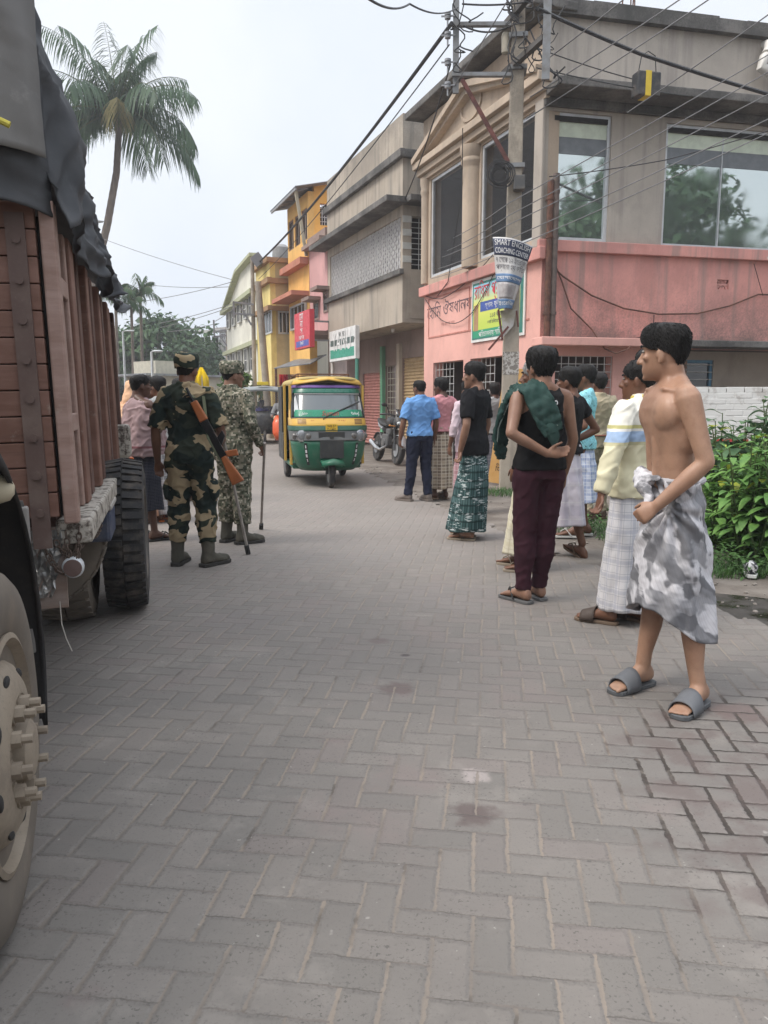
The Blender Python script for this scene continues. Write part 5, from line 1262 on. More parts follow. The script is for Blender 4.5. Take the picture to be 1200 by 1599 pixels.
# ---- group at the left behind the truck
p = gnd(229, 845)
O_ = Person('man wrapped in a mauve shawl with dark checked lungi beside the truck wheel', p.x, p.y, -42, 1.58, 2, 1.0, head=-12, L=dict(e=(.2, .05, 1.15), w=(.1, .17, 1.15)), Rr=dict(e=(.22, .06, 1.15), w=(.09, .18, 1.25)), legs=(dict(k=(.08, .0, .47), a=(.08, -.03, .085)), dict(k=(.08, .03, .47), a=(.08, .05, .085))))
O_.body().hair(vol=.006, top=.006, nape=.045, seed=24, tufts=160)
q = MB(O_.M)
rings = []
for z, hx, fy, by in ((.93, .245, .24, .19), (1.0, .245, .235, .185), (1.12, .24, .22, .17), (1.25, .235, .19, .155), (1.36, .225, .15, .14), (1.42, .18, .10, .125), (1.46, .11, .07, .10), (1.475, .075, .055, .085)):
    rings.append([O_.P(V((v.x*(1+.05*sin(5*k*.224+z*7)), v.y*(1+.05*sin(7*k*.224-z*9)), v.z+.05*sin(k*.224-1)*(1 if z < 1.0 else 0)))) for k, v in enumerate(sup(hx, fy, by, z, 28))])
q.loft(rings)
def shawl_m():
    t = NT('mauve_shawl'); x, y, z = t.sep(t.tc.outputs['Object']); o = t.tc.outputs['Object']
    b = t.m('MULTIPLY', t.m('GREATER_THAN', z, .905), t.m('LESS_THAN', z, .925)); n = t.noise(o, 6, 4)
    c = t.mix(n, (.40, .29, .29), (.30, .215, .225)); c = t.mix(b, c, (.22, .10, .11)); t.bump(t.noise(o, 200, 2), .25, .002); return t.fin(c, .95, 0, .1)
O_.finish(q, 'shawl', shawl_m(), .011, 3, .010, 4)
O_.lungi(plaid('black_blue_check', (.022, .024, .035), (.012, .012, .016), (.14, .15, .19), .03, .03, .2, .14), 1.0, .33, .165, .165, 1, 6, .014, 13); O_.sandals(blackrub)
p = gnd(243, 820)
Q_ = Person('man raising a hand to his mouth beside the mauve shawl', p.x, p.y+.3, 60, 1.58, 1, .95, head=0, Rr=dict(e=(.2, .16, 1.2), w=(.06, .18, 1.42), d=(-.3, -.2, .9), n=(-.3, -.9, 0)), L=dict(e=(.2, .12, 1.2), w=(.06, .17, 1.40), d=(-.3, -.2, .9), n=(-.3, -.9, 0)))
Q_.body().hair(seed=25, tufts=120); Q_.top(cloth('pale_grey_check', (.42, .42, .40)), 'tee', .9); Q_.lungi(plaid('grey_lungi', (.36, .33, .33), (.2, .2, .2), (.5, .5, .5)), 1.0, .1); Q_.sandals(flat('orange_rubber', (.55, .14, .03), .7))
p = gnd(256, 800)
for (dx, dy, H, yw, lab, tc, hs) in ((-.33, .55, 1.62, 30, 'dark haired bystander behind the mauve shawl with a pink top', (.55, .10, .18), 26), (-.8, .4, 1.64, -20, 'bystander with dark hair between the truck and the mauve shawl', (.1, .1, .12), 27), (-.05, 1.1, 1.6, 150, 'bystander in light shirt facing the soldiers', (.5, .5, .5), 28)):
    T_ = Person(lab, p.x+dx, p.y+dy, yw, H, 2, .95, voxel=.009); T_.body().hair(seed=hs, tufts=100); T_.top(cloth('bystander_cotton', tc), 'tee', .9, sleeve=.8); T_.lungi(plaid('bystander_lungi', (.2, .2, .22), (.1, .1, .1), (.4, .4, .4)), 1.0, .12); T_.sandals(brown_flip)
p = gnd(197, 830)
U_ = Person('woman in peach headscarf at the rear corner of the truck', p.x-.02, p.y+.55, -30, 1.55, 1, 1.0, voxel=.009); U_.body(); U_.top(cloth('peach_cotton', (.60, .36, .22)), 'tee', .5, sleeve=1.7, loose=.05)
U_.lungi(cloth('peach_skirt', (.55, .3, .2)), 1.0, .08); U_.sandals(brown_flip)
q = MB(U_.M); hM = U_.headM(); q.loft([[hM @ V((.083*k*cos(a*pi/14), .11*k*sin(a*pi/14)-.012-(1 if z < .1 else 0)*.03, z)) for a in range(28)] for z, k in ((-.22, 2.2), (-.12, 1.9), (-.04, 1.35), (.05, 1.12), (.12, 1.1), (.18, 1.12), (.22, .9), (.243, .5))]); U_.finish(q, 'headscarf', cloth('peach_voile', (.75, .48, .30), (.62, .36, .22)), .01, 3, .008)
# ---------------------------------------------------------------- parked truck
tr = thing('cargo_truck', 'parked truck with tall brown timber sides and a dusty cream front wheel', 'truck', -1.24, 3.0, 0, 15.7)
TM = ROOTM[tr.name]; LEAN = Matrix.Translation((0, 0, .9)) @ Matrix.Rotation(-.022, 4, 'Y') @ Matrix.Translation((0, 0, -.9)); TL = TM @ LEAN
def plank_paint(name, c, c2):
    t = NT(name); o = t.tc.outputs['Object']; n = t.noise(t.map(o, (1.5, 1.5, 5)), 2, 6, .65); g = t.noise(t.map(o, (4, 60, 60)), 1, 4); k = t.noise(o, 12, 6, .7)
    c_ = t.mix(t.ramp(n, .35, .7), c, c2); c_ = t.mix(t.ramp(k, .6, .72, 0, .6), c_, (.33, .27, .23)); c_ = t.mix(t.ramp(g, .55, .75, 0, .4), c_, mul(c, .5))
    t.bump(t.m('ADD', g, k), .3, .004); return t.fin(c_, .62, 0, .35)
brown = plank_paint('brown_truck_paint', (.155, .078, .056), (.21, .115, .088)); brown2 = plank_paint('rosy_brown_paint', (.34, .235, .20), (.24, .15, .12)); brownd = plank_paint('dark_brown_side', (.092, .05, .04), (.135, .075, .06))
def chipped():
    t = NT('chipped_white_paint'); o = t.tc.outputs['Object']; n = t.noise(o, 16, 8, .7)
    c = t.mix(t.ramp(n, .47, .60), (.42, .385, .335), (.09, .072, .06)); t.bump(n, .5, .006); return t.fin(c, .75, 0, .3)
chip = chipped(); CL = 3.65; ZB = .90; ZT = 2.03
m = MB(TL); z = ZB
while z < ZT:
    m.box(-2.3, -.035, -.03, .02, z, z+.094); z += .098
m.build('front_board', brown, tr, bevel=.004)
m = MB(TL); m.box(-2.3, -.02, .021, .05, ZB, ZT); m.build('board_backing', darkin, tr)
m = MB(TL); m.box(-.135, -.068, -.045, -.031, ZB-.12, ZT); 
for k in range(9):
    zz = ZB+.02+k*.145; m.lathe([(.016, -.056), (.016, -.046)], 10, (-.10, 0, zz), 'y')
m.build('corner_strap', dusty('brown_iron_strap', (.10, .062, .052), (.25, .2, .17), .4, .6), tr)
m = MB(TL); m.box(-.02, .035, -.035, .045, ZB-.03, ZT+.05); m.build('corner_post', brown2, tr, bevel=.008)
m = MB(TL); m.box(-.06, -.03, .06, CL, ZB, ZT); m.build('side_board', brownd, tr)
for k, (y, w_, mm) in enumerate(((.42, .06, brown2), (.50, .16, brown), (.86, .12, brownd), (1.22, .14, brown), (1.62, .12, brownd), (2.0, .13, brown), (2.4, .12, brownd), (2.78, .12, brown), (3.12, .12, brown), (3.5, .10, brownd))):
    m = MB(TL); m.box(-.029, .012+.012*(k % 2), y, y+w_, ZB-.02, ZT+.02); m.build('side_stake', mm, tr, bevel=.008)
for z in (1.77, 1.22):
    m = MB(TL); m.box(-.028, .016, .046, .419, z, z+.075); m.build('side_rung', brown2, tr, bevel=.006)
m = MB(TL); m.box(-.06, .075, .02, CL-.2, ZB-.12, ZB-.022); m.build('side_beam', chip, tr, bevel=.012)
m = MB(TL); m.box(-.05, .09, CL-.32, CL-.02, ZB-.021, ZB+.25); m.build('rear_bracket', chip, tr, bevel=.03)
m = MB(TL); m.box(-2.3, -.06, 0.06, CL, ZB-.1, ZB); m.box(-2.33, -2.29, .02, CL, ZB, ZT); m.box(-2.3, -.06, CL, CL+.06, ZB, ZT); m.build('bed', brownd, tr)
m = MB(TL); m.box(-.02, .10, CL-.02, CL+.05, ZB-.13, ZB-.03); m.build('tail_lamp', flat('orange_lens', (.55, .12, .02), .25), tr, bevel=.02)
m = MB(TM); 
for x in (-.8, -1.55): m.box(x-.06, x+.06, -1.9, CL, .55, .78)
m.box(-2.0, -.3, -.05, .1, .62, .8); m.build('chassis', dusty('chassis_black', (.03, .028, .026), (.15, .12, .1), .4, .8), tr)
# wheels
tyre_m = dusty('dusty_tyre', (.022, .022, .023), (.20, .165, .135), .45, .85, 0, 9); tyre_d = dusty('clay_caked_tyre', (.135, .114, .093), (.20, .165, .13), .8, .9, 0, 6); hub_m = dusty('cream_wheel_paint', (.27, .222, .168), (.175, .142, .112), .8, .6, 0, 7)
def truck_wheel(name, x, y, z, r, w_, tm, hub=None, front=False, lugs=44, steer=0, ribs=False):
    Mw = TM @ Matrix.Translation((x, y, z)) @ Matrix.Rotation(R(steer), 4, 'Z'); h = w_/2
    t = MB(Mw); t.lathe([(r*.60, h*.82), (r*.64, h*.95), (r*.80, h*1.02), (r*.91, h*.94), (r*.955, h*.8), (r*.96, 0), (r*.955, -h*.8), (r*.91, -h*.94), (r*.8, -h*1.02), (r*.64, -h*.95), (r*.6, -h*.82)], 64, (0, 0, 0), 'x')
    for k in range(lugs):
        a = 2*pi*k/lugs
        for sd in (-1, 1):
            c = V((sd*h*.5, cos(a+.03*sd)*r*.962, sin(a+.03*sd)*r*.962)); n_ = V((0, cos(a), sin(a))); tg = V((0, -sin(a), cos(a)))
            x0 = V((h*.46*(1 if not ribs else .22), 0, 0)); b = []
            for dn in (-.03, .038):
                for q1, q2 in ((-1, -1), (1, -1), (1, 1), (-1, 1)): b.append(c+n_*dn*r+x0*q1+tg*(r*pi/lugs*.62*q2)-(n_*.02 if q1*sd > 0 and dn > 0 else V((0, 0, 0))))
            t.add(b, [(0, 3, 2, 1), (4, 5, 6, 7), (0, 1, 5, 4), (1, 2, 6, 5), (2, 3, 7, 6), (3, 0, 4, 7)])
    o = t.build(name, tm, tr, True, 0, 35)
    t = MB(Mw)
    if front:
        t.lathe([(r*.61, h*.7), (r*.63, h*.98), (r*.60, h*1.02), (r*.57, h*.80), (r*.50, h*.72), (r*.46, h*.95), (r*.38, h*1.12), (r*.30, h*1.16), (r*.29, h*1.1), (r*.165, h*1.1), (r*.16, h*1.32), (r*.13, h*1.40), (r*.08, h*1.42), (.001, h*1.42)], 48, (0, 0, 0), 'x')
        rim = t.build('rim', hub or tm, o, True, 0, 40)
        for k in range(8):      # vent holes read as dark ovals
            a = 2*pi*k/8+.2; q = MB(Mw); n_ = V((0, cos(a), sin(a))); q.ell(n_*r*.42+V((h*1.03, 0, 0)), (.008, .013, .024), 10, 6, Matrix.Rotation(a, 3, 'X')); q.build('vent_hole', darkin, rim, True)
        for k in range(10):
            a = 2*pi*k/10; p = V((0, cos(a)*r*.245, sin(a)*r*.245)); q = MB(Mw)
            q.tube([p+V((h*1.08, 0, 0)), p+V((h*1.08+.03, 0, 0))], .021, 6); q.tube([p+V((h*1.08+.03, 0, 0)), p+V((h*1.08+.055, 0, 0))], .012, 8); q.tube([p+V((h*1.08-.01, 0, 0)), p+V((h*1.08+.008, 0, 0))], .028, 12)
            q.build('wheel_nut', hub, rim)
    else:
        t.lathe([(r*.61, h*.7), (r*.63, h*.98), (r*.60, h*1.0), (r*.56, h*.5), (r*.5, -h*.2), (r*.3, -h*.3), (r*.28, h*.3), (r*.15, h*.4), (.001, h*.42)], 40, (0, 0, 0), 'x'); t.build('rim', hub or tm, o, True, 0, 40)
truck_wheel('front_wheel', -.15, -1.2, .47, .475, .25, tyre_d, hub_m, True, 56, 0, True)
truck_wheel('front_wheel', -2.15, -1.2, .47, .475, .25, tyre_d, hub_m, False, 30)
truck_wheel('rear_wheel', .10, 2.0, .49, .49, .25, tyre_m, dusty('dark_rim', (.10, .09, .08), (.25, .2, .16), .5, .7), False, 46)
truck_wheel('rear_wheel', -.24, 1.85, .47, .485, .30, tyre_d, None, False, 36)
truck_wheel('rear_wheel', -2.2, 2.0, .49, .49, .25, tyre_m, None, False, 24)
SW = TM @ Matrix.Translation((-.40, 1.32, .62)) @ Matrix.Rotation(R(-82), 4, 'Z'); TM_, TM = TM, SW
truck_wheel('spare_wheel', 0, 0, 0, .44, .24, tyre_d, None, False, 40); TM = TM_
gsm = dusty('greasy_steel', (.04, .036, .032)); m = MB(TM); m.tube([(-2.2, 2.0, .49), (.1, 2.0, .49)], .08, 10); m.build('axle', gsm, tr, True); m = MB(TM); m.tube([(-2.1, -1.2, .47), (-.1, -1.2, .47)], .06, 10); m.build('axle', gsm, tr, True)
# mudguard and rubber flap behind the front wheel
m = MB(TM); ring = []
for k in range(12):
    a = R(75-k*8.5); y, z = -1.12+.80*cos(a), .47+.80*sin(a); ring.append([(-.42, y, z), (-.09, y, z), (-.075, y-.02, z-.05)])
m.loft([[V(p) for p in r] for r in ring], False, False); m.build('mudguard', dusty('black_rubber_guard', (.016, .015, .015), (.12, .1, .09), .3, .8), tr, True, solid=.012)
m = MB(TM); rows = []
for k in range(9):
    z = 1.0-k*.068; rows.append([V((x, -.30+.02*sin(k*.9+x*6), z)) for x in (-.42, -.35, -.28, -.2, -.15, -.115+.012*sin(k*1.3))])
m.loft(rows, False, False); m.build('mud_flap', dusty('grey_rubber_flap', (.035, .034, .033), (.16, .14, .125), .55, .85), tr, True, solid=.012)
m = MB(TM); m.box(-.15, -.10, -.33, -.285, .45, .98); m.build('flap_edge', dusty('worn_rubber_edge', (.22, .21, .20), (.30, .27, .24), .5, .9), tr, bevel=.008)
m = MB(TM); m.box(-1.9, -.5, -2.6, -.3, .95, 1.5); m.box(-1.9, -.5, -1.3, -.3, 1.5, 2.05); m.box(-1.75, -.65, -3.1, -2.6, .7, 1.4); m.build('cab', hub_m, tr, bevel=.08)
m = MB(TM); m.box(-.502, -.496, -1.15, -.45, 1.52, 1.95); m.box(-1.7, -.7, -1.306, -1.301, 1.52, 1.98); m.build('cab_window', darkglass, tr)
m = MB(TM); m.limb([(-.5, -.72, 1.09), (-.16, -.72, 1.09), (-.11, -.71, 1.085)], [.05, .05, .045], 12); m.limb([(-.5, -.70, .99), (-.19, -.7, .97)], [.045, .035], 10); m.build('step_bracket', flat('cream_paint', (.50, .44, .32), .5), tr, True)
# hanging plate, chains, round lamp, tank box
m = MB(TM); m.box(-.17, -.03, .03, .045, .52, .85); m.build('corner_plate', plank_paint('plate_paint', (.22, .15, .12), (.3, .25, .22)), tr)
def foil():
    t = NT('crumpled_foil'); o = t.tc.outputs['Object']; v = t.n('ShaderNodeTexVoronoi'); t.l(o, v.inputs['Vector']); v.inputs['Scale'].default_value = 26
    t.bump(v.outputs[0], 1, .02); return t.fin(t.mix(v.outputs[0], (.55, .55, .54), (.25, .24, .23)), .35, .7, .5)
m = MB(TM); rows = [[V((-.15+.125*i/8, .022+.012*sin(i*2.3+k*1.7), .84-.034*k)) for i in range(9-(k//2))] + [V((-.15+.125*(8-k//2)/8, .022, .84-.034*k))]*(k//2) for k in range(9)]
m.loft(rows, False, False); m.build('foil_cover', foil(), tr)
m = MB(TM); rc = random.Random(4)
chm = dusty('rusty_chain', (.11, .08, .065), (.2, .15, .12), .4, .6, .5)
def chain(a, b, sag, n):
    m = MB(TM)
    for i in range(n):
        t = (i+.5)/n; p = V(a).lerp(V(b), t)-V((0, 0, sag*4*t*(1-t))); d = (V(b)-V(a)); d.z -= sag*4*(1-2*t); d.normalize(); x, y = ortho(d); u = x if i % 2 else y
        pts = [p+d*(.017*cos(2*pi*k/10))+u*(.0095*sin(2*pi*k/10)) for k in range(11)]; m.tube(pts, .0032, 5, False)
    m.build('chain', chm, tr)
chain((-.02, .0, .84), (.0, .0, .70), .05, 10); chain((.03, .02, .85), (.01, -.01, .71), .03, 9); chain((-.10, -.01, .78), (-.0, -.01, .70), .06, 10); chain((.02, .4, .8), (.05, .9, .79), .09, 20); chain((.06, .04, .84), (-.06, .0, .80), .08, 11)
m = MB(TM); m.lathe([(.001, 0), (.036, .0), (.040, .008), (.043, .015), (.040, .05), (.02, .06)], 20, (.0, -.02, .69), 'y'); m.build('marker_lamp', alu, tr, True)
m = MB(TM); m.lathe([(.001, -.004), (.034, -.002), (.036, .001)], 20, (.0, -.02, .69), 'y'); m.build('lamp_lens', flat('dull_lens', (.13, .085, .075), .4), tr, True)
m = MB(TM); m.tube([(-.06, .02, .55), (-.055, .0, .46), (-.04, -.01, .40), (-.02, -.02, .35)], .0022, 5); m.build('loose_string', flat('string', (.4, .37, .33), .9), tr)
m = MB(TM); m.box(-.30, .075, 1.05, 1.42, .60, .765); m.build('tool_box', dusty('navy_steel_box', (.03, .045, .085), (.25, .22, .2), .35, .6), tr, bevel=.02)
m = MB(TM); m.box(-.31, .085, 1.04, 1.43, .77, .80); m.build('box_lid', dusty('pale_box_lid', (.33, .31, .28), (.2, .17, .15), .5, .7), tr, bevel=.008)
# tarpaulin over the load
tp = thing('tarpaulin', 'dark grey tarpaulin roped over the tall load of the truck', 'tarpaulin', -1.24, 3.0, 2.1, 15.7)
def canvas(name, c, c2):
    t = NT(name); o = t.tc.outputs['Object']; n = t.noise(o, 2.2, 6, .6); f = t.noise(o, 320, 2)
    c_ = t.mix(t.ramp(n, .3, .7), c, c2); c_ = t.mix(t.ramp(t.noise(o, 7, 6, .7), .55, .75, 0, .4), c_, mul(c2, 1.6)); t.bump(t.m('ADD', t.m('MULTIPLY', f, .5), n), .25, .004); return t.fin(c_, .72, 0, .3)
cv = canvas('charcoal_canvas', (.036, .039, .045), (.075, .077, .082)); cvl = canvas('grey_canvas', (.155, .15, .145), (.21, .205, .195))
m = MB(TL); nu, nv = 90, 110; vs = []
def ridge(y): return 3.45-.50*min(1, max(0, y)/.9)-.13*max(0, y-.9)-.05*max(0, y-2)
for j in range(nv+1):
    y = -.06+(CL+.3)*j/nv; zr = ridge(y)+.05*noise.noise(V((y*2, 1, 0)))
    for i in range(nu+1):
        u = i/nu; hem = 2.0+.07*noise.noise(V((y*2.6, 5, 0)))+.05*sin(y*5)+.10*(y/CL)
        if u < .62:
            t = u/.62; z = hem+(zr-.16-hem)*t; bow = .07*(1-t)**.7-.10*t
            f = .05*noise.noise(V((y*3.2+t*1.5, t*2.2, 2)))+.045*abs(noise.noise(V((y*6+t*3, t*1.2, 7))))*(1.2-t*.6)-.03*abs(noise.noise(V((y*3-t*4, t*3, 9))))
            f += .035*max(0, .25-abs(noise.noise(V((y*2.4+t*2.2, t*2.6-y, 21)))))/.25+.02*max(0, .2-abs(noise.noise(V((y*5-t*3, t*4, 31)))))/.2+.006*noise.noise(V((y*14, t*16, 2)))
            x = bow+f+.04*(1-t)*sin(y*7.5)
        else:
            t = (u-.62)/.38; x = -.10-2.2*t; z = zr-.16+.16*min(1, t*5)**.6+.03*noise.noise(V((t*8, y*2, 4)))
        vs.append((x, y+.02*noise.noise(V((u*7, y*4, 3))), z))
fs = [(j*(nu+1)+i, j*(nu+1)+i+1, (j+1)*(nu+1)+i+1, (j+1)*(nu+1)+i) for j in range(nv) for i in range(nu)]
m.add(vs, fs); m.build('cover', cv, tp, True, 0, 180, solid=.006)
def flap(x0, x1, z0, z1, y0, mt, nm, seed, hemw=.06):
    m = MB(TL); vs = []; a, b = 60, 50
    for j in range(b+1):
        t = j/b
        for i in range(a+1):
            s_ = i/a; x = x0+(x1-x0)*s_; hz = z0+hemw*noise.noise(V((x*3, seed, 1)))+.05*sin(x*4+seed)
            z = z1+(hz-z1)*t; y = y0+.05*noise.noise(V((x*3, z*1.4, seed)))+.022*noise.noise(V((x*9+z*3, z*4, seed)))-.03*max(0, .22-abs(noise.noise(V((x*3.5+z*2, z*2.6-x, seed+5)))))/.22-.012*max(0, .2-abs(noise.noise(V((x*8-z*5, z*7, seed+9)))))/.2-.03*t
            cr = max(0, s_-.93)/.07; vs.append((x, y+.10*cr*cr, z))
    m.add(vs, [(j*(a+1)+i, (j+1)*(a+1)+i, (j+1)*(a+1)+i+1, j*(a+1)+i+1) for j in range(b) for i in range(a)]); return m.build(nm, mt, tp, True, 0, 180, solid=.006)
flap(-2.3, .03, 2.02, 2.6, -.11, cv, 'lower_flap', 3); flap(-2.3, .03, 2.16, 3.5, -.17, cvl, 'front_flap', 8, .03)
m = MB(TL); m.tube([V((-.95+.1*i, -.285-.008*sin(i), 2.42-.012*i-.06*max(0, i-7)/2)) for i in range(10)], .011, 8); m.build('rope', cloth('yellow_rope', (.50, .44, .09)), tp, True)

# ---------------------------------------------------------------- auto rickshaw
f_ = V((.215, -.977, 0)); pw_ = gnd(517, 762); ar = thing('auto_rickshaw', 'green and yellow three wheeled auto rickshaw driving towards the viewer', 'auto rickshaw', pw_.x-f_.x*.98, pw_.y-f_.y*.98, 0, 192.4)
AM = ROOTM[ar.name] @ Matrix.Diagonal((.91, 1, 1, 1))
PR = [(.27, .47, .93), (.34, .54, 1.02), (.5, .60, 1.09), (.7, .635, 1.12), (.9, .65, 1.09), (1.0, .652, 1.05), (1.08, .65, 1.0), (1.3, .63, .88), (1.5, .605, .77), (1.6, .585, .70), (1.66, .55, .62), (1.71, .45, .45)]
def prw(z):
    for a, b in zip(PR, PR[1:]):
        if a[0] <= z <= b[0]: t = (z-a[0])/(b[0]-a[0]); return a[1]+(b[1]-a[1])*t, a[2]+(b[2]-a[2])*t
    return PR[-1][1:]
def shp(z, a, off=0, e=3.4):
    w_, yf = prw(z); s_, c = sin(R(a)), cos(R(a))
    return V(((w_+off)*math.copysign(abs(s_)**(2/e), s_), yf-.5+(.5+off)*abs(c)**(2/e), z))
def band(name, z0, z1, a0, a1, mt, off=0.0, th=.02, nz=8, na=40, sm=True):
    m = MB(AM); rows = [[shp(z0+(z1-z0)*k/nz, a0+(a1-a0)*i/na, off) for i in range(na+1)] for k in range(nz+1)]; m.loft(rows, False, False); return m.build(name, mt, ar, sm, 0, 180, solid=th)
agreen = dusty('auto_green', (.005, .105, .055), (.17, .17, .14), .3, .32); ayel = dusty('auto_yellow', (.60, .36, .06), (.3, .25, .15), .2, .3); adk = dusty('auto_black', (.02, .022, .022), (.15, .14, .12), .25, .4); agr2 = dusty('auto_dark_green', (.01, .075, .045), (.2, .2, .18), .25, .35); agry = dusty('auto_grey_trim', (.12, .125, .125), (.2, .19, .17), .3, .35)
band('front_apron', .27, .735, -90, 90, agreen); band('headlight_band', .735, .885, -90, 90, agry, .012); band('bumper_strip', .885, .955, -90, 90, agr2, .02); band('front_panel', .955, 1.075, -90, 90, ayel, .004)
band('windscreen_glass', 1.075, 1.50, -64, 64, glass('grey_windscreen', (.085, .10, .105), .1, .7), -.012, .006)
for a in (-66, 66): band('screen_pillar', 1.06, 1.56, a-4 if a < 0 else a-2, a+2 if a < 0 else a+4, adk, .004)
band('screen_lower', 1.068, 1.085, -64, 64, adk, .006, .02, 2); band('screen_sticker', 1.09, 1.20, -58, 58, flat('screen_green', (.01, .22, .12), .3), .0, .002)
band('sun_strip', 1.455, 1.525, -64, 64, flat('sunstrip_green', (.01, .12, .075), .3), .006); band('lace_fringe', 1.437, 1.45, -60, 60, flat('white_fringe', (.6, .6, .58), .6), .002, .004, 2)
band('purple_frill', 1.535, 1.575, -70, 70, flat('purple_frill', (.14, .07, .26), .6), .02); band('visor', 1.525, 1.605, -90, 90, adk, .0)
for a0, a1 in ((-86, -77), (77, 86)): band('corner_panel', .98, 1.55, a0, a1, ayel, .003)
for q in (-1, 1):
    m = MB(AM); m.loft([[shp(1.10+.01*k, q*(40+k*2.3)) + V((0, .004, 0)) for k in (0, 8)], [shp(1.42-.004*k, q*(54+k*.6))+V((0, .004, 0)) for k in (0, 8)]], False, False); m.build('screen_tassel', flat('white_ribbon', (.5, .52, .52), .6), ar, solid=.004)
    m = MB(AM)
    for k in range(4): m.loft([[shp(.985+.02*k+dz, q*x, .012) for x in (26, 32, 38, 46)] for dz in (0, .010)], False, False)
    m.build('vent_slot', flat('vent_brown', (.10, .04, .03), .6), ar, solid=.01)
    c = shp(.81, q*38, .02)
    m = MB(AM); m.lathe([(.085, -.05), (.092, .0), (.088, .018), (.07, .022)], 28, tuple(c), 'y'); h_ = m.build('headlight', flat('chrome', (.55, .55, .56), .15, .9), ar, True)
    m = MB(AM); m.ell(c+V((0, .012, 0)), (.07, .02, .07), 20, 10); m.build('lens', glass('headlight_lens', (.16, .165, .17), .05, 1), h_, True)
    c2 = shp(.80, q*23, .018); m = MB(AM); m.ell(c2, (.05, .02, .05), 16, 8); m.build('indicator', glass('smoky_lens', (.08, .07, .06), .1, .8), ar, True); m = MB(AM); m.ell(shp(.80, q*57, .018), (.05, .03, .05), 16, 8); m.build('indicator', bpy.data.materials['smoky_lens'], ar, True)
    m = MB(AM); m.loft([[shp(z, q*(31+w_), .012) for w_ in (-3.2, 3.2)] for z in (.70, .6, .5, .42, .36)], False, False); s__ = m.build('apron_decal', flat('black_vinyl', (.015, .015, .015), .4), ar, solid=.002)
    for k in range(4):
        m = MB(AM); z = .645-.07*k; w_ = (1.0, 1.9, 1.9, 1.0)[k]; m.loft([[shp(z+dz, q*(31+w_*sg), .0155) for sg in (-1, 0, 1)] for dz in (-.024, 0, .024)], False, False); m.build('decal_mark', flat('white_vinyl', (.65, .65, .65), .4), s__)
m = MB(AM); c = shp(.93, 0, .03); m.box(c.x-.10, c.x+.10, c.y-.006, c.y+.012, .875, .985); pl = m.build('number_plate', flat('yellow_plate', (.68, .44, .03), .5), ar)
text('plate_text', 'WB 57', .05, flat('plate_black', (.02, .02, .02), .5), pl, AM @ Matrix.Translation((c.x, c.y+.014, .955)) @ Matrix.Rotation(R(180), 4, 'Z') @ Matrix.Rotation(R(90), 4, 'X')); text('plate_text', 'D 1482', .05, bpy.data.materials['plate_black'], pl, AM @ Matrix.Translation((c.x, c.y+.014, .905)) @ Matrix.Rotation(R(180), 4, 'Z') @ Matrix.Rotation(R(90), 4, 'X'))
def atext(b, z, a, size, mt, off=.014):
    p = shp(z, a, off); text('lettering', b, size, mt, ar, AM @ Matrix.Translation(p) @ Matrix.Rotation(R(180), 4, 'Z') @ Matrix.Rotation(R(70 if z > 1.07 else 80), 4, 'X'), shear=.3)
red_i = flat('red_lettering', (.42, .06, .04), .5)
atext('Suman', 1.145, 0, .11, red_i, .012); atext('Rahul', 1.145, -28, .06, wht, .012); atext('Jahid', 1.145, 28, .06, wht, .012); atext('SK', 1.03, 16, .05, red_i); atext('JAAN', 1.03, -6, .055, red_i)
m = MB(AM); m.loft([[V((x, 1.128+.004*sin(x*30), z)) for x in (-.2, -.07, .07, .2)] for z in (.47, .6, .735)], False, False); m.build('centre_panel', adk, ar, solid=.02)
m = MB(AM); c = shp(.81, 0, .02); m.box(-.22, .22, c.y-.01, c.y+.004, .75, .865); m.prism([(-.05, .845), (.05, .845), (.03, .765), (-.03, .765)], lambda x, z: (x, c.y+.004, z), lambda x, z: (x, c.y+.02, z)); m.build('grille', adk, ar)
m = MB(AM); rings = []
for k in range(9):
    a = R(30+k*14); y, z = .98+.25*cos(a)*1.05, .20+.235*sin(a)
    w_ = .15+.05*sin(R(k*20)); rings.append([V((w_*cos(R(q)), y, z+.05*sin(R(q)))) for q in range(0, 181, 20)])
m.loft(rings, False, False); m.build('front_mudguard', agreen, ar, True, 0, 180, solid=.012)
m = MB(AM); m.loft([[V((-.17, 1.24, .43)), V((0, 1.27, .47)), V((.17, 1.24, .43))], [V((-.20, 1.27, .36)), V((0, 1.33, .385)), V((.20, 1.27, .36))]], False, False); m.build('mudguard_lip', agreen, ar, True, solid=.015)
def small_wheel(root, Mx, x, y, r, w_, nm='wheel'):
    m = MB(Mx); h = w_/2; m.lathe([(r*.62, h*.8), (r*.8, h), (r*.95, h*.75), (r, h*.3), (r, -h*.3), (r*.95, -h*.75), (r*.8, -h), (r*.62, -h*.8)], 32, (x, y, r), 'x'); o = m.build(nm, tyre_m, root, True)
    m = MB(Mx); m.lathe([(r*.63, h*.85), (r*.55, h*.5), (r*.2, h*.3), (.001, h*.6)], 24, (x, y, r), 'x'); m.lathe([(r*.63, -h*.85), (r*.55, -h*.5), (r*.2, -h*.3), (.001, -h*.6)], 24, (x, y, r), 'x'); m.build('rim', agry, o, True)
small_wheel(ar, AM, 0, .98, .215, .11); small_wheel(ar, AM, -.54, -.92, .215, .12); small_wheel(ar, AM, .54, -.92, .215, .12)
m = MB(AM); m.bar((-.07, 1.0, .22), (-.05, .9, .6), .04); m.bar((.07, 1.0, .22), (.05, .9, .6), .04); m.build('fork', adk, ar)
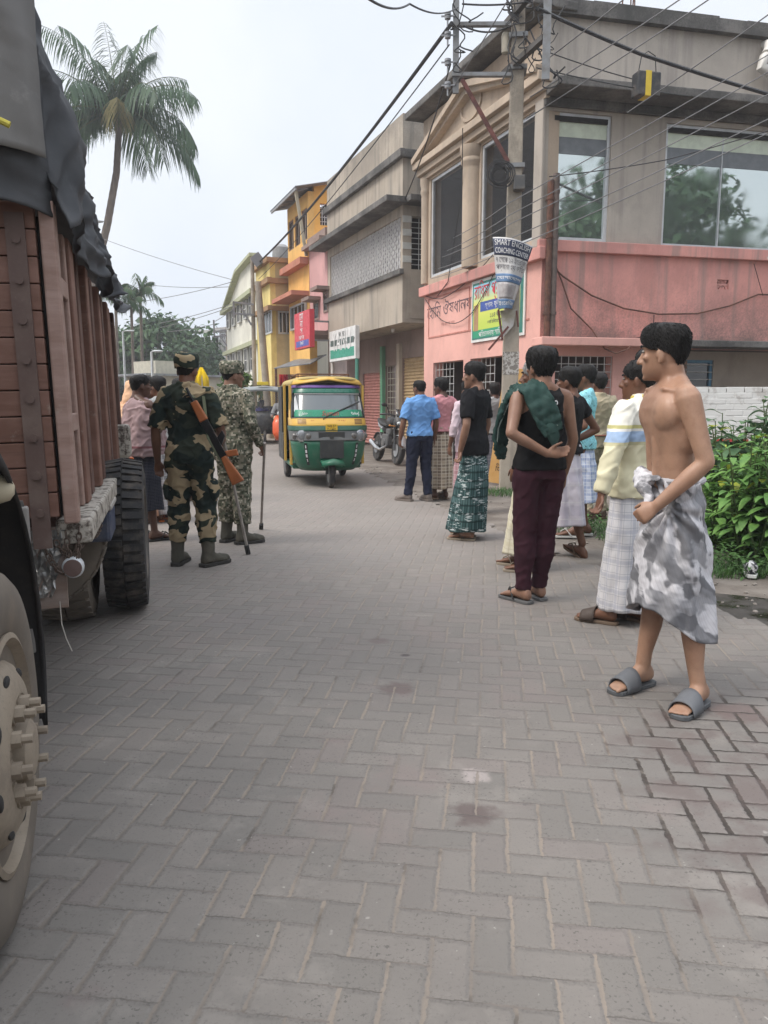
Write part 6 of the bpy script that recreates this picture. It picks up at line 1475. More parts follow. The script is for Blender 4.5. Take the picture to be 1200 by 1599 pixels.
# roof canopy, body, rear
m = MB(AM); rings = []
for y in (.70, .62, .3, -.4, -1.0, -1.22, -1.3):
    rings.append([V((.60*math.copysign(abs(cos(R(a)))**.55, cos(R(a))), y-(0 if y < .6 else .18*(abs(cos(R(a)))**3)), 1.58+.125*abs(sin(R(a)))**.6-(.03 if y > .66 else 0)-(.05 if y < -1.2 else 0))) for a in range(0, 181, 9)])
m.loft(rings, False, False); m.build('roof_canopy', dusty('yellow_canvas', (.40, .30, .10), (.33, .28, .2), .5, .7), ar, True, 0, 180, solid=.025)
m = MB(AM); m.loft([[V((-.61, .68, 1.585)), V((.0, .80, 1.66)), V((.61, .68, 1.585))], [V((-.56, .62, 1.65)), V((0, .70, 1.70)), V((.56, .62, 1.65))]], False, False); m.build('roof_edge', ayel, ar, True, solid=.02)
m = MB(AM); m.box(-.63, .63, -1.28, -1.22, .35, 1.6); m.box(-.6, .6, -1.25, .6, .27, .34); m.build('rear_body', agreen, ar, bevel=.02)
for q in (-1, 1):
    m = MB(AM); m.box(q*.655-.02, q*.655+.02, -1.22, -.35, .34, .80); m.build('side_panel', adk, ar, bevel=.02)
    m = MB(AM); m.box(q*.64-.02, q*.64+.02, -.30, -.24, .34, 1.6); m.box(q*.63-.02, q*.63+.02, .58, .64, .34, 1.58); m.box(q*.64-.015, q*.64+.015, -1.24, -1.2, .8, 1.6); m.build('door_pillar', ayel, ar)
    m = MB(AM); m.box(q*.66-.01, q*.66+.01, -1.2, -.5, .8, 1.58); m.build('side_curtain', flat('black_rexine', (.02, .02, .02), .6), ar)
m = MB(AM); m.box(-.55, .55, -1.0, -.55, .45, .62); m.box(-.55, .55, -1.15, -1.0, .62, 1.15); m.box(-.22, .22, .05, .4, .45, .65); m.build('seat', flat('brown_rexine', (.10, .05, .04), .6), ar, bevel=.04)
m = MB(AM); m.tube([(-.33, .72, 1.0), (.33, .72, 1.0)], .02, 8); m.build('handlebar', adk, ar)
m = MB(AM); p0 = shp(1.08, 3, .03); p1 = shp(1.30, -33, .03); m.tube([p0-V((0, 0, .03)), p0, p1], .008, 6); m.tube([p1.lerp(p0, .5), p1, p1+(p1-p0)*.12], .012, 6); m.build('wiper', adk, ar)
m = MB(AM); m.tube([(-.62, .55, .34), (.62, .55, .34)], .02, 6); m.build('chassis_bar', adk, ar)
m = MB(AM); m.tube([(-.45, .3, 1.76), (.45, .3, 1.76)], .012, 6); m.tube([(-.45, -.8, 1.76), (.45, -.8, 1.76)], .012, 6); m.tube([(-.45, -.8, 1.76), (-.45, .3, 1.76)], .012, 6); m.tube([(.45, -.8, 1.76), (.45, .3, 1.76)], .012, 6)
for x in (-.45, .45):
    for y in (.3, -.8): m.tube([(x, y, 1.68), (x, y, 1.76)], .01, 6)
m.build('roof_rack', rust, ar)

# ---------------------------------------------------------------- motorcycle
def profile(mb, pts, w_, x=0):
    mb.prism(pts, lambda y, z: (x-w_/2, y, z), lambda y, z: (x+w_/2, y, z))
fw = gnd(622, 727); rw = gnd(588, 719); fv = (fw-rw); fv.z = 0; fv.normalize(); yw = math.degrees(math.atan2(-fv.x, fv.y)); c = (fw+rw)/2
mk = thing('motorcycle', 'black sport commuter motorcycle parked on its stand by the shutters', 'motorcycle', c.x, c.y, 0, yw); KM = ROOTM[mk.name] @ Matrix.Rotation(R(-7), 4, 'Y')
blk = dusty('bike_black', (.018, .019, .021), (.2, .18, .16), .3, .25); sil = dusty('bike_silver', (.34, .35, .36), (.2, .18, .16), .3, .3, .6); eng = dusty('engine_alloy', (.10, .10, .10), (.2, .17, .14), .4, .5, .4)
for y in (.65, -.65):
    m = MB(KM); prof = []; r = .30; m.lathe([(r*.80, .045), (r*.9, .055), (r*.98, .035), (r, 0), (r*.98, -.035), (r*.9, -.055), (r*.80, -.045)], 40, (0, y, r), 'x'); o = m.build('wheel', tyre_m, mk, True)
    m = MB(KM); m.lathe([(r*.81, .04), (r*.74, .025), (r*.74, -.025), (r*.81, -.04)], 40, (0, y, r), 'x'); m.lathe([(.05, .05), (.05, -.05), (.001, -.05)], 14, (0, y, r), 'x')
    for k in range(5): a = 2*pi*k/5+.3; m.bar((0, y+.04*cos(a), r+.04*sin(a)), (0, y+r*.76*cos(a), r+r*.76*sin(a)), .03, .045)
    m.build('rim', eng, o); m = MB(KM); m.lathe([(.11, .062), (.13, .064), (.13, .058), (.11, .058)], 28, (0, y, r), 'x'); m.build('brake_disc', sil, o)
m = MB(KM)
for x in (-.09, .09): m.tube([(x, .65, .3), (x, .50, .72), (x, .44, .92)], .022, 10)
m.build('fork', blk, mk, True)
m = MB(KM); rings = []
for k in range(11): a = R(10+k*14); rings.append([V((x, .65+.335*cos(a), .30+.335*sin(a)-abs(x)*.3)) for x in (-.07, -.04, 0, .04, .07)])
m.loft(rings, False, False); m.build('front_mudguard', sil, mk, True, 0, 180, solid=.01)
m = MB(KM); m.loft([[V((w_*cos(2*pi*k/16), y, z+h*sin(2*pi*k/16))) for k in range(16)] for y, z, w_, h in ((.34, .86, .06, .08), (.28, .88, .14, .12), (.12, .90, .16, .12), (-.02, .86, .12, .09), (-.10, .82, .07, .05))]); m.build('fuel_tank', blk, mk, True)
m = MB(KM); m.loft([[V((w_*cos(2*pi*k/16), y, z+h*sin(2*pi*k/16))) for k in range(16)] for y, z, w_, h in ((-.02, .80, .09, .05), (-.2, .81, .13, .06), (-.42, .84, .14, .055), (-.62, .90, .12, .05), (-.80, .93, .06, .03))]); m.build('seat', flat('seat_rexine', (.02, .02, .02), .55), mk, True)
m = MB(KM); m.loft([[V((w_*cos(2*pi*k/12), y, z+h*sin(2*pi*k/12))) for k in range(12)] for y, z, w_, h in ((-.25, .72, .12, .06), (-.5, .78, .12, .06), (-.78, .87, .05, .04))]); m.build('tail_fairing', sil, mk, True)
m = MB(KM); m.box(-.13, .13, -.18, .22, .36, .62); m.box(-.11, .11, .0, .26, .6, .74); m.tube([(-.17, .02, .42), (.17, .02, .42)], .11, 16); m.build('engine', eng, mk, bevel=.03)
m = MB(KM); m.bar((0, .42, .86), (0, .1, .40), .05); m.bar((0, .1, .36), (0, -.3, .36), .05); m.bar((0, -.3, .36), (0, -.35, .75), .05); m.bar((-.08, -.3, .4), (-.08, -.65, .3), .045); m.bar((.08, -.3, .4), (.08, -.65, .3), .045); m.build('frame', blk, mk)
m = MB(KM); m.loft([[V((w_*cos(2*pi*k/16), y, z+h*sin(2*pi*k/16))) for k in range(16)] for y, z, w_, h in ((.42, .94, .09, .14), (.52, .92, .13, .16), (.60, .88, .12, .12), (.66, .84, .07, .06))]); m.build('headlight_cowl', blk, mk, True)
m = MB(KM); m.ell((0, .63, .86), (.10, .04, .06), 16, 8); m.build('headlight', glass('bike_lens', (.42, .44, .45), .08, 1), mk, True)
m = MB(KM); m.loft([[V((x, .58-.3*x*x+dy, z)) for x in (-.10, -.05, 0, .05, .10)] for z, dy in ((1.0, .0), (1.08, -.06), (1.16, -.13))], False, False); m.build('visor', glass('smoke_visor', (.03, .03, .03), .1, .8), mk, True, solid=.006)
m = MB(KM); m.tube([(-.36, .30, 1.02), (-.2, .38, 1.04), (0, .42, 1.0), (.2, .38, 1.04), (.36, .30, 1.02)], .014, 8); m.tube([(-.38, .28, 1.015), (-.26, .35, 1.035)], .022, 8); m.tube([(.26, .35, 1.035), (.38, .28, 1.015)], .022, 8); m.build('handlebar', blk, mk, True)
for q in (-1, 1):
    m = MB(KM); m.tube([(q*.2, .38, 1.04), (q*.27, .40, 1.18), (q*.30, .40, 1.20)], .009, 6); m.ell((q*.34, .40, 1.22), (.07, .02, .04), 14, 8); m.build('mirror', blk, mk, True)
    m = MB(KM); m.tube([(q*.1, .55, .80), (q*.2, .54, .80)], .012, 6); m.ell((q*.22, .55, .80), (.025, .03, .022), 10, 6); m.build('indicator', flat('amber_lens', (.5, .2, .03), .3), mk, True)
m = MB(KM); m.tube([(.14, .2, .36), (.15, -.1, .27), (.16, -.35, .30), (.17, -.75, .42)], [.025, .03, .05, .055], 12); m.build('exhaust', flat('exhaust_chrome', (.6, .6, .6), .2, .9), mk, True)
m = MB(KM); m.loft([[V((x, -.65+.33*cos(R(a)), .30+.34*sin(R(a)))) for x in (-.07, 0, .07)] for a in range(30, 160, 13)], False, False); m.build('rear_mudguard', blk, mk, True, solid=.01)
m = MB(KM); m.tube([(-.1, .0, .34), (-.22, .05, .03)], .014, 6); m.build('side_stand', blk, mk)

# ---------------------------------------------------------------- e-rickshaw and scooter
pe = gnd(402, 694); er = thing('electric_rickshaw', 'grey roofed open sided electric rickshaw behind the auto rickshaw', 'e-rickshaw', pe.x+.1, pe.y+1.0, 0, 188); EM = ROOTM[er.name]
m = MB(EM); m.loft([[V((x*w_, y, 1.72-.05*abs(x/.62)**3+dz)) for x in (-.62, -.5, -.25, 0, .25, .5, .62)] for y, w_, dz in ((1.15, .9, -.08), (1.05, 1, -.02), (.6, 1.03, .02), (-.8, 1.03, .03), (-1.2, 1, 0))], False, False); m.build('roof', dusty('grey_fibre_roof', (.24, .27, .28), (.3, .28, .26), .4, .5), er, True, solid=.07)
m = MB(EM)
for x in (-.56, .56):
    for y in (.9, -.1, -1.1): m.bar((x, y, .35), (x, y, 1.7), .04)
m.bar((-.56, .9, .9), (.56, .9, .9), .04); m.build('frame', blk, er)
m = MB(EM); m.loft([[V((x*w_, .95+d-.12*x*x*6, z)) for x in (-.5, -.35, -.15, 0, .15, .35, .5)] for z, w_, d in ((.35, .7, .1), (.6, .9, .18), (.85, 1.0, .16), (1.02, 1.05, .08))], False, False); m.build('front_panel', blk, er, True, solid=.03)
m = MB(EM); m.box(-.5, .5, .90, .905, 1.05, 1.6); m.build('windscreen', glass('er_screen', (.12, .13, .14), .08, .6, .3), er)
m = MB(EM); m.box(-.6, .6, -1.2, .7, .30, .38); m.box(-.5, .5, -1.15, -.7, .38, .72); m.box(-.5, .5, -.3, .1, .38, .72); m.box(-.5, .5, -.36, -.3, .72, 1.15); m.build('seat', flat('er_rexine', (.05, .03, .06), .6), er, bevel=.03)
for q in (-1, 1):
    m = MB(EM); m.ell((q*.33, 1.08, .80), (.07, .05, .075), 14, 8); m.build('headlight', glass('er_lens', (.5, .42, .25), .1, 1), er, True)
    m = MB(EM); m.tube([(q*.5, .95, 1.0), (q*.62, 1.0, 1.1)], .01, 6); m.box(q*.64-.06, q*.64+.06, 1.0, 1.02, 1.08, 1.22); m.build('mirror', blk, er)
small_wheel(er, EM, 0, 1.0, .22, .09); small_wheel(er, EM, -.48, -.85, .22, .09); small_wheel(er, EM, .48, -.85, .22, .09)
m = MB(EM); m.box(-.15, .2, .95, 1.12, 1.80, 1.90); m.build('roof_box', flat('yellow_box', (.65, .50, .03), .5), er, bevel=.01)
m = MB(EM); m.tube([(-.6, -1.1, 1.78), (-.6, 1.0, 1.78), (.6, 1.0, 1.78), (.6, -1.1, 1.78)], .012, 6); m.build('roof_rail', rust, er)
dr = Person('driver in purple shirt seated inside the electric rickshaw', pe.x+.05, pe.y+.75, 188, 1.6, 2, .9, z=-.28, voxel=.01, L=dict(e=(.26, .15, 1.15), w=(.25, .42, 1.1), d=(0, 1, 0), n=(0, 0, -1)), Rr=dict(e=(.26, .15, 1.15), w=(.25, .42, 1.1), d=(0, 1, 0), n=(0, 0, -1)), legs=(dict(k=(.12, .42, .90), a=(.13, .42, .62)), dict(k=(.12, .42, .90), a=(.13, .42, .62))))
dr.body().hair(seed=31, tufts=60); dr.top(cloth('violet_cotton', (.10, .09, .28)), 'tee', .9, sleeve=.8); dr.trousers(cloth('driver_trousers', (.03, .03, .04)), 1.0, ankle=.62, cuff=.02)
ps = gnd(432, 706); st = thing('scooter', 'orange scooter half hidden behind the auto rickshaw', 'scooter', ps.x+.05, ps.y+.6, 0, 186); SM = ROOTM[st.name]
orc = dusty('scooter_orange', (.62, .09, .02), (.25, .2, .18), .15, .25)
m = MB(SM); m.loft([[V((x*w_, .48+d-1.6*x*x, z)) for x in (-.2, -.12, -.05, 0, .05, .12, .2)] for z, w_, d in ((.30, .6, .06), (.5, 1.0, .10), (.75, 1.0, .02), (.95, .6, -.06))], False, False); m.build('front_shield', orc, st, True, solid=.02)
m = MB(SM); m.loft([[V((w_*cos(2*pi*k/14), y, z+h*sin(2*pi*k/14))) for k in range(14)] for y, z, w_, h in ((-.1, .5, .12, .12), (-.35, .56, .17, .18), (-.6, .6, .16, .15), (-.85, .66, .08, .06))]); m.build('rear_body', orc, st, True)
m = MB(SM); m.box(-.14, .14, -.75, -.1, .72, .80); m.build('seat', flat('scooter_seat', (.02, .02, .02), .6), st, bevel=.03)
m = MB(SM); m.box(-.15, .15, -.15, .42, .26, .32); m.tube([(0, .62, .22), (0, .45, .9), (0, .42, .98)], .03, 8); m.tube([(-.3, .36, 1.0), (0, .42, .98), (.3, .36, 1.0)], .016, 8); m.build('frame', blk, st)
m = MB(SM); m.ell((0, .47, 1.0), (.08, .06, .07), 14, 8); m.build('headlight', glass('scooter_lens', (.5, .5, .5), .1, 1), st, True)
small_wheel(st, SM, 0, .62, .22, .09); small_wheel(st, SM, 0, -.6, .22, .09)
rd = Person('rider in grey shirt and jeans on the orange scooter', ps.x+.06, ps.y+.86, 186, 1.65, 1, 1.0, z=-.16, voxel=.01, L=dict(e=(.27, .18, 1.15), w=(.26, .50, 1.12), d=(0, 1, 0), n=(0, 0, -1), c=1), Rr=dict(e=(.27, .18, 1.15), w=(.26, .50, 1.12), d=(0, 1, 0), n=(0, 0, -1), c=1),
            legs=(dict(k=(.15, .42, .85), a=(.13, .42, .50)), dict(k=(.15, .42, .85), a=(.13, .42, .50))))
rd.body().hair(seed=33, tufts=60); rd.top(cloth('slate_cotton', (.20, .20, .20)), 'shirt', .9, sleeve=1.8); rd.trousers(cloth('blue_denim', (.04, .06, .12)), 1.0, ankle=.5, cuff=.02); rd.boots(blackrub, .07, 'shoe')
# ---------------------------------------------------------------- things carried
def wpt(P_, p): return P_.M @ V(p)
# green bag slung over the left shoulder of the man in the black vest
bg = thing('shoulder_bag', 'dark green cloth bag slung over the left shoulder of the man in black vest', 'bag', B.root.location.x-.2, B.root.location.y, 1.2)
def strip(M, pts, wv, seed, amp=.02, nw=12, sub=8):
    m = MB(M); rows = []; P = [V(p) for p in pts]
    for i in range((len(P)-1)*sub+1):
        k = min(i//sub, len(P)-2); t = i/sub-k; a, b = V(wv[k]), V(wv[k+1]); c = P[k].lerp(P[k+1], t); w_ = a.lerp(b, t); nn = w_.cross(P[k+1]-P[k]).normalized()
        rows.append([c+w_*(2*j/nw-1)+nn*(amp*noise.noise(V((j*.7, i*.35, seed)))+amp*.5*noise.noise(V((j*1.6, i*.8, seed+4)))) for j in range(nw+1)])
    m.loft(rows, False, False); return m
def bagm():
    t = NT('bottle_green_canvas'); o = t.tc.outputs['Object']; n = t.noise(o, 9, 5); f = t.noise(o, 240, 2)
    t.bump(f, .2, .002); return t.fin(t.mix(t.ramp(n, .35, .65), (.016, .042, .036), (.034, .066, .058)), .85, 0, .2)
BG = bagm()
strip(B.M, [(-.12, .115, 1.30), (-.12, .075, 1.42), (-.115, -.0, 1.482), (-.105, -.098, 1.462), (-.07, -.155, 1.36), (-.02, -.168, 1.25), (.015, -.172, 1.17)], [(.06, 0, .01), (.065, 0, .02), (.07, 0, .03), (.075, .0, .03), (.08, -.01, .03), (.075, -.01, .04), (.06, 0, .03)], 3).build('back_flap', BG, bg, True, 0, 180, solid=.018)
q = MB(B.M); q.limb([(.0, -.165, 1.20), (.02, -.168, 1.14), (.025, -.165, 1.10)], [.05, .042, .025], 12, .5, (0, 1, 0)); q.build('hanging_end', BG, bg, True)
strip(B.M, [(-.13, .02, 1.478), (-.19, .04, 1.44), (-.225, .08, 1.34), (-.24, .095, 1.20), (-.245, .09, 1.08), (-.235, .08, .99)], [(.0, .06, .0), (.03, .07, .02), (.06, .07, .03), (.07, .06, .02), (.06, .05, .02), (.03, .02, .0)], 8, .035).build('front_flap', BG, bg, True, 0, 180, solid=.022)
q = MB(B.M); q.tube([(-.18, -.035, 1.455), (-.24, -.0, 1.34), (-.285, .035, 1.2), (-.29, .045, 1.08)], .005, 6); q.tube([(-.035, .06, 1.432), (-.04, -.0, 1.49), (-.03, -.08, 1.46), (.01, -.142, 1.36), (.06, -.165, 1.26)], .006, 6); q.tube([(-.08, -.155, 1.235), (.0, -.172, 1.215), (.07, -.172, 1.225)], .006, 6)
q.build('piping', cloth('pale_piping', (.30, .36, .33)), bg, True)
# rifle slung across the back of the nearer soldier
yb = M_.root.location.y-.20
P0 = at(370, 752, yb-.05); P1 = at(291, 606, yb+.03); ax = (P1-P0).normalized(); LR = (P1-P0).length
rx = ax.cross(V((0, 1, 0))).normalized(); rn = V((0, -1, 0)); rup = (rx if rx.z < 0 else -rx)
RM = Matrix(((ax.x, rup.x, rn.x, P0.x), (ax.y, rup.y, rn.y, P0.y), (ax.z, rup.z, rn.z, P0.z), (0, 0, 0, 1)))
rf = thing('rifle', 'rifle with orange brown wooden stock slung on the back of the soldier', 'rifle', P0.x, P0.y, P0.z)
wood = mat('varnished_wood', (.33, .105, .035), (.23, .07, .022), 7, .45, bump=.1, streak=4); gun = flat('gun_steel', (.018, .019, .020), .4, .5)
Fp = lambda h: (lambda x, y: (x, y, -h)); Gp = lambda h: (lambda x, y: (x, y, h))
q = MB(RM); q.prism([(-.02, -.055), (-.015, .045), (.16, .028), (.22, .02), (.22, -.025), (.15, -.03)], Fp(.02), Gp(.02)); q.build('stock', wood, rf, bevel=.008)
q = MB(RM); q.prism([(.215, .025), (.53, .03), (.53, -.03), (.215, -.03)], Fp(.019), Gp(.019)); q.tube([(.5, 0, 0), (LR, .0, 0)], .011, 8); q.prism([(.30, -.03), (.37, -.03), (.40, -.09), (.35, -.09)], Fp(.013), Gp(.013)); q.tube([(.5, .028, 0), (.72, .028, 0)], .010, 8); q.bar((LR-.06, 0, 0), (LR-.05, .05, 0), .012); q.build('receiver', gun, rf, bevel=.003)
q = MB(RM); q.prism([(.53, .032), (.70, .026), (.70, -.026), (.53, -.034)], Fp(.023), Gp(.023)); q.build('handguard', wood, rf, bevel=.008)
q = MB(RM); q.prism([(.20, -.03), (.25, -.03), (.22, -.12), (.17, -.11)], Fp(.017), Gp(.017)); q.build('pistol_grip', wood, rf, bevel=.006)
q = MB(); sp_ = [RM @ V((.72, -.02, .0)), M_.M @ V((-.05, -.06, 1.475)), M_.M @ V((.02, -.0, 1.495)), M_.M @ V((.10, .03, 1.46)), M_.M @ V((.16, -.09, 1.38)), RM @ V((.4, .03, .02)), RM @ V((.12, .03, .0))]
q.tube(sp_, .014, 6, True, .35, (0, 0, 1)); q.build('sling', cloth('olive_webbing', (.10, .11, .07)), rf, True)
for (P_, hand, tip, lab) in ((M_, (.235, .22, .97), gnd(388, 866), 'grey lathi stick held by the soldier with the rifle'), (N_, (.265, .13, .88), gnd(408, 827), 'thin pale lathi stick held by the soldier in pixel camouflage')):
    h = wpt(P_, hand); d = (h-tip).normalized(); top_ = h+d*.12
    sk = thing('stick', lab, 'stick', tip.x, tip.y, 0, group='lathi sticks of the soldiers')
    q = MB(); q.tube([tip+V((0, 0, .02)), top_], .013, 10); q.build('shaft', mat('cane', (.34, .31, .28), (.25, .22, .2), 9, .6), sk, True)
    q = MB(); q.tube([tip+V((0, 0, .004)), tip+d*.09], .022, 10); q.build('ferrule', blackrub, sk, True)

# ---------------------------------------------------------------- utility pole by the pink building
pole_m = plaster('pole_concrete', (.40, .35, .285), (.14, .125, .11), .5, 1.5, 4.5, 2.2, .7)
pb = V((1.875, 11.6, 0)); up = thing('utility_pole', 'tall square concrete utility pole with steel brackets and a tangle of cables', 'utility pole', pb.x, pb.y, 0)
PM = frame(pb.x, pb.y, 0, -6); zt = 7.25
q = MB(PM)
for z0, z1, a, b in ((-.1, zt, .125, .085),):
    q.loft([[V((w_*c, w_*1.15*s_, z)) for c, s_ in ((-1, -1), (1, -1), (1, 1), (-1, 1))] for z, w_ in ((z0, a), (z1, b))])
q.build('shaft', pole_m, up, bevel=.015)
def PX(px, py, dy=0.0): return PM.inverted() @ at(px, py, 11.6+dy)
galv = dusty('zinc_steel', (.24, .25, .26), (.2, .16, .13), .4, .6, .5); rustb = mat('red_rust', (.15, .055, .045), (.09, .04, .035), 8, .8, bump=.3)
def bracket(nm, a, b, w_, m_, d_=None): q = MB(PM); q.bar(a, b, w_, d_); return q.build(nm, m_, up)
ua, ub = PX(713, -14), PX(712, 146); bracket('side_upright', ua, ub, .085, galv, .05)
for y in (40, 118): a = PX(706, y); b = PX(798, y+4); bracket('cross_arm', (a.x, -.12, a.z), (b.x, -.12, b.z), .075, galv, .05)
for (x0, y0, x1, y1) in ((788, 34, 834, -6), (788, 108, 838, 84)):
    a = PX(x0, y0); b = PX(x1, y1); q = MB(PM); q.bar((a.x, .14, a.z), (.30, -.75, b.z-.12), .08, .07); q.build('rear_arm', dusty('grimy_channel', (.11, .105, .10), (.2, .15, .12), .4, .7, .4), up)
q = MB(PM); a = PX(838, -10, -.75); b = PX(838, 126, -.75); q.bar((.33, -.75, b.z), (.33, -.75, a.z), .10, .05); q.build('rear_upright', galv, up)
a = PX(722, 128); b = PX(793, 258); bracket('brace', (a.x, -.16, a.z), (b.x, -.16, b.z), .065, rustb, .05)
for y in (26, 56, 98, 134):
    c = PX(703, y); q = MB(PM); q.lathe([(.012, -.10), (.012, 0), (.04, .0), (.045, .03), (.03, .04), (.045, .05), (.045, .08), (.02, .09)], 14, tuple(c+V((-.03, -.02, -.04)))); q.bar(c+V((-.12, -.02, -.0)), c+V((.08, -.02, 0)), .018); q.build('insulator', flat('porcelain', (.30, .31, .33), .3), up, True)
for dz in (0, .28):
    q = MB(PM); c = PX(792, 70); q.lathe([(.03, -.14), (.055, -.12), (.06, .1), (.045, .14)], 14, (-.17, -.05, c.z-.3*dz)); q.build('cable_joint', flat('pale_joint', (.42, .38, .30), .6), up, True) if dz == 0 else None
q = MB(PM); c = PX(781, 279); rr = random.Random(9)
for k in range(13):
    r_ = rr.uniform(.10, .20); o_ = V((rr.uniform(-.02, .02), -.22+rr.uniform(-.04, .04), rr.uniform(-.02, .02))); t0 = rr.uniform(0, 6)
    q.tube([V((c.x, 0, c.z))+o_+V((r_*cos(t0+a*.33), .02*sin(a), r_*sin(t0+a*.33))) for a in range(20)], .0065, 5)
q.build('cable_coil', flat('black_cable', (.03, .03, .032), .6), up, True)
c = PX(812, 290); q = MB(PM); q.box(c.x-.10, c.x+.06, -.26, -.12, c.z-.12, c.z+.08); q.build('junction_box', dusty('dark_box', (.06, .06, .06)), up, bevel=.015)
for y in (262, 60, 110): c = PX(800, y); w_ = .13; q = MB(PM); q.box(-w_, w_, -w_*1.1, w_*1.1, c.z-.03, c.z+.03); q.build('clamp', galv, up)
q = MB(PM); rr = random.Random(12)
for k in range(34):      # tangle of loose leads at the top
    a = V((rr.choice((-.85, -.12, .1, .3)), rr.uniform(-.5, -.1), rr.uniform(5.9, 7.2))); b = a+V((rr.uniform(-.1, .35), rr.uniform(-.15, .1), rr.uniform(-.7, .1))); s_ = rr.uniform(.05, .35)
    q.tube([a.lerp(b, t/10)+V((.06*sin(t*.9+k), -.03, -s_*4*(t/10)*(1-t/10))) for t in range(11)], rr.uniform(.006, .012), 5)
q.build('loose_leads', flat('lead_black', (.025, .025, .027), .6), up, True)
q = MB(PM); q.box(-.118, .118, -.135, -.1295, 1.72, 2.05); q.build('torn_notice', mat('torn_paper', (.45, .43, .40), (.2, .18, .16), 26, .9, lo=.45, hi=.52), up)
# conical coaching-centre banner tied to the pole
bnm = thing('pole_banner', 'curled white and blue coaching centre banner hanging from the utility pole', 'banner', pb.x-.1, pb.y-.3, 3)
BZ = [PX(798, y).z for y in (378, 420, 470, 536)]; zt_, zb_ = PX(790, 382).z, PX(790, 486).z
def bsurf(u, t):
    xl = -.30+.10*t; xr = .27-.28*t; x = xl+(xr-xl)*u; tilt = -.14*(u-.5)*(1-t)
    return V((x, -.20-.20*sin(pi*u)*(1-.25*t)-.015*sin(9*t+5*u), zt_+(zb_-zt_)*t+tilt))
def bgrid(t0, t1, off, u0=0, u1=1): 
    m = MB(PM); m.loft([[bsurf(u0+(u1-u0)*i/16, t0+(t1-t0)*j/8)+V((0, -off, 0)) for i in range(17)] for j in range(9)], False, False); return m
bgrid(0, 1, 0).build('sheet', flat('flex_white', (.56, .55, .54), .5), bnm, True, 0, 180, solid=.004)
navy = flat('flex_navy', (.035, .045, .09), .5); blu = flat('flex_blue', (.10, .19, .34), .5)
bgrid(.02, .245, .006).build('title_band', navy, bnm, True, 0, 180, solid=.002)
for t0, t1 in ((.50, .62), (.86, 1.0)): bgrid(t0, t1, .006).build('blue_band', blu, bnm, True, 0, 180, solid=.002)
bgrid(.63, .85, .006, .08, .85).build('printed_photo', mat('print_grey', (.30, .27, .27), (.42, .40, .40), 9, .6), bnm, True, 0, 180, solid=.002)
def curved_text(nm, body, size, mt, t, sx=1.0, usp=None):
    me = text_mesh(body, size, 'CENTER', sx=sx); w_ = max(abs(v.co.x) for v in me.vertices)
    for v in me.vertices:
        tt = t-v.co.y/(zt_-zb_)
        u = .5+.5*v.co.x/w_*.93; p = bsurf(u, tt); p.y -= .012+v.co.z*.3; v.co = PM @ p
    me.transform(ROOTM[bnm.name].inverted()); return link(nm, me, mt, bnm)
curved_text('lettering', 'SMART ENGLISH', .105, wht, .075); curved_text('lettering', 'COACHING CENTER', .10, wht, .185)
ink = flat('grey_ink', (.13, .12, .13), .6)
curved_text('lettering', '৭ েথেক ১২ ইংেরিজ', .10, ink, .31); curved_text('lettering', 'পড়ােনা হয় ভিত', .10, ink, .41); curved_text('lettering', 'েযাগােযাগ', .06, wht, .56); curved_text('lettering', 'ইংেরিজ', .07, wht, .925)
m = MB(PM); za = PX(790, 488).z; zb2 = PX(790, 528).z
m.loft([[V((-.17, -.2, za)), V((.06, -.2, za+.02))], [V((-.12, -.19, zb2)), V((.02, -.19, zb2+.16))]], False, False); m.build('torn_flap', mat('flap_print', (.45, .43, .42), (.30, .27, .2), 5, .6), bnm, solid=.004)
m = MB(PM); m.bar((-.2, -.19, za+.02), (-.13, -.18, zb2-.05), .03); m.bar((.06, -.2, za), (.09, -.2, zb2+.14), .022); m.bar((-.33, -.2, PX(750, 548).z), (-.05, -.18, PX(785, 512).z), .03); m.build('stick_frame', rustb, bnm)
# leaning yellow plank with painted words
ya = gnd(775, 757); pk_ = thing('wooden_plank', 'tall ochre painted plank with black writing leaning on the utility pole', 'plank', ya.x, ya.y, 0)
YM = frame(ya.x, ya.y, 0, -12) @ Matrix.Rotation(R(7), 4, 'Y') @ Matrix.Rotation(R(6), 4, 'X').inverted()
q = MB(YM); q.box(-.14, .16, -.02, .02, .02, 1.88); q.build('board', mat('ochre_paint', (.58, .34, .12), (.50, .27, .08), 3, .7, bump=.2), pk_, bevel=.005)
for z, b_ in ((.42, 'নং ৭৮০'), (1.32, 'সাবধান')): text('lettering', b_, .13, flat('black_paint', (.04, .03, .03), .8), pk_, YM @ Matrix.Translation((-.0, -.0225, z)) @ Matrix.Rotation(R(90), 4, 'X') @ Matrix.Rotation(R(90), 4, 'Z'))
# ---------------------------------------------------------------- cables
blackc = flat('cable_black', (.025, .025, .027), .6); greyc_ = flat('cable_grey', (.17, .17, .175), .6)
def cable(label, pts, r=.008, sag=.0, m_=None, n=14, group='overhead cables and wires', name='overhead_cable'):
    P = [V(p) for p in pts]; out = []
    for a, b in zip(P, P[1:]):
        for k in range(n): t = k/n; out.append(a.lerp(b, t)-V((0, 0, sag*4*t*(1-t)*(b-a).length)))
    out.append(P[-1]); q = MB(); q.tube(out, r, 6); o = q.build(name, m_ or blackc, None, True); return tag(o, label, 'cable', group)
far = at(402, 412, 29.5)
cable('thick bundled cable running from the utility pole along the facades to the far pole', [at(706, 36, 11.5), far], .030, .012)
cable('thin wire just under the thick bundled cable along the facades', [at(702, 70, 11.5), at(404, 436, 29.5)], .010, .01)
cable('wire from the pole bracket down to the grey building hood', [at(704, 100, 11.5), at(632, 312, 18.4)], .012, .02)
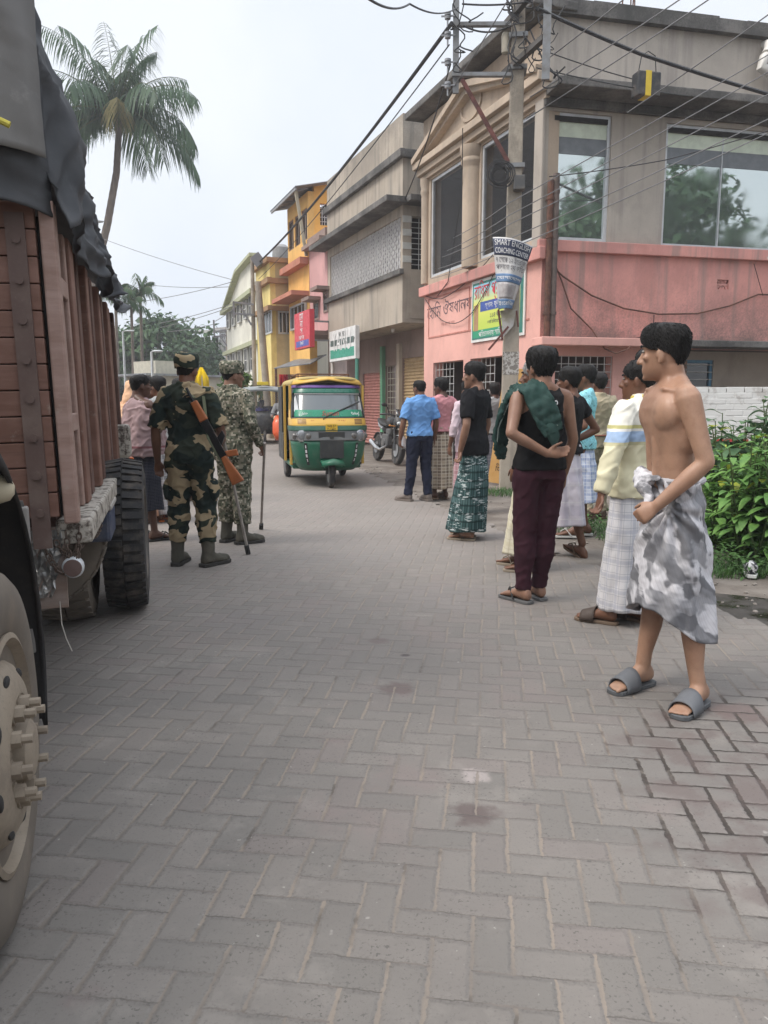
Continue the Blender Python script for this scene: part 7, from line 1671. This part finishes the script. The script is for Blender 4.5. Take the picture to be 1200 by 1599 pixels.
cable('wire leaving the pole top to the upper left edge', [at(715, 12, 11.5), at(640, 6, 8), at(560, -14, 5)], .009, .02)
cable('sagging wire across the top of the pole brackets', [at(722, 6, 11.4), at(830, 2, 11.2)], .012, .03)
cable('loop of wire hanging between the two cross arms of the pole', [at(724, 40, 11.4), at(794, 42, 11.4)], .012, .12)
cable('thick cable sweeping right across the parapet of the corner building', [at(842, 14, 10.8), at(1000, 84, 10.9), at(1290, 172, 11)], .024, .008)
for k, (x0, y0, x1, y1, lab) in enumerate(((712, 372, 1240, 62, 'topmost of the slanting service wires crossing the corner window'), (702, 392, 1250, 84, 'second of the slanting service wires crossing the corner window'), (694, 402, 1260, 116, 'third of the slanting service wires crossing the corner window'), (688, 420, 1275, 150, 'fourth slanting service wire crossing the corner window'), (676, 436, 1290, 166, 'lowest slanting service wire crossing the corner window'))):
    a = S.M @ V((S.px(x0, y0)[0], -.05, S.px(x0, y0)[1])); b = at(x1, y1, 9.5); mid = at(795, y0-(795-x0)*(y0-y1)/(x1-x0)-6+k*3, 11.35)
    cable(lab, [a, mid, b], .0065, .006, greyc_)
for x0, y0, x1, y1, lab in ((828, 152, 1120, -40, 'upper wire from pole to the sky at top right'), (822, 186, 1180, -50, 'middle wire from pole to the sky at top right'), (980, 176, 1260, -20, 'lower wire rising from the window hood to the top right'), (700, 150, 830, -60, 'thin wire rising steeply behind the pole top'), (845, 100, 1010, -30, 'thin wire rising from the rear bracket of the pole')):
    cable(lab, [at(x0, y0, 11.8), at(x1, y1, 9.6)], .008, .006, greyc_)
for x0, y0, x1, y1, lab in ((842, 76, 995, 125, 'upper thin wire from the rear bracket to the meter box'), (838, 106, 1075, 150, 'lower thin wire along the parapet to the window hood')):
    cable(lab, [at(x0, y0, 11.4), at(x1, y1, 12.5)], .008, .01)
cable('thin wire from the conduit pipes across both big windows', [at(858, 276, 12.4), at(1040, 250, 12.2), at(1260, 185, 11.8)], .008, .01)
def onD(x, y, o=.06): s_, z_ = D.px(x, y, -o); return D.M @ V((s_, -o, z_))
def onS(x, y, o=.06): s_, z_ = S.px(x, y, -o); return S.M @ V((s_, -o, z_))
cable('brown cable sagging across the pink side wall', [onD(862, 416), onD(880, 432), onD(925, 462), onD(975, 482), onD(1030, 491), onD(1090, 490), onD(1140, 478), onD(1185, 460), onD(1240, 462)], .014, 0, rust)
cable('looping cable dropping down the pink side wall to the canopy', [onD(862, 400), onD(878, 440), onD(892, 482), onD(925, 515), onD(945, 545, .3), onD(962, 552, .45), onD(982, 545, .45), onD(990, 530, .3), onD(1003, 526, .1)], .012, 0, rust)
cable('short lead hanging on the pink side wall', [onD(1022, 492), onD(1021, 512)], .008, 0)
cable('pair of leads hanging under the waste pipe stub', [onD(1178, 412, .3), onD(1192, 462)], .006, 0)
cable('wire looped over the painted shop lettering', [onS(665, 468), onS(690, 500), onS(712, 505), onS(738, 488), onS(776, 418)], .008, .04)
cable('wire drooping from the left end of the pink ledge to the banner', [onS(664, 462), onS(690, 467), onS(725, 444), onS(770, 398)], .008, .02)
cable('vertical wire down the front of the smoked glass window', [onS(723, 200, .4), onS(722, 300, .2), onS(700, 440, .14), onS(684, 462, .1)], .008, 0)
# meter box hung on the parapet cable
mb_ = thing('meter_box', 'black box with a yellow band hanging on a wire in front of the parapet', 'box', *at(1010, 135, 12.0))
c = at(1010, 134, 12.1); BM = frame(c.x, c.y, c.z, 12)
q = MB(BM); q.box(-.19, .18, -.1, .1, -.17, .17); q.build('case', dusty('black_case', (.022, .024, .028)), mb_, bevel=.02)
q = MB(BM); q.box(-.07, .02, -.104, .104, -.172, .172); q.build('yellow_band', flat('yellow_tape', (.70, .50, .03), .5), mb_)
q = MB(); t_ = at(1013, 80, 12.1); q.tube([BM @ V((-.14, 0, .16)), BM @ V((-.10, 0, .4)), t_, BM @ V((.12, 0, .42)), BM @ V((.15, 0, .16))], .008, 6); q.build('hanging_wire', blackc, mb_)
# ---------------------------------------------------------------- far poles and lamps
def simple_pole(label, x0, y0, x1, y1, Y, r0, r1, arms=(), nm='utility_pole', ground=True, mt=None):
    a = at(x0, y0, Y); b = at(x1, y1, Y); d = (b-a); base = a-d*(a.z/d.z)
    t_ = thing(nm, label, 'utility pole' if nm == 'utility_pole' else 'street lamp', base.x, base.y, 0); q = MB(); q.tube([base-d.normalized()*.1, b], [r0, r1], 10); q.build('shaft', mt or pole_m, t_, True)
    for (ax, ay, bx, by, w_) in arms: q = MB(); q.bar(at(ax, ay, Y-.15), at(bx, by, Y-.15), w_); q.build('cross_arm', dusty('far_steel', (.14, .14, .15)), t_)
    return t_
simple_pole('leaning concrete pole in front of the yellow house', 414, 580, 403, 440, 27.4, .14, .11)
fp = simple_pole('slim steel pole with a square bracket beside the yellow house', 397, 560, 394, 402, 29.2, .09, .07, ((364, 472, 397, 476, .07), (366, 490, 397, 492, .07), (365, 472, 366, 496, .07), (376, 480, 393, 508, .06), (397, 412, 410, 402, .4)))
simple_pole('distant pole with brackets at the end of the street', 356, 600, 355, 512, 48, .12, .1, ((334, 500, 335, 528, .09), (335, 518, 358, 516, .09), (335, 526, 357, 524, .09), (344, 526, 356, 542, .08)))
for x0, y0, x1, y1, lab in ((365, 474, 250, 505, 'upper distant wire crossing the sky to the big tree'), (365, 478, 250, 512, 'lower distant wire crossing the sky to the big tree'), (364, 440, 228, 470, 'long thin wire crossing the pale sky from the white house'), (363, 437, 158, 372, 'thin wire rising from the white house towards the palm'), (362, 448, 240, 446, 'faint wire in the sky above the areca palms'), (336, 502, 370, 478, 'slack wire linking the two distant poles'), (336, 506, 262, 518, 'distant wire leaving the end of street pole')):
    cable(lab, [at(x0, y0, 30), at(x1, y1, 34)], .012, .01, greyc_)
lampm = flat('lamp_paint', (.45, .47, .48), .5)
for x, yb_, yt_, Y, dx, lab in ((240, 660, 550, 30, 6, 'white street lamp post with short arm behind the soldier'), (197, 640, 518, 38, 8, 'taller pale lamp post near the areca palms')):
    a = at(x, 625, Y); zt2 = at(x, yt_, Y).z; t_ = thing('street_lamp', lab, 'street lamp', a.x, a.y, 0)
    q = MB(); q.tube([(a.x, a.y, 0), (a.x, a.y, zt2), (a.x+dx/1200*Y, a.y, zt2+.05)], [.07, .05, .04], 8); q.build('post', lampm, t_, True)
    q = MB(); q.ell((a.x+(dx+3)/1200*Y, a.y, zt2+.03), (.22, .09, .05), 12, 6); q.build('lamp_head', lampm, t_, True)
a = at(146, 347, 36); t_ = thing('street_lamp', 'lamp arm reaching out past the palm trunk', 'street lamp', a.x-1.2, a.y, 0)
q = MB(); q.tube([(a.x-1.2, a.y, 0), (a.x-1.2, a.y, a.z-.3), (a.x-.5, a.y, a.z)], .06, 8); q.build('post', lampm, t_, True); q = MB(); q.ell((a.x, a.y, a.z+.02), (.5, .12, .07), 12, 6); q.build('lamp_head', lampm, t_, True)
# yellow cloth awning and red washing far down the street
a = at(315, 585, 33); t_ = thing('yellow_canopy', 'bright yellow cloth hanging at a stall between the soldiers', 'cloth', a.x, a.y, 0); q = MB(); z0 = at(315, 606, 33).z; z1 = at(315, 574, 33).z
q.loft([[V((a.x-.32+.07*i, a.y+.05*sin(i*1.7), z0)) for i in range(10)], [V((a.x-.3+.065*i, a.y+.05*sin(i*1.7), (z0+z1)/2)) for i in range(10)], [V((a.x-.06+.012*i, a.y, z1)) for i in range(10)]], False, False); q.build('cloth', cloth('bright_yellow_cloth', (.80, .55, .0)), t_, True, solid=.01)
q = MB(); q.tube([(a.x, a.y+.05, 0), (a.x, a.y+.05, z1)], .03, 6); q.build('pole', lampm, t_)
wl = thing('washing_line', 'red and cream clothes hanging under the tin awning beyond the auto rickshaw', 'laundry', *at(452, 590, 26.2).xy, 0)
for k, (x, cc) in enumerate(((440, (.55, .05, .06)), (446, (.5, .04, .06)), (453, (.55, .38, .25)), (458, (.5, .3, .2)))):
    a = at(x, 585, 26.2); b = at(x, 604, 26.2); q = MB(); q.loft([[V((a.x-.08+.02*i, a.y+.04*sin(i*2+k), z)) for i in range(9)] for z in (b.z, (a.z+b.z)/2, a.z)], False, False); q.build('garment', cloth('hung_cloth', cc), wl, True, solid=.01)
a = at(428, 576, 25.6); b = at(486, 568, 25.0); aw = thing('tin_awning', 'low grey tin awning below the red shop sign', 'awning', b.x, b.y, 0); q = MB(); q.loft([[a, b], [a+V((.5, 1.6, .35)), b+V((.4, 1.3, .35))]], False, False); q.build('sheet', tin, aw, solid=.03)
q = MB(); q.tube([(a.x+.05, a.y+.1, 0), (a.x+.05, a.y+.1, a.z)], .04, 6); q.build('prop', rust, aw)
# shoe on the verge
sh = gnd(1172, 898); st_ = thing('shoe', 'discarded black and white sneaker lying on the dirt', 'shoe', sh.x, sh.y, 0, 70); ZM = ROOTM[st_.name]
q = MB(ZM); q.loft([[V((y, w_*cos(2*pi*k/14), z0+(z1-z0)*(.5+.5*sin(2*pi*k/14)))) for k in range(14)] for y, w_, z0, z1 in ((-.13, .03, .03, .10), (-.10, .042, .025, .125), (-.03, .045, .025, .12), (.05, .048, .025, .09), (.11, .05, .025, .07), (.15, .035, .03, .055))]); q.build('upper', mat('sneaker_cloth', (.5, .5, .5), (.03, .03, .035), 22, .8, lo=.48, hi=.52), st_, True)
q = MB(ZM); q.prism([(-.14, .03), (-.08, .048), (.06, .05), (.13, .052), (.165, .02), (.165, -.02), (.13, -.052), (.06, -.05), (-.08, -.048), (-.14, -.03)], lambda x, y: (x, y, .0), lambda x, y: (x, y, .028)); q.build('sole', flat('white_sole', (.6, .6, .58), .7), st_, bevel=.005)
# painted board behind the bushes
a = WB.px(1104, 706); b = WB.px(1168, 684); q = MB(WB.M); po = thing('painted_board', 'red and yellow painted board half hidden behind the bushes', 'sign', *(WB.M @ V((a[0], -.03, 0))).xy, 0)
q.box(a[0], b[0], -.06, -.03, a[1]-.2, b[1]-.02); q.build('board', flat('board_red', (.45, .04, .04), .6), po); q = MB(WB.M); q.box(a[0]+.05, b[0]-.05, -.064, -.061, a[1]-.12, a[1]+.02); q.build('yellow_stripe', flat('board_yellow', (.6, .5, .05), .6), po)
# ---------------------------------------------------------------- plants
def leafmat(name, c, c2, rough=.55, scale=.5):
    t = NT(name); o = t.tc.outputs['Object']; n = t.noise(o, scale, 5, .7); f = t.noise(o, 40, 2)
    cc = t.mix(t.ramp(n, .35, .65), c, c2); cc = t.mix(t.ramp(f, .35, .65, 0, .35), cc, mul(c2, 1.5))
    m = t.fin(cc, rough, 0, .35)
    tr_ = t.n('ShaderNodeBsdfTranslucent'); t.put(tr_.inputs[0], cc); mx = t.n('ShaderNodeMixShader'); mx.inputs[0].default_value = .25
    t.l(t.p.outputs[0], mx.inputs[1]); t.l(tr_.outputs[0], mx.inputs[2]); t.l(mx.outputs[0], t.out.inputs[0]); return m
bark = mat('grey_bark', (.20, .165, .135), (.12, .10, .085), 4, .9, bump=.6, bscale=30, bdist=.02, streak=3)
def leaf(vs, fs, p, d, n, L, W, droop=.3, seg=4):
    "one leaf blade from p along d with face normal n"
    d = d.normalized(); n = (n-d*n.dot(d)).normalized(); s_ = d.cross(n); b = len(vs)
    for k in range(seg+1):
        t = k/seg; w_ = W*sin(pi*min(1, t*.92+.06))**.8*(1-.25*t); c = p+d*L*t-V((0, 0, 1))*L*droop*t*t+n*0
        vs += [c-s_*w_/2+n*w_*.12, c, c+s_*w_/2+n*w_*.12]
    for k in range(seg):
        o = b+3*k; fs += [(o, o+1, o+4, o+3), (o+1, o+2, o+5, o+4)]
def leafy_tree(label, x, y, h, r, n_clump, per, ls, mt, seed, trunk=.25, squash=.8, low=.25, name='tree'):
    rr = random.Random(seed); t_ = thing(name, label, 'tree', x, y, 0); q = MB()
    base = V((x, y, -.1)); cr = V((x, y, h*(.5+low*.5)))
    q.limb([base, V((x+.1, y, h*.25)), V((x+rr.uniform(-.3, .3), y, h*.5))], [trunk, trunk*.75, trunk*.5], 10)
    vs = []; fs = []
    for c in range(n_clump):
        u = rr.uniform(-1, 1); a = rr.uniform(0, 2*pi); rad = rr.uniform(.45, 1.0)**.6; s_ = math.sqrt(1-u*u)
        p = V((x+r*rad*s_*cos(a), y+r*rad*s_*sin(a), h*(low+(1-low)*.5)+(h*(1-low)*.5)*u*rad*.92)); R_ = r*rr.uniform(.18, .34)
        if c % 3 == 0: q.tube([V((x, y, h*.45)), (V((x, y, h*.5))+p)/2+V((0, 0, -.2)), p], [trunk*.35, trunk*.2, trunk*.06], 5)
        for k in range(per):
            d = V((rr.gauss(0, 1), rr.gauss(0, 1), rr.gauss(0, .7))).normalized(); pp = p+V((d.x*R_, d.y*R_, d.z*R_*squash))*rr.uniform(.5, 1.05)
            leaf(vs, fs, pp, V((rr.gauss(0, 1), rr.gauss(0, 1), rr.gauss(-.2, .6))), d+V((0, 0, .5)), ls*rr.uniform(.7, 1.4), ls*rr.uniform(.5, .9), .3, 2)
    q.build('trunk', bark, t_, True); m = MB(); m.add(vs, fs); m.build('crown', mt, t_, True, 0, 180, fix=False); return t_
gr1 = leafmat('dark_foliage', (.06, .125, .04), (.028, .062, .024)); gr2 = leafmat('mid_foliage', (.085, .15, .045), (.04, .08, .03))
a = at(250, 625, 58); leafy_tree('broad dark green tree beyond the low cream building', a.x, a.y, 7.4, 4.2, 110, 90, .42, gr1, 5, .4)
a = at(205, 625, 62); leafy_tree('green tree at the far left behind the areca palms', a.x-1, a.y, 6.6, 3.4, 80, 80, .42, gr1, 6, .35)
a = at(292, 625, 75); leafy_tree('small distant tree at the end of the street', a.x, a.y, 4.6, 2.0, 36, 60, .4, gr2, 7, .2)
a = at(175, 625, 55); leafy_tree('bushy tree just past the rear of the truck', a.x-1.5, a.y, 6.4, 3.2, 70, 80, .42, gr2, 8, .3)
a = at(398, 610, 31.5); leafy_tree('bright green bush in front of the white house', -5.4, 29.6, 2.7, .9, 40, 40, .2, leafmat('fresh_foliage', (.09, .17, .04), (.05, .10, .025)), 9, .08, low=.1, name='bush')
# trees across the road behind the viewer, seen mirrored in the big windows
for k, (x, y, h, r_) in enumerate(((15.5, 1.5, 10.2, 3.8), (20, -4, 12.5, 4.6), (12.5, -7.0, 8.6, 3.2))):
    leafy_tree(('broad tree across the lane reflected in the big window', 'tallest tree reflected at the right of the big window', 'lower tree reflected in the narrow window')[k], x, y, h, r_, 60, 50, .42, gr1, 20+k, .3)
# ---- coconut palm
def frond(vs, fs, base, az, el, L, droop, rr, leaf_l=.75, n=44, w_=.05):
    d = V((cos(az)*cos(el), sin(az)*cos(el), sin(el))); pts = []; p = base.copy(); v = d.copy()
    for k in range(n+1):
        pts.append(p.copy()); v = (v+V((0, 0, -1))*droop*1.0*(.15+1.6*k/n)/n).normalized(); p = p+v*(L/n)
    side = V((-sin(az), cos(az), 0)); rach = []
    for k in range(3, n):
        t = k/n; tg = (pts[k+1]-pts[k]).normalized(); ll = leaf_l*(sin(pi*(.12+.83*t))**.7)*rr.uniform(.85, 1.1)
        for sd in (-1, 1):
            dd = (side*sd*.62+tg*.5+V((0, 0, rr.uniform(-.75, -.15)))).normalized()
            leaf(vs, fs, pts[k], dd, V((0, 0, 1))-side*sd*.2, ll, w_, rr.uniform(.5, 1.1), 3)
    return pts
def palm(label, trunk_pts, rad, Lf, nf, seed, mt, spread, leaf_l, n=44, w_=.05, name='palm_tree', dead=None, fr=None):
    rr = random.Random(seed); b = trunk_pts[0]; t_ = thing(name, label, 'palm tree', b.x, b.y, 0); q = MB()
    P = []
    for i in range(len(trunk_pts)-1):
        for k in range(12): P.append(trunk_pts[i].lerp(trunk_pts[i+1], k/12))
    P.append(trunk_pts[-1]); q.tube(P, [rad*(1.15-.4*i/len(P))*(1+.05*(i % 2)) for i in range(len(P))], 10); q.build('trunk', bark, t_, True)
    vs = []; fs = []; st = []; top = trunk_pts[-1]
    for i in range(nf):
        az = i*2.39996+rr.uniform(-.2, .2); t = i/nf; el = R(82-t*spread+rr.uniform(-7, 7))
        st.append((frond(vs, fs, top+V((0, 0, .1)), az, el, Lf*rr.uniform(.85, 1.08)*(.74 if t < .12 else 1), 1.25+.5*t, rr, leaf_l, n, w_), .03))
    for az, el, L_, dr_ in (fr or ()): st.append((frond(vs, fs, top+V((0, 0, .1)), R(az), R(el), L_, dr_, rr, leaf_l, n, w_), .03))
    m = MB(); m.add(vs, fs); m.build('crown', mt, t_, True, 0, 180, fix=False)
    m = MB()
    for p, r_ in st: m.tube(p[::4]+[p[-1]], [max(.008, rad*.28*(1-k/12)) for k in range(len(p[::4])+1)], 5)
    m.build('frond_stems', leafmat('stem_green', (.12, .14, .05), (.08, .09, .04)), t_, True)
    if dead:
        vs = []; fs = []; frond(vs, fs, top+V((0, -.2, -.1)), R(dead[0]), R(dead[1]), dead[2], dead[3], rr, leaf_l*.9, n, w_); m = MB(); m.add(vs, fs); o = m.build('old_frond', leafmat('yellow_frond', (.28, .25, .09), (.20, .17, .07)), t_, True, 0, 180, fix=False); o['label'] = 'yellowing drooping frond'
    return t_
Yp = 36; T0 = at(130, 625, Yp); T0.z = 0
palm('tall coconut palm with curved trunk leaning behind the truck', [T0, at(146, 440, Yp), at(168, 350, Yp), at(182, 270, Yp), at(186, 200, Yp), at(184, 178, Yp)], .165, 4.3, 21, 4, leafmat('palm_green', (.06, .12, .048), (.032, .068, .034), scale=.8), 78, 1.05, 50, .07, dead=(-70, 25, 3.4, 3.4),
     fr=((-8, 12, 4.3, 2.1), (12, -8, 4.6, 1.9), (-40, -10, 4.6, 2.0), (200, -12, 4.3, 1.9), (170, 12, 4.2, 1.5), (225, -25, 4.2, 1.6), (188, 32, 3.6, 1.7), (5, 36, 3.8, 1.5)))
q_ = bpy.data.objects  # coconuts under the crown
for k, (xb, yt, Y, lab) in enumerate(((183, 462, 41, 'slender areca palm nearest the truck, shortest of three'), (207, 478, 42, 'middle slender areca palm of the three'), (221, 458, 43, 'tallest slender areca palm of the three'))):
    b = at(xb, 625, Y); b.z = 0; tp_ = at(xb-2 if k else xb-3, yt, Y)
    palm(lab, [b, (b+tp_)/2+V((.05, 0, 0)), tp_], .09, 1.35, 9, 40+k, gr1, 95, .42, 22, .06, 'areca_palm')
# ---- shrubs on the right verge
big = leafmat('broad_leaf_green', (.105, .19, .085), (.05, .105, .048), .6, 4.0); bright = leafmat('young_leaf_green', (.19, .35, .08), (.08, .18, .045), .6, 4.5); yel = leafmat('yellowing_leaf', (.40, .42, .05), (.25, .3, .04))
def shrub(label, cx, cy, h, r, stems, L, W, mt, seed, up_=.35, nm='shrub', lean=(0, 0), yl=0):
    rr = random.Random(seed); t_ = thing(nm, label, 'shrub', cx, cy, 0); q = MB(); vs = []; fs = []; vy = []; fy = []
    for k in range(stems):
        a = rr.uniform(0, 2*pi); rad = r*math.sqrt(rr.random()); b = V((cx+rad*cos(a), cy+rad*sin(a), -.02)); hh = h*rr.uniform(.55, 1.05)*(1-.25*rad/r); tip = b+V((rr.gauss(0, .12)+lean[0], rr.gauss(0, .12)+lean[1], hh))
        q.limb([b, (b+tip)/2+V((rr.gauss(0, .04), rr.gauss(0, .04), 0)), tip], [.012, .009, .005], 6)
        n = int(hh/ (L*.28))
        for j in range(n):
            t = .12+.88*(j+rr.random())/n; p = b.lerp(tip, t); az = j*2.4+rr.uniform(-.4, .4); d = V((cos(az), sin(az), rr.uniform(-.1, up_+.5*(t > .85)))); s_ = rr.uniform(.6, 1.15)*(1-.35*(t > .9))
            st = p+d*L*.35; q.tube([p, st], .003, 4)
            if yl and rr.random() < yl: leaf(vy, fy, st, d, V((0, 0, 1))+d*.4, L*s_, W*s_, rr.uniform(.3, .7), 6)
            else: leaf(vs, fs, st, d, V((0, 0, 1))+d*.4, L*s_, W*s_, rr.uniform(.25, .75), 6)
    q.build('stems', leafmat('green_stem', (.09, .13, .04), (.06, .09, .03)), t_, True); m = MB(); m.add(vs, fs); m.build('leaves', mt, t_, True, 0, 180, fix=False)
    if vy: m = MB(); m.add(vy, fy); m.build('yellow_leaves', yel, t_, True, 0, 180, fix=False)
    return t_
g = lambda x, y: gnd(x, y)
p = g(1150, 838); shrub('dark broad leaved shrub against the whitewashed wall', p.x+.05, p.y+.75, 1.36, .45, 34, .19, .165, big, 1, .3, yl=.06)
shrub('tall broad leaved shrub at the right edge by the wall', p.x+.75, p.y+.6, 1.62, .55, 36, .19, .165, big, 2, .3)
p = g(1178, 862); shrub('bright green young shrub in front of the broad leaved one', p.x+.12, p.y+.2, 1.12, .45, 52, .14, .09, bright, 3, .4, yl=.04)
p = g(1130, 850); shrub('low bright bush nearest the shirtless man', p.x+.0, p.y+.3, .72, .32, 34, .13, .08, bright, 4, .4)
p = g(1215, 880); shrub('leafy shrub spilling in at the right edge of the verge', p.x+.2, p.y+.1, 1.32, .45, 46, .15, .10, bright, 5, .4, yl=.05)
p = g(1090, 832); shrub('dark low bush behind the shirtless man', p.x-.1, p.y+.6, .8, .4, 24, .15, .10, big, 6, .3)
# weeds and grass
def grass(label, spots, n, h, mt, seed, nm='grass', L=None):
    rr = random.Random(seed); vs = []; fs = []
    for k in range(n):
        x0, y0, x1, y1 = rr.choice(spots); p = V((rr.uniform(x0, x1), rr.uniform(y0, y1), -.015)); hh = h*rr.uniform(.4, 1.1); a = rr.uniform(0, 6.28)
        if L: leaf(vs, fs, p+V((0, 0, hh*rr.random())), V((cos(a), sin(a), rr.uniform(-.2, .6))), V((0, 0, 1)), L*rr.uniform(.6, 1.3), L*.55, .4, 3)
        else: leaf(vs, fs, p, V((cos(a)*.45, sin(a)*.45, 1)), V((cos(a), sin(a), 0))+V((0, 0, .2)), hh, .010, .25, 3)
    m = MB(); m.add(vs, fs); return tag(m.build(nm, mt, None, True, 0, 180, fix=False), label, 'grass', None, 'stuff')
wg = leafmat('weed_green', (.085, .17, .045), (.045, .10, .03), .6, 2)
a = g(1085, 880); b = g(1200, 900)
grass('low weeds covering the bank under the shrubs', [(2.25, 6.0, 4.6, 7.6), (2.7, 5.75, 4.6, 6.6), (3.05, 5.45, 4.8, 6.2), (2.1, 6.8, 4.5, 9.5)], 5200, .22, wg, 5, 'ground_cover', .055)
grass('grass blades along the edge of the bank', [(2.1, 6.2, 2.5, 8.4), (2.5, 5.75, 3.1, 6.2), (2.9, 5.4, 4.6, 5.75), (1.75, 7.6, 2.3, 9.6)], 2600, .13, wg, 6, 'grass')
c = g(778, 772); grass('tuft of grass at the foot of the utility pole', [(c.x-.25, c.y-.3, c.x+1.1, c.y+.5), (c.x+.2, c.y-.9, c.x+1.3, c.y-.2)], 2200, .13, wg, 7, 'grass')
# little stones and litter on the verge and road
def stones():
    rr = random.Random(8); m = MB()
    for k in range(260):
        if k < 150: x, y = rr.uniform(2.0, 4.2), rr.uniform(4.6, 6.0)
        else: y = rr.uniform(7, 16); x = 2.95-.25*y+rr.uniform(-.1, 1.2)
        s_ = rr.uniform(.006, .022); m.ell((x, y, -.012+s_*.4), (s_, s_*rr.uniform(.6, 1.2), s_*.6), 6, 4)
    return tag(m.build('gravel', mat('pebble', (.28, .25, .22), (.16, .14, .12), 9, .9)), 'small stones scattered along the dirt verge', 'gravel', None, 'stuff')
stones()
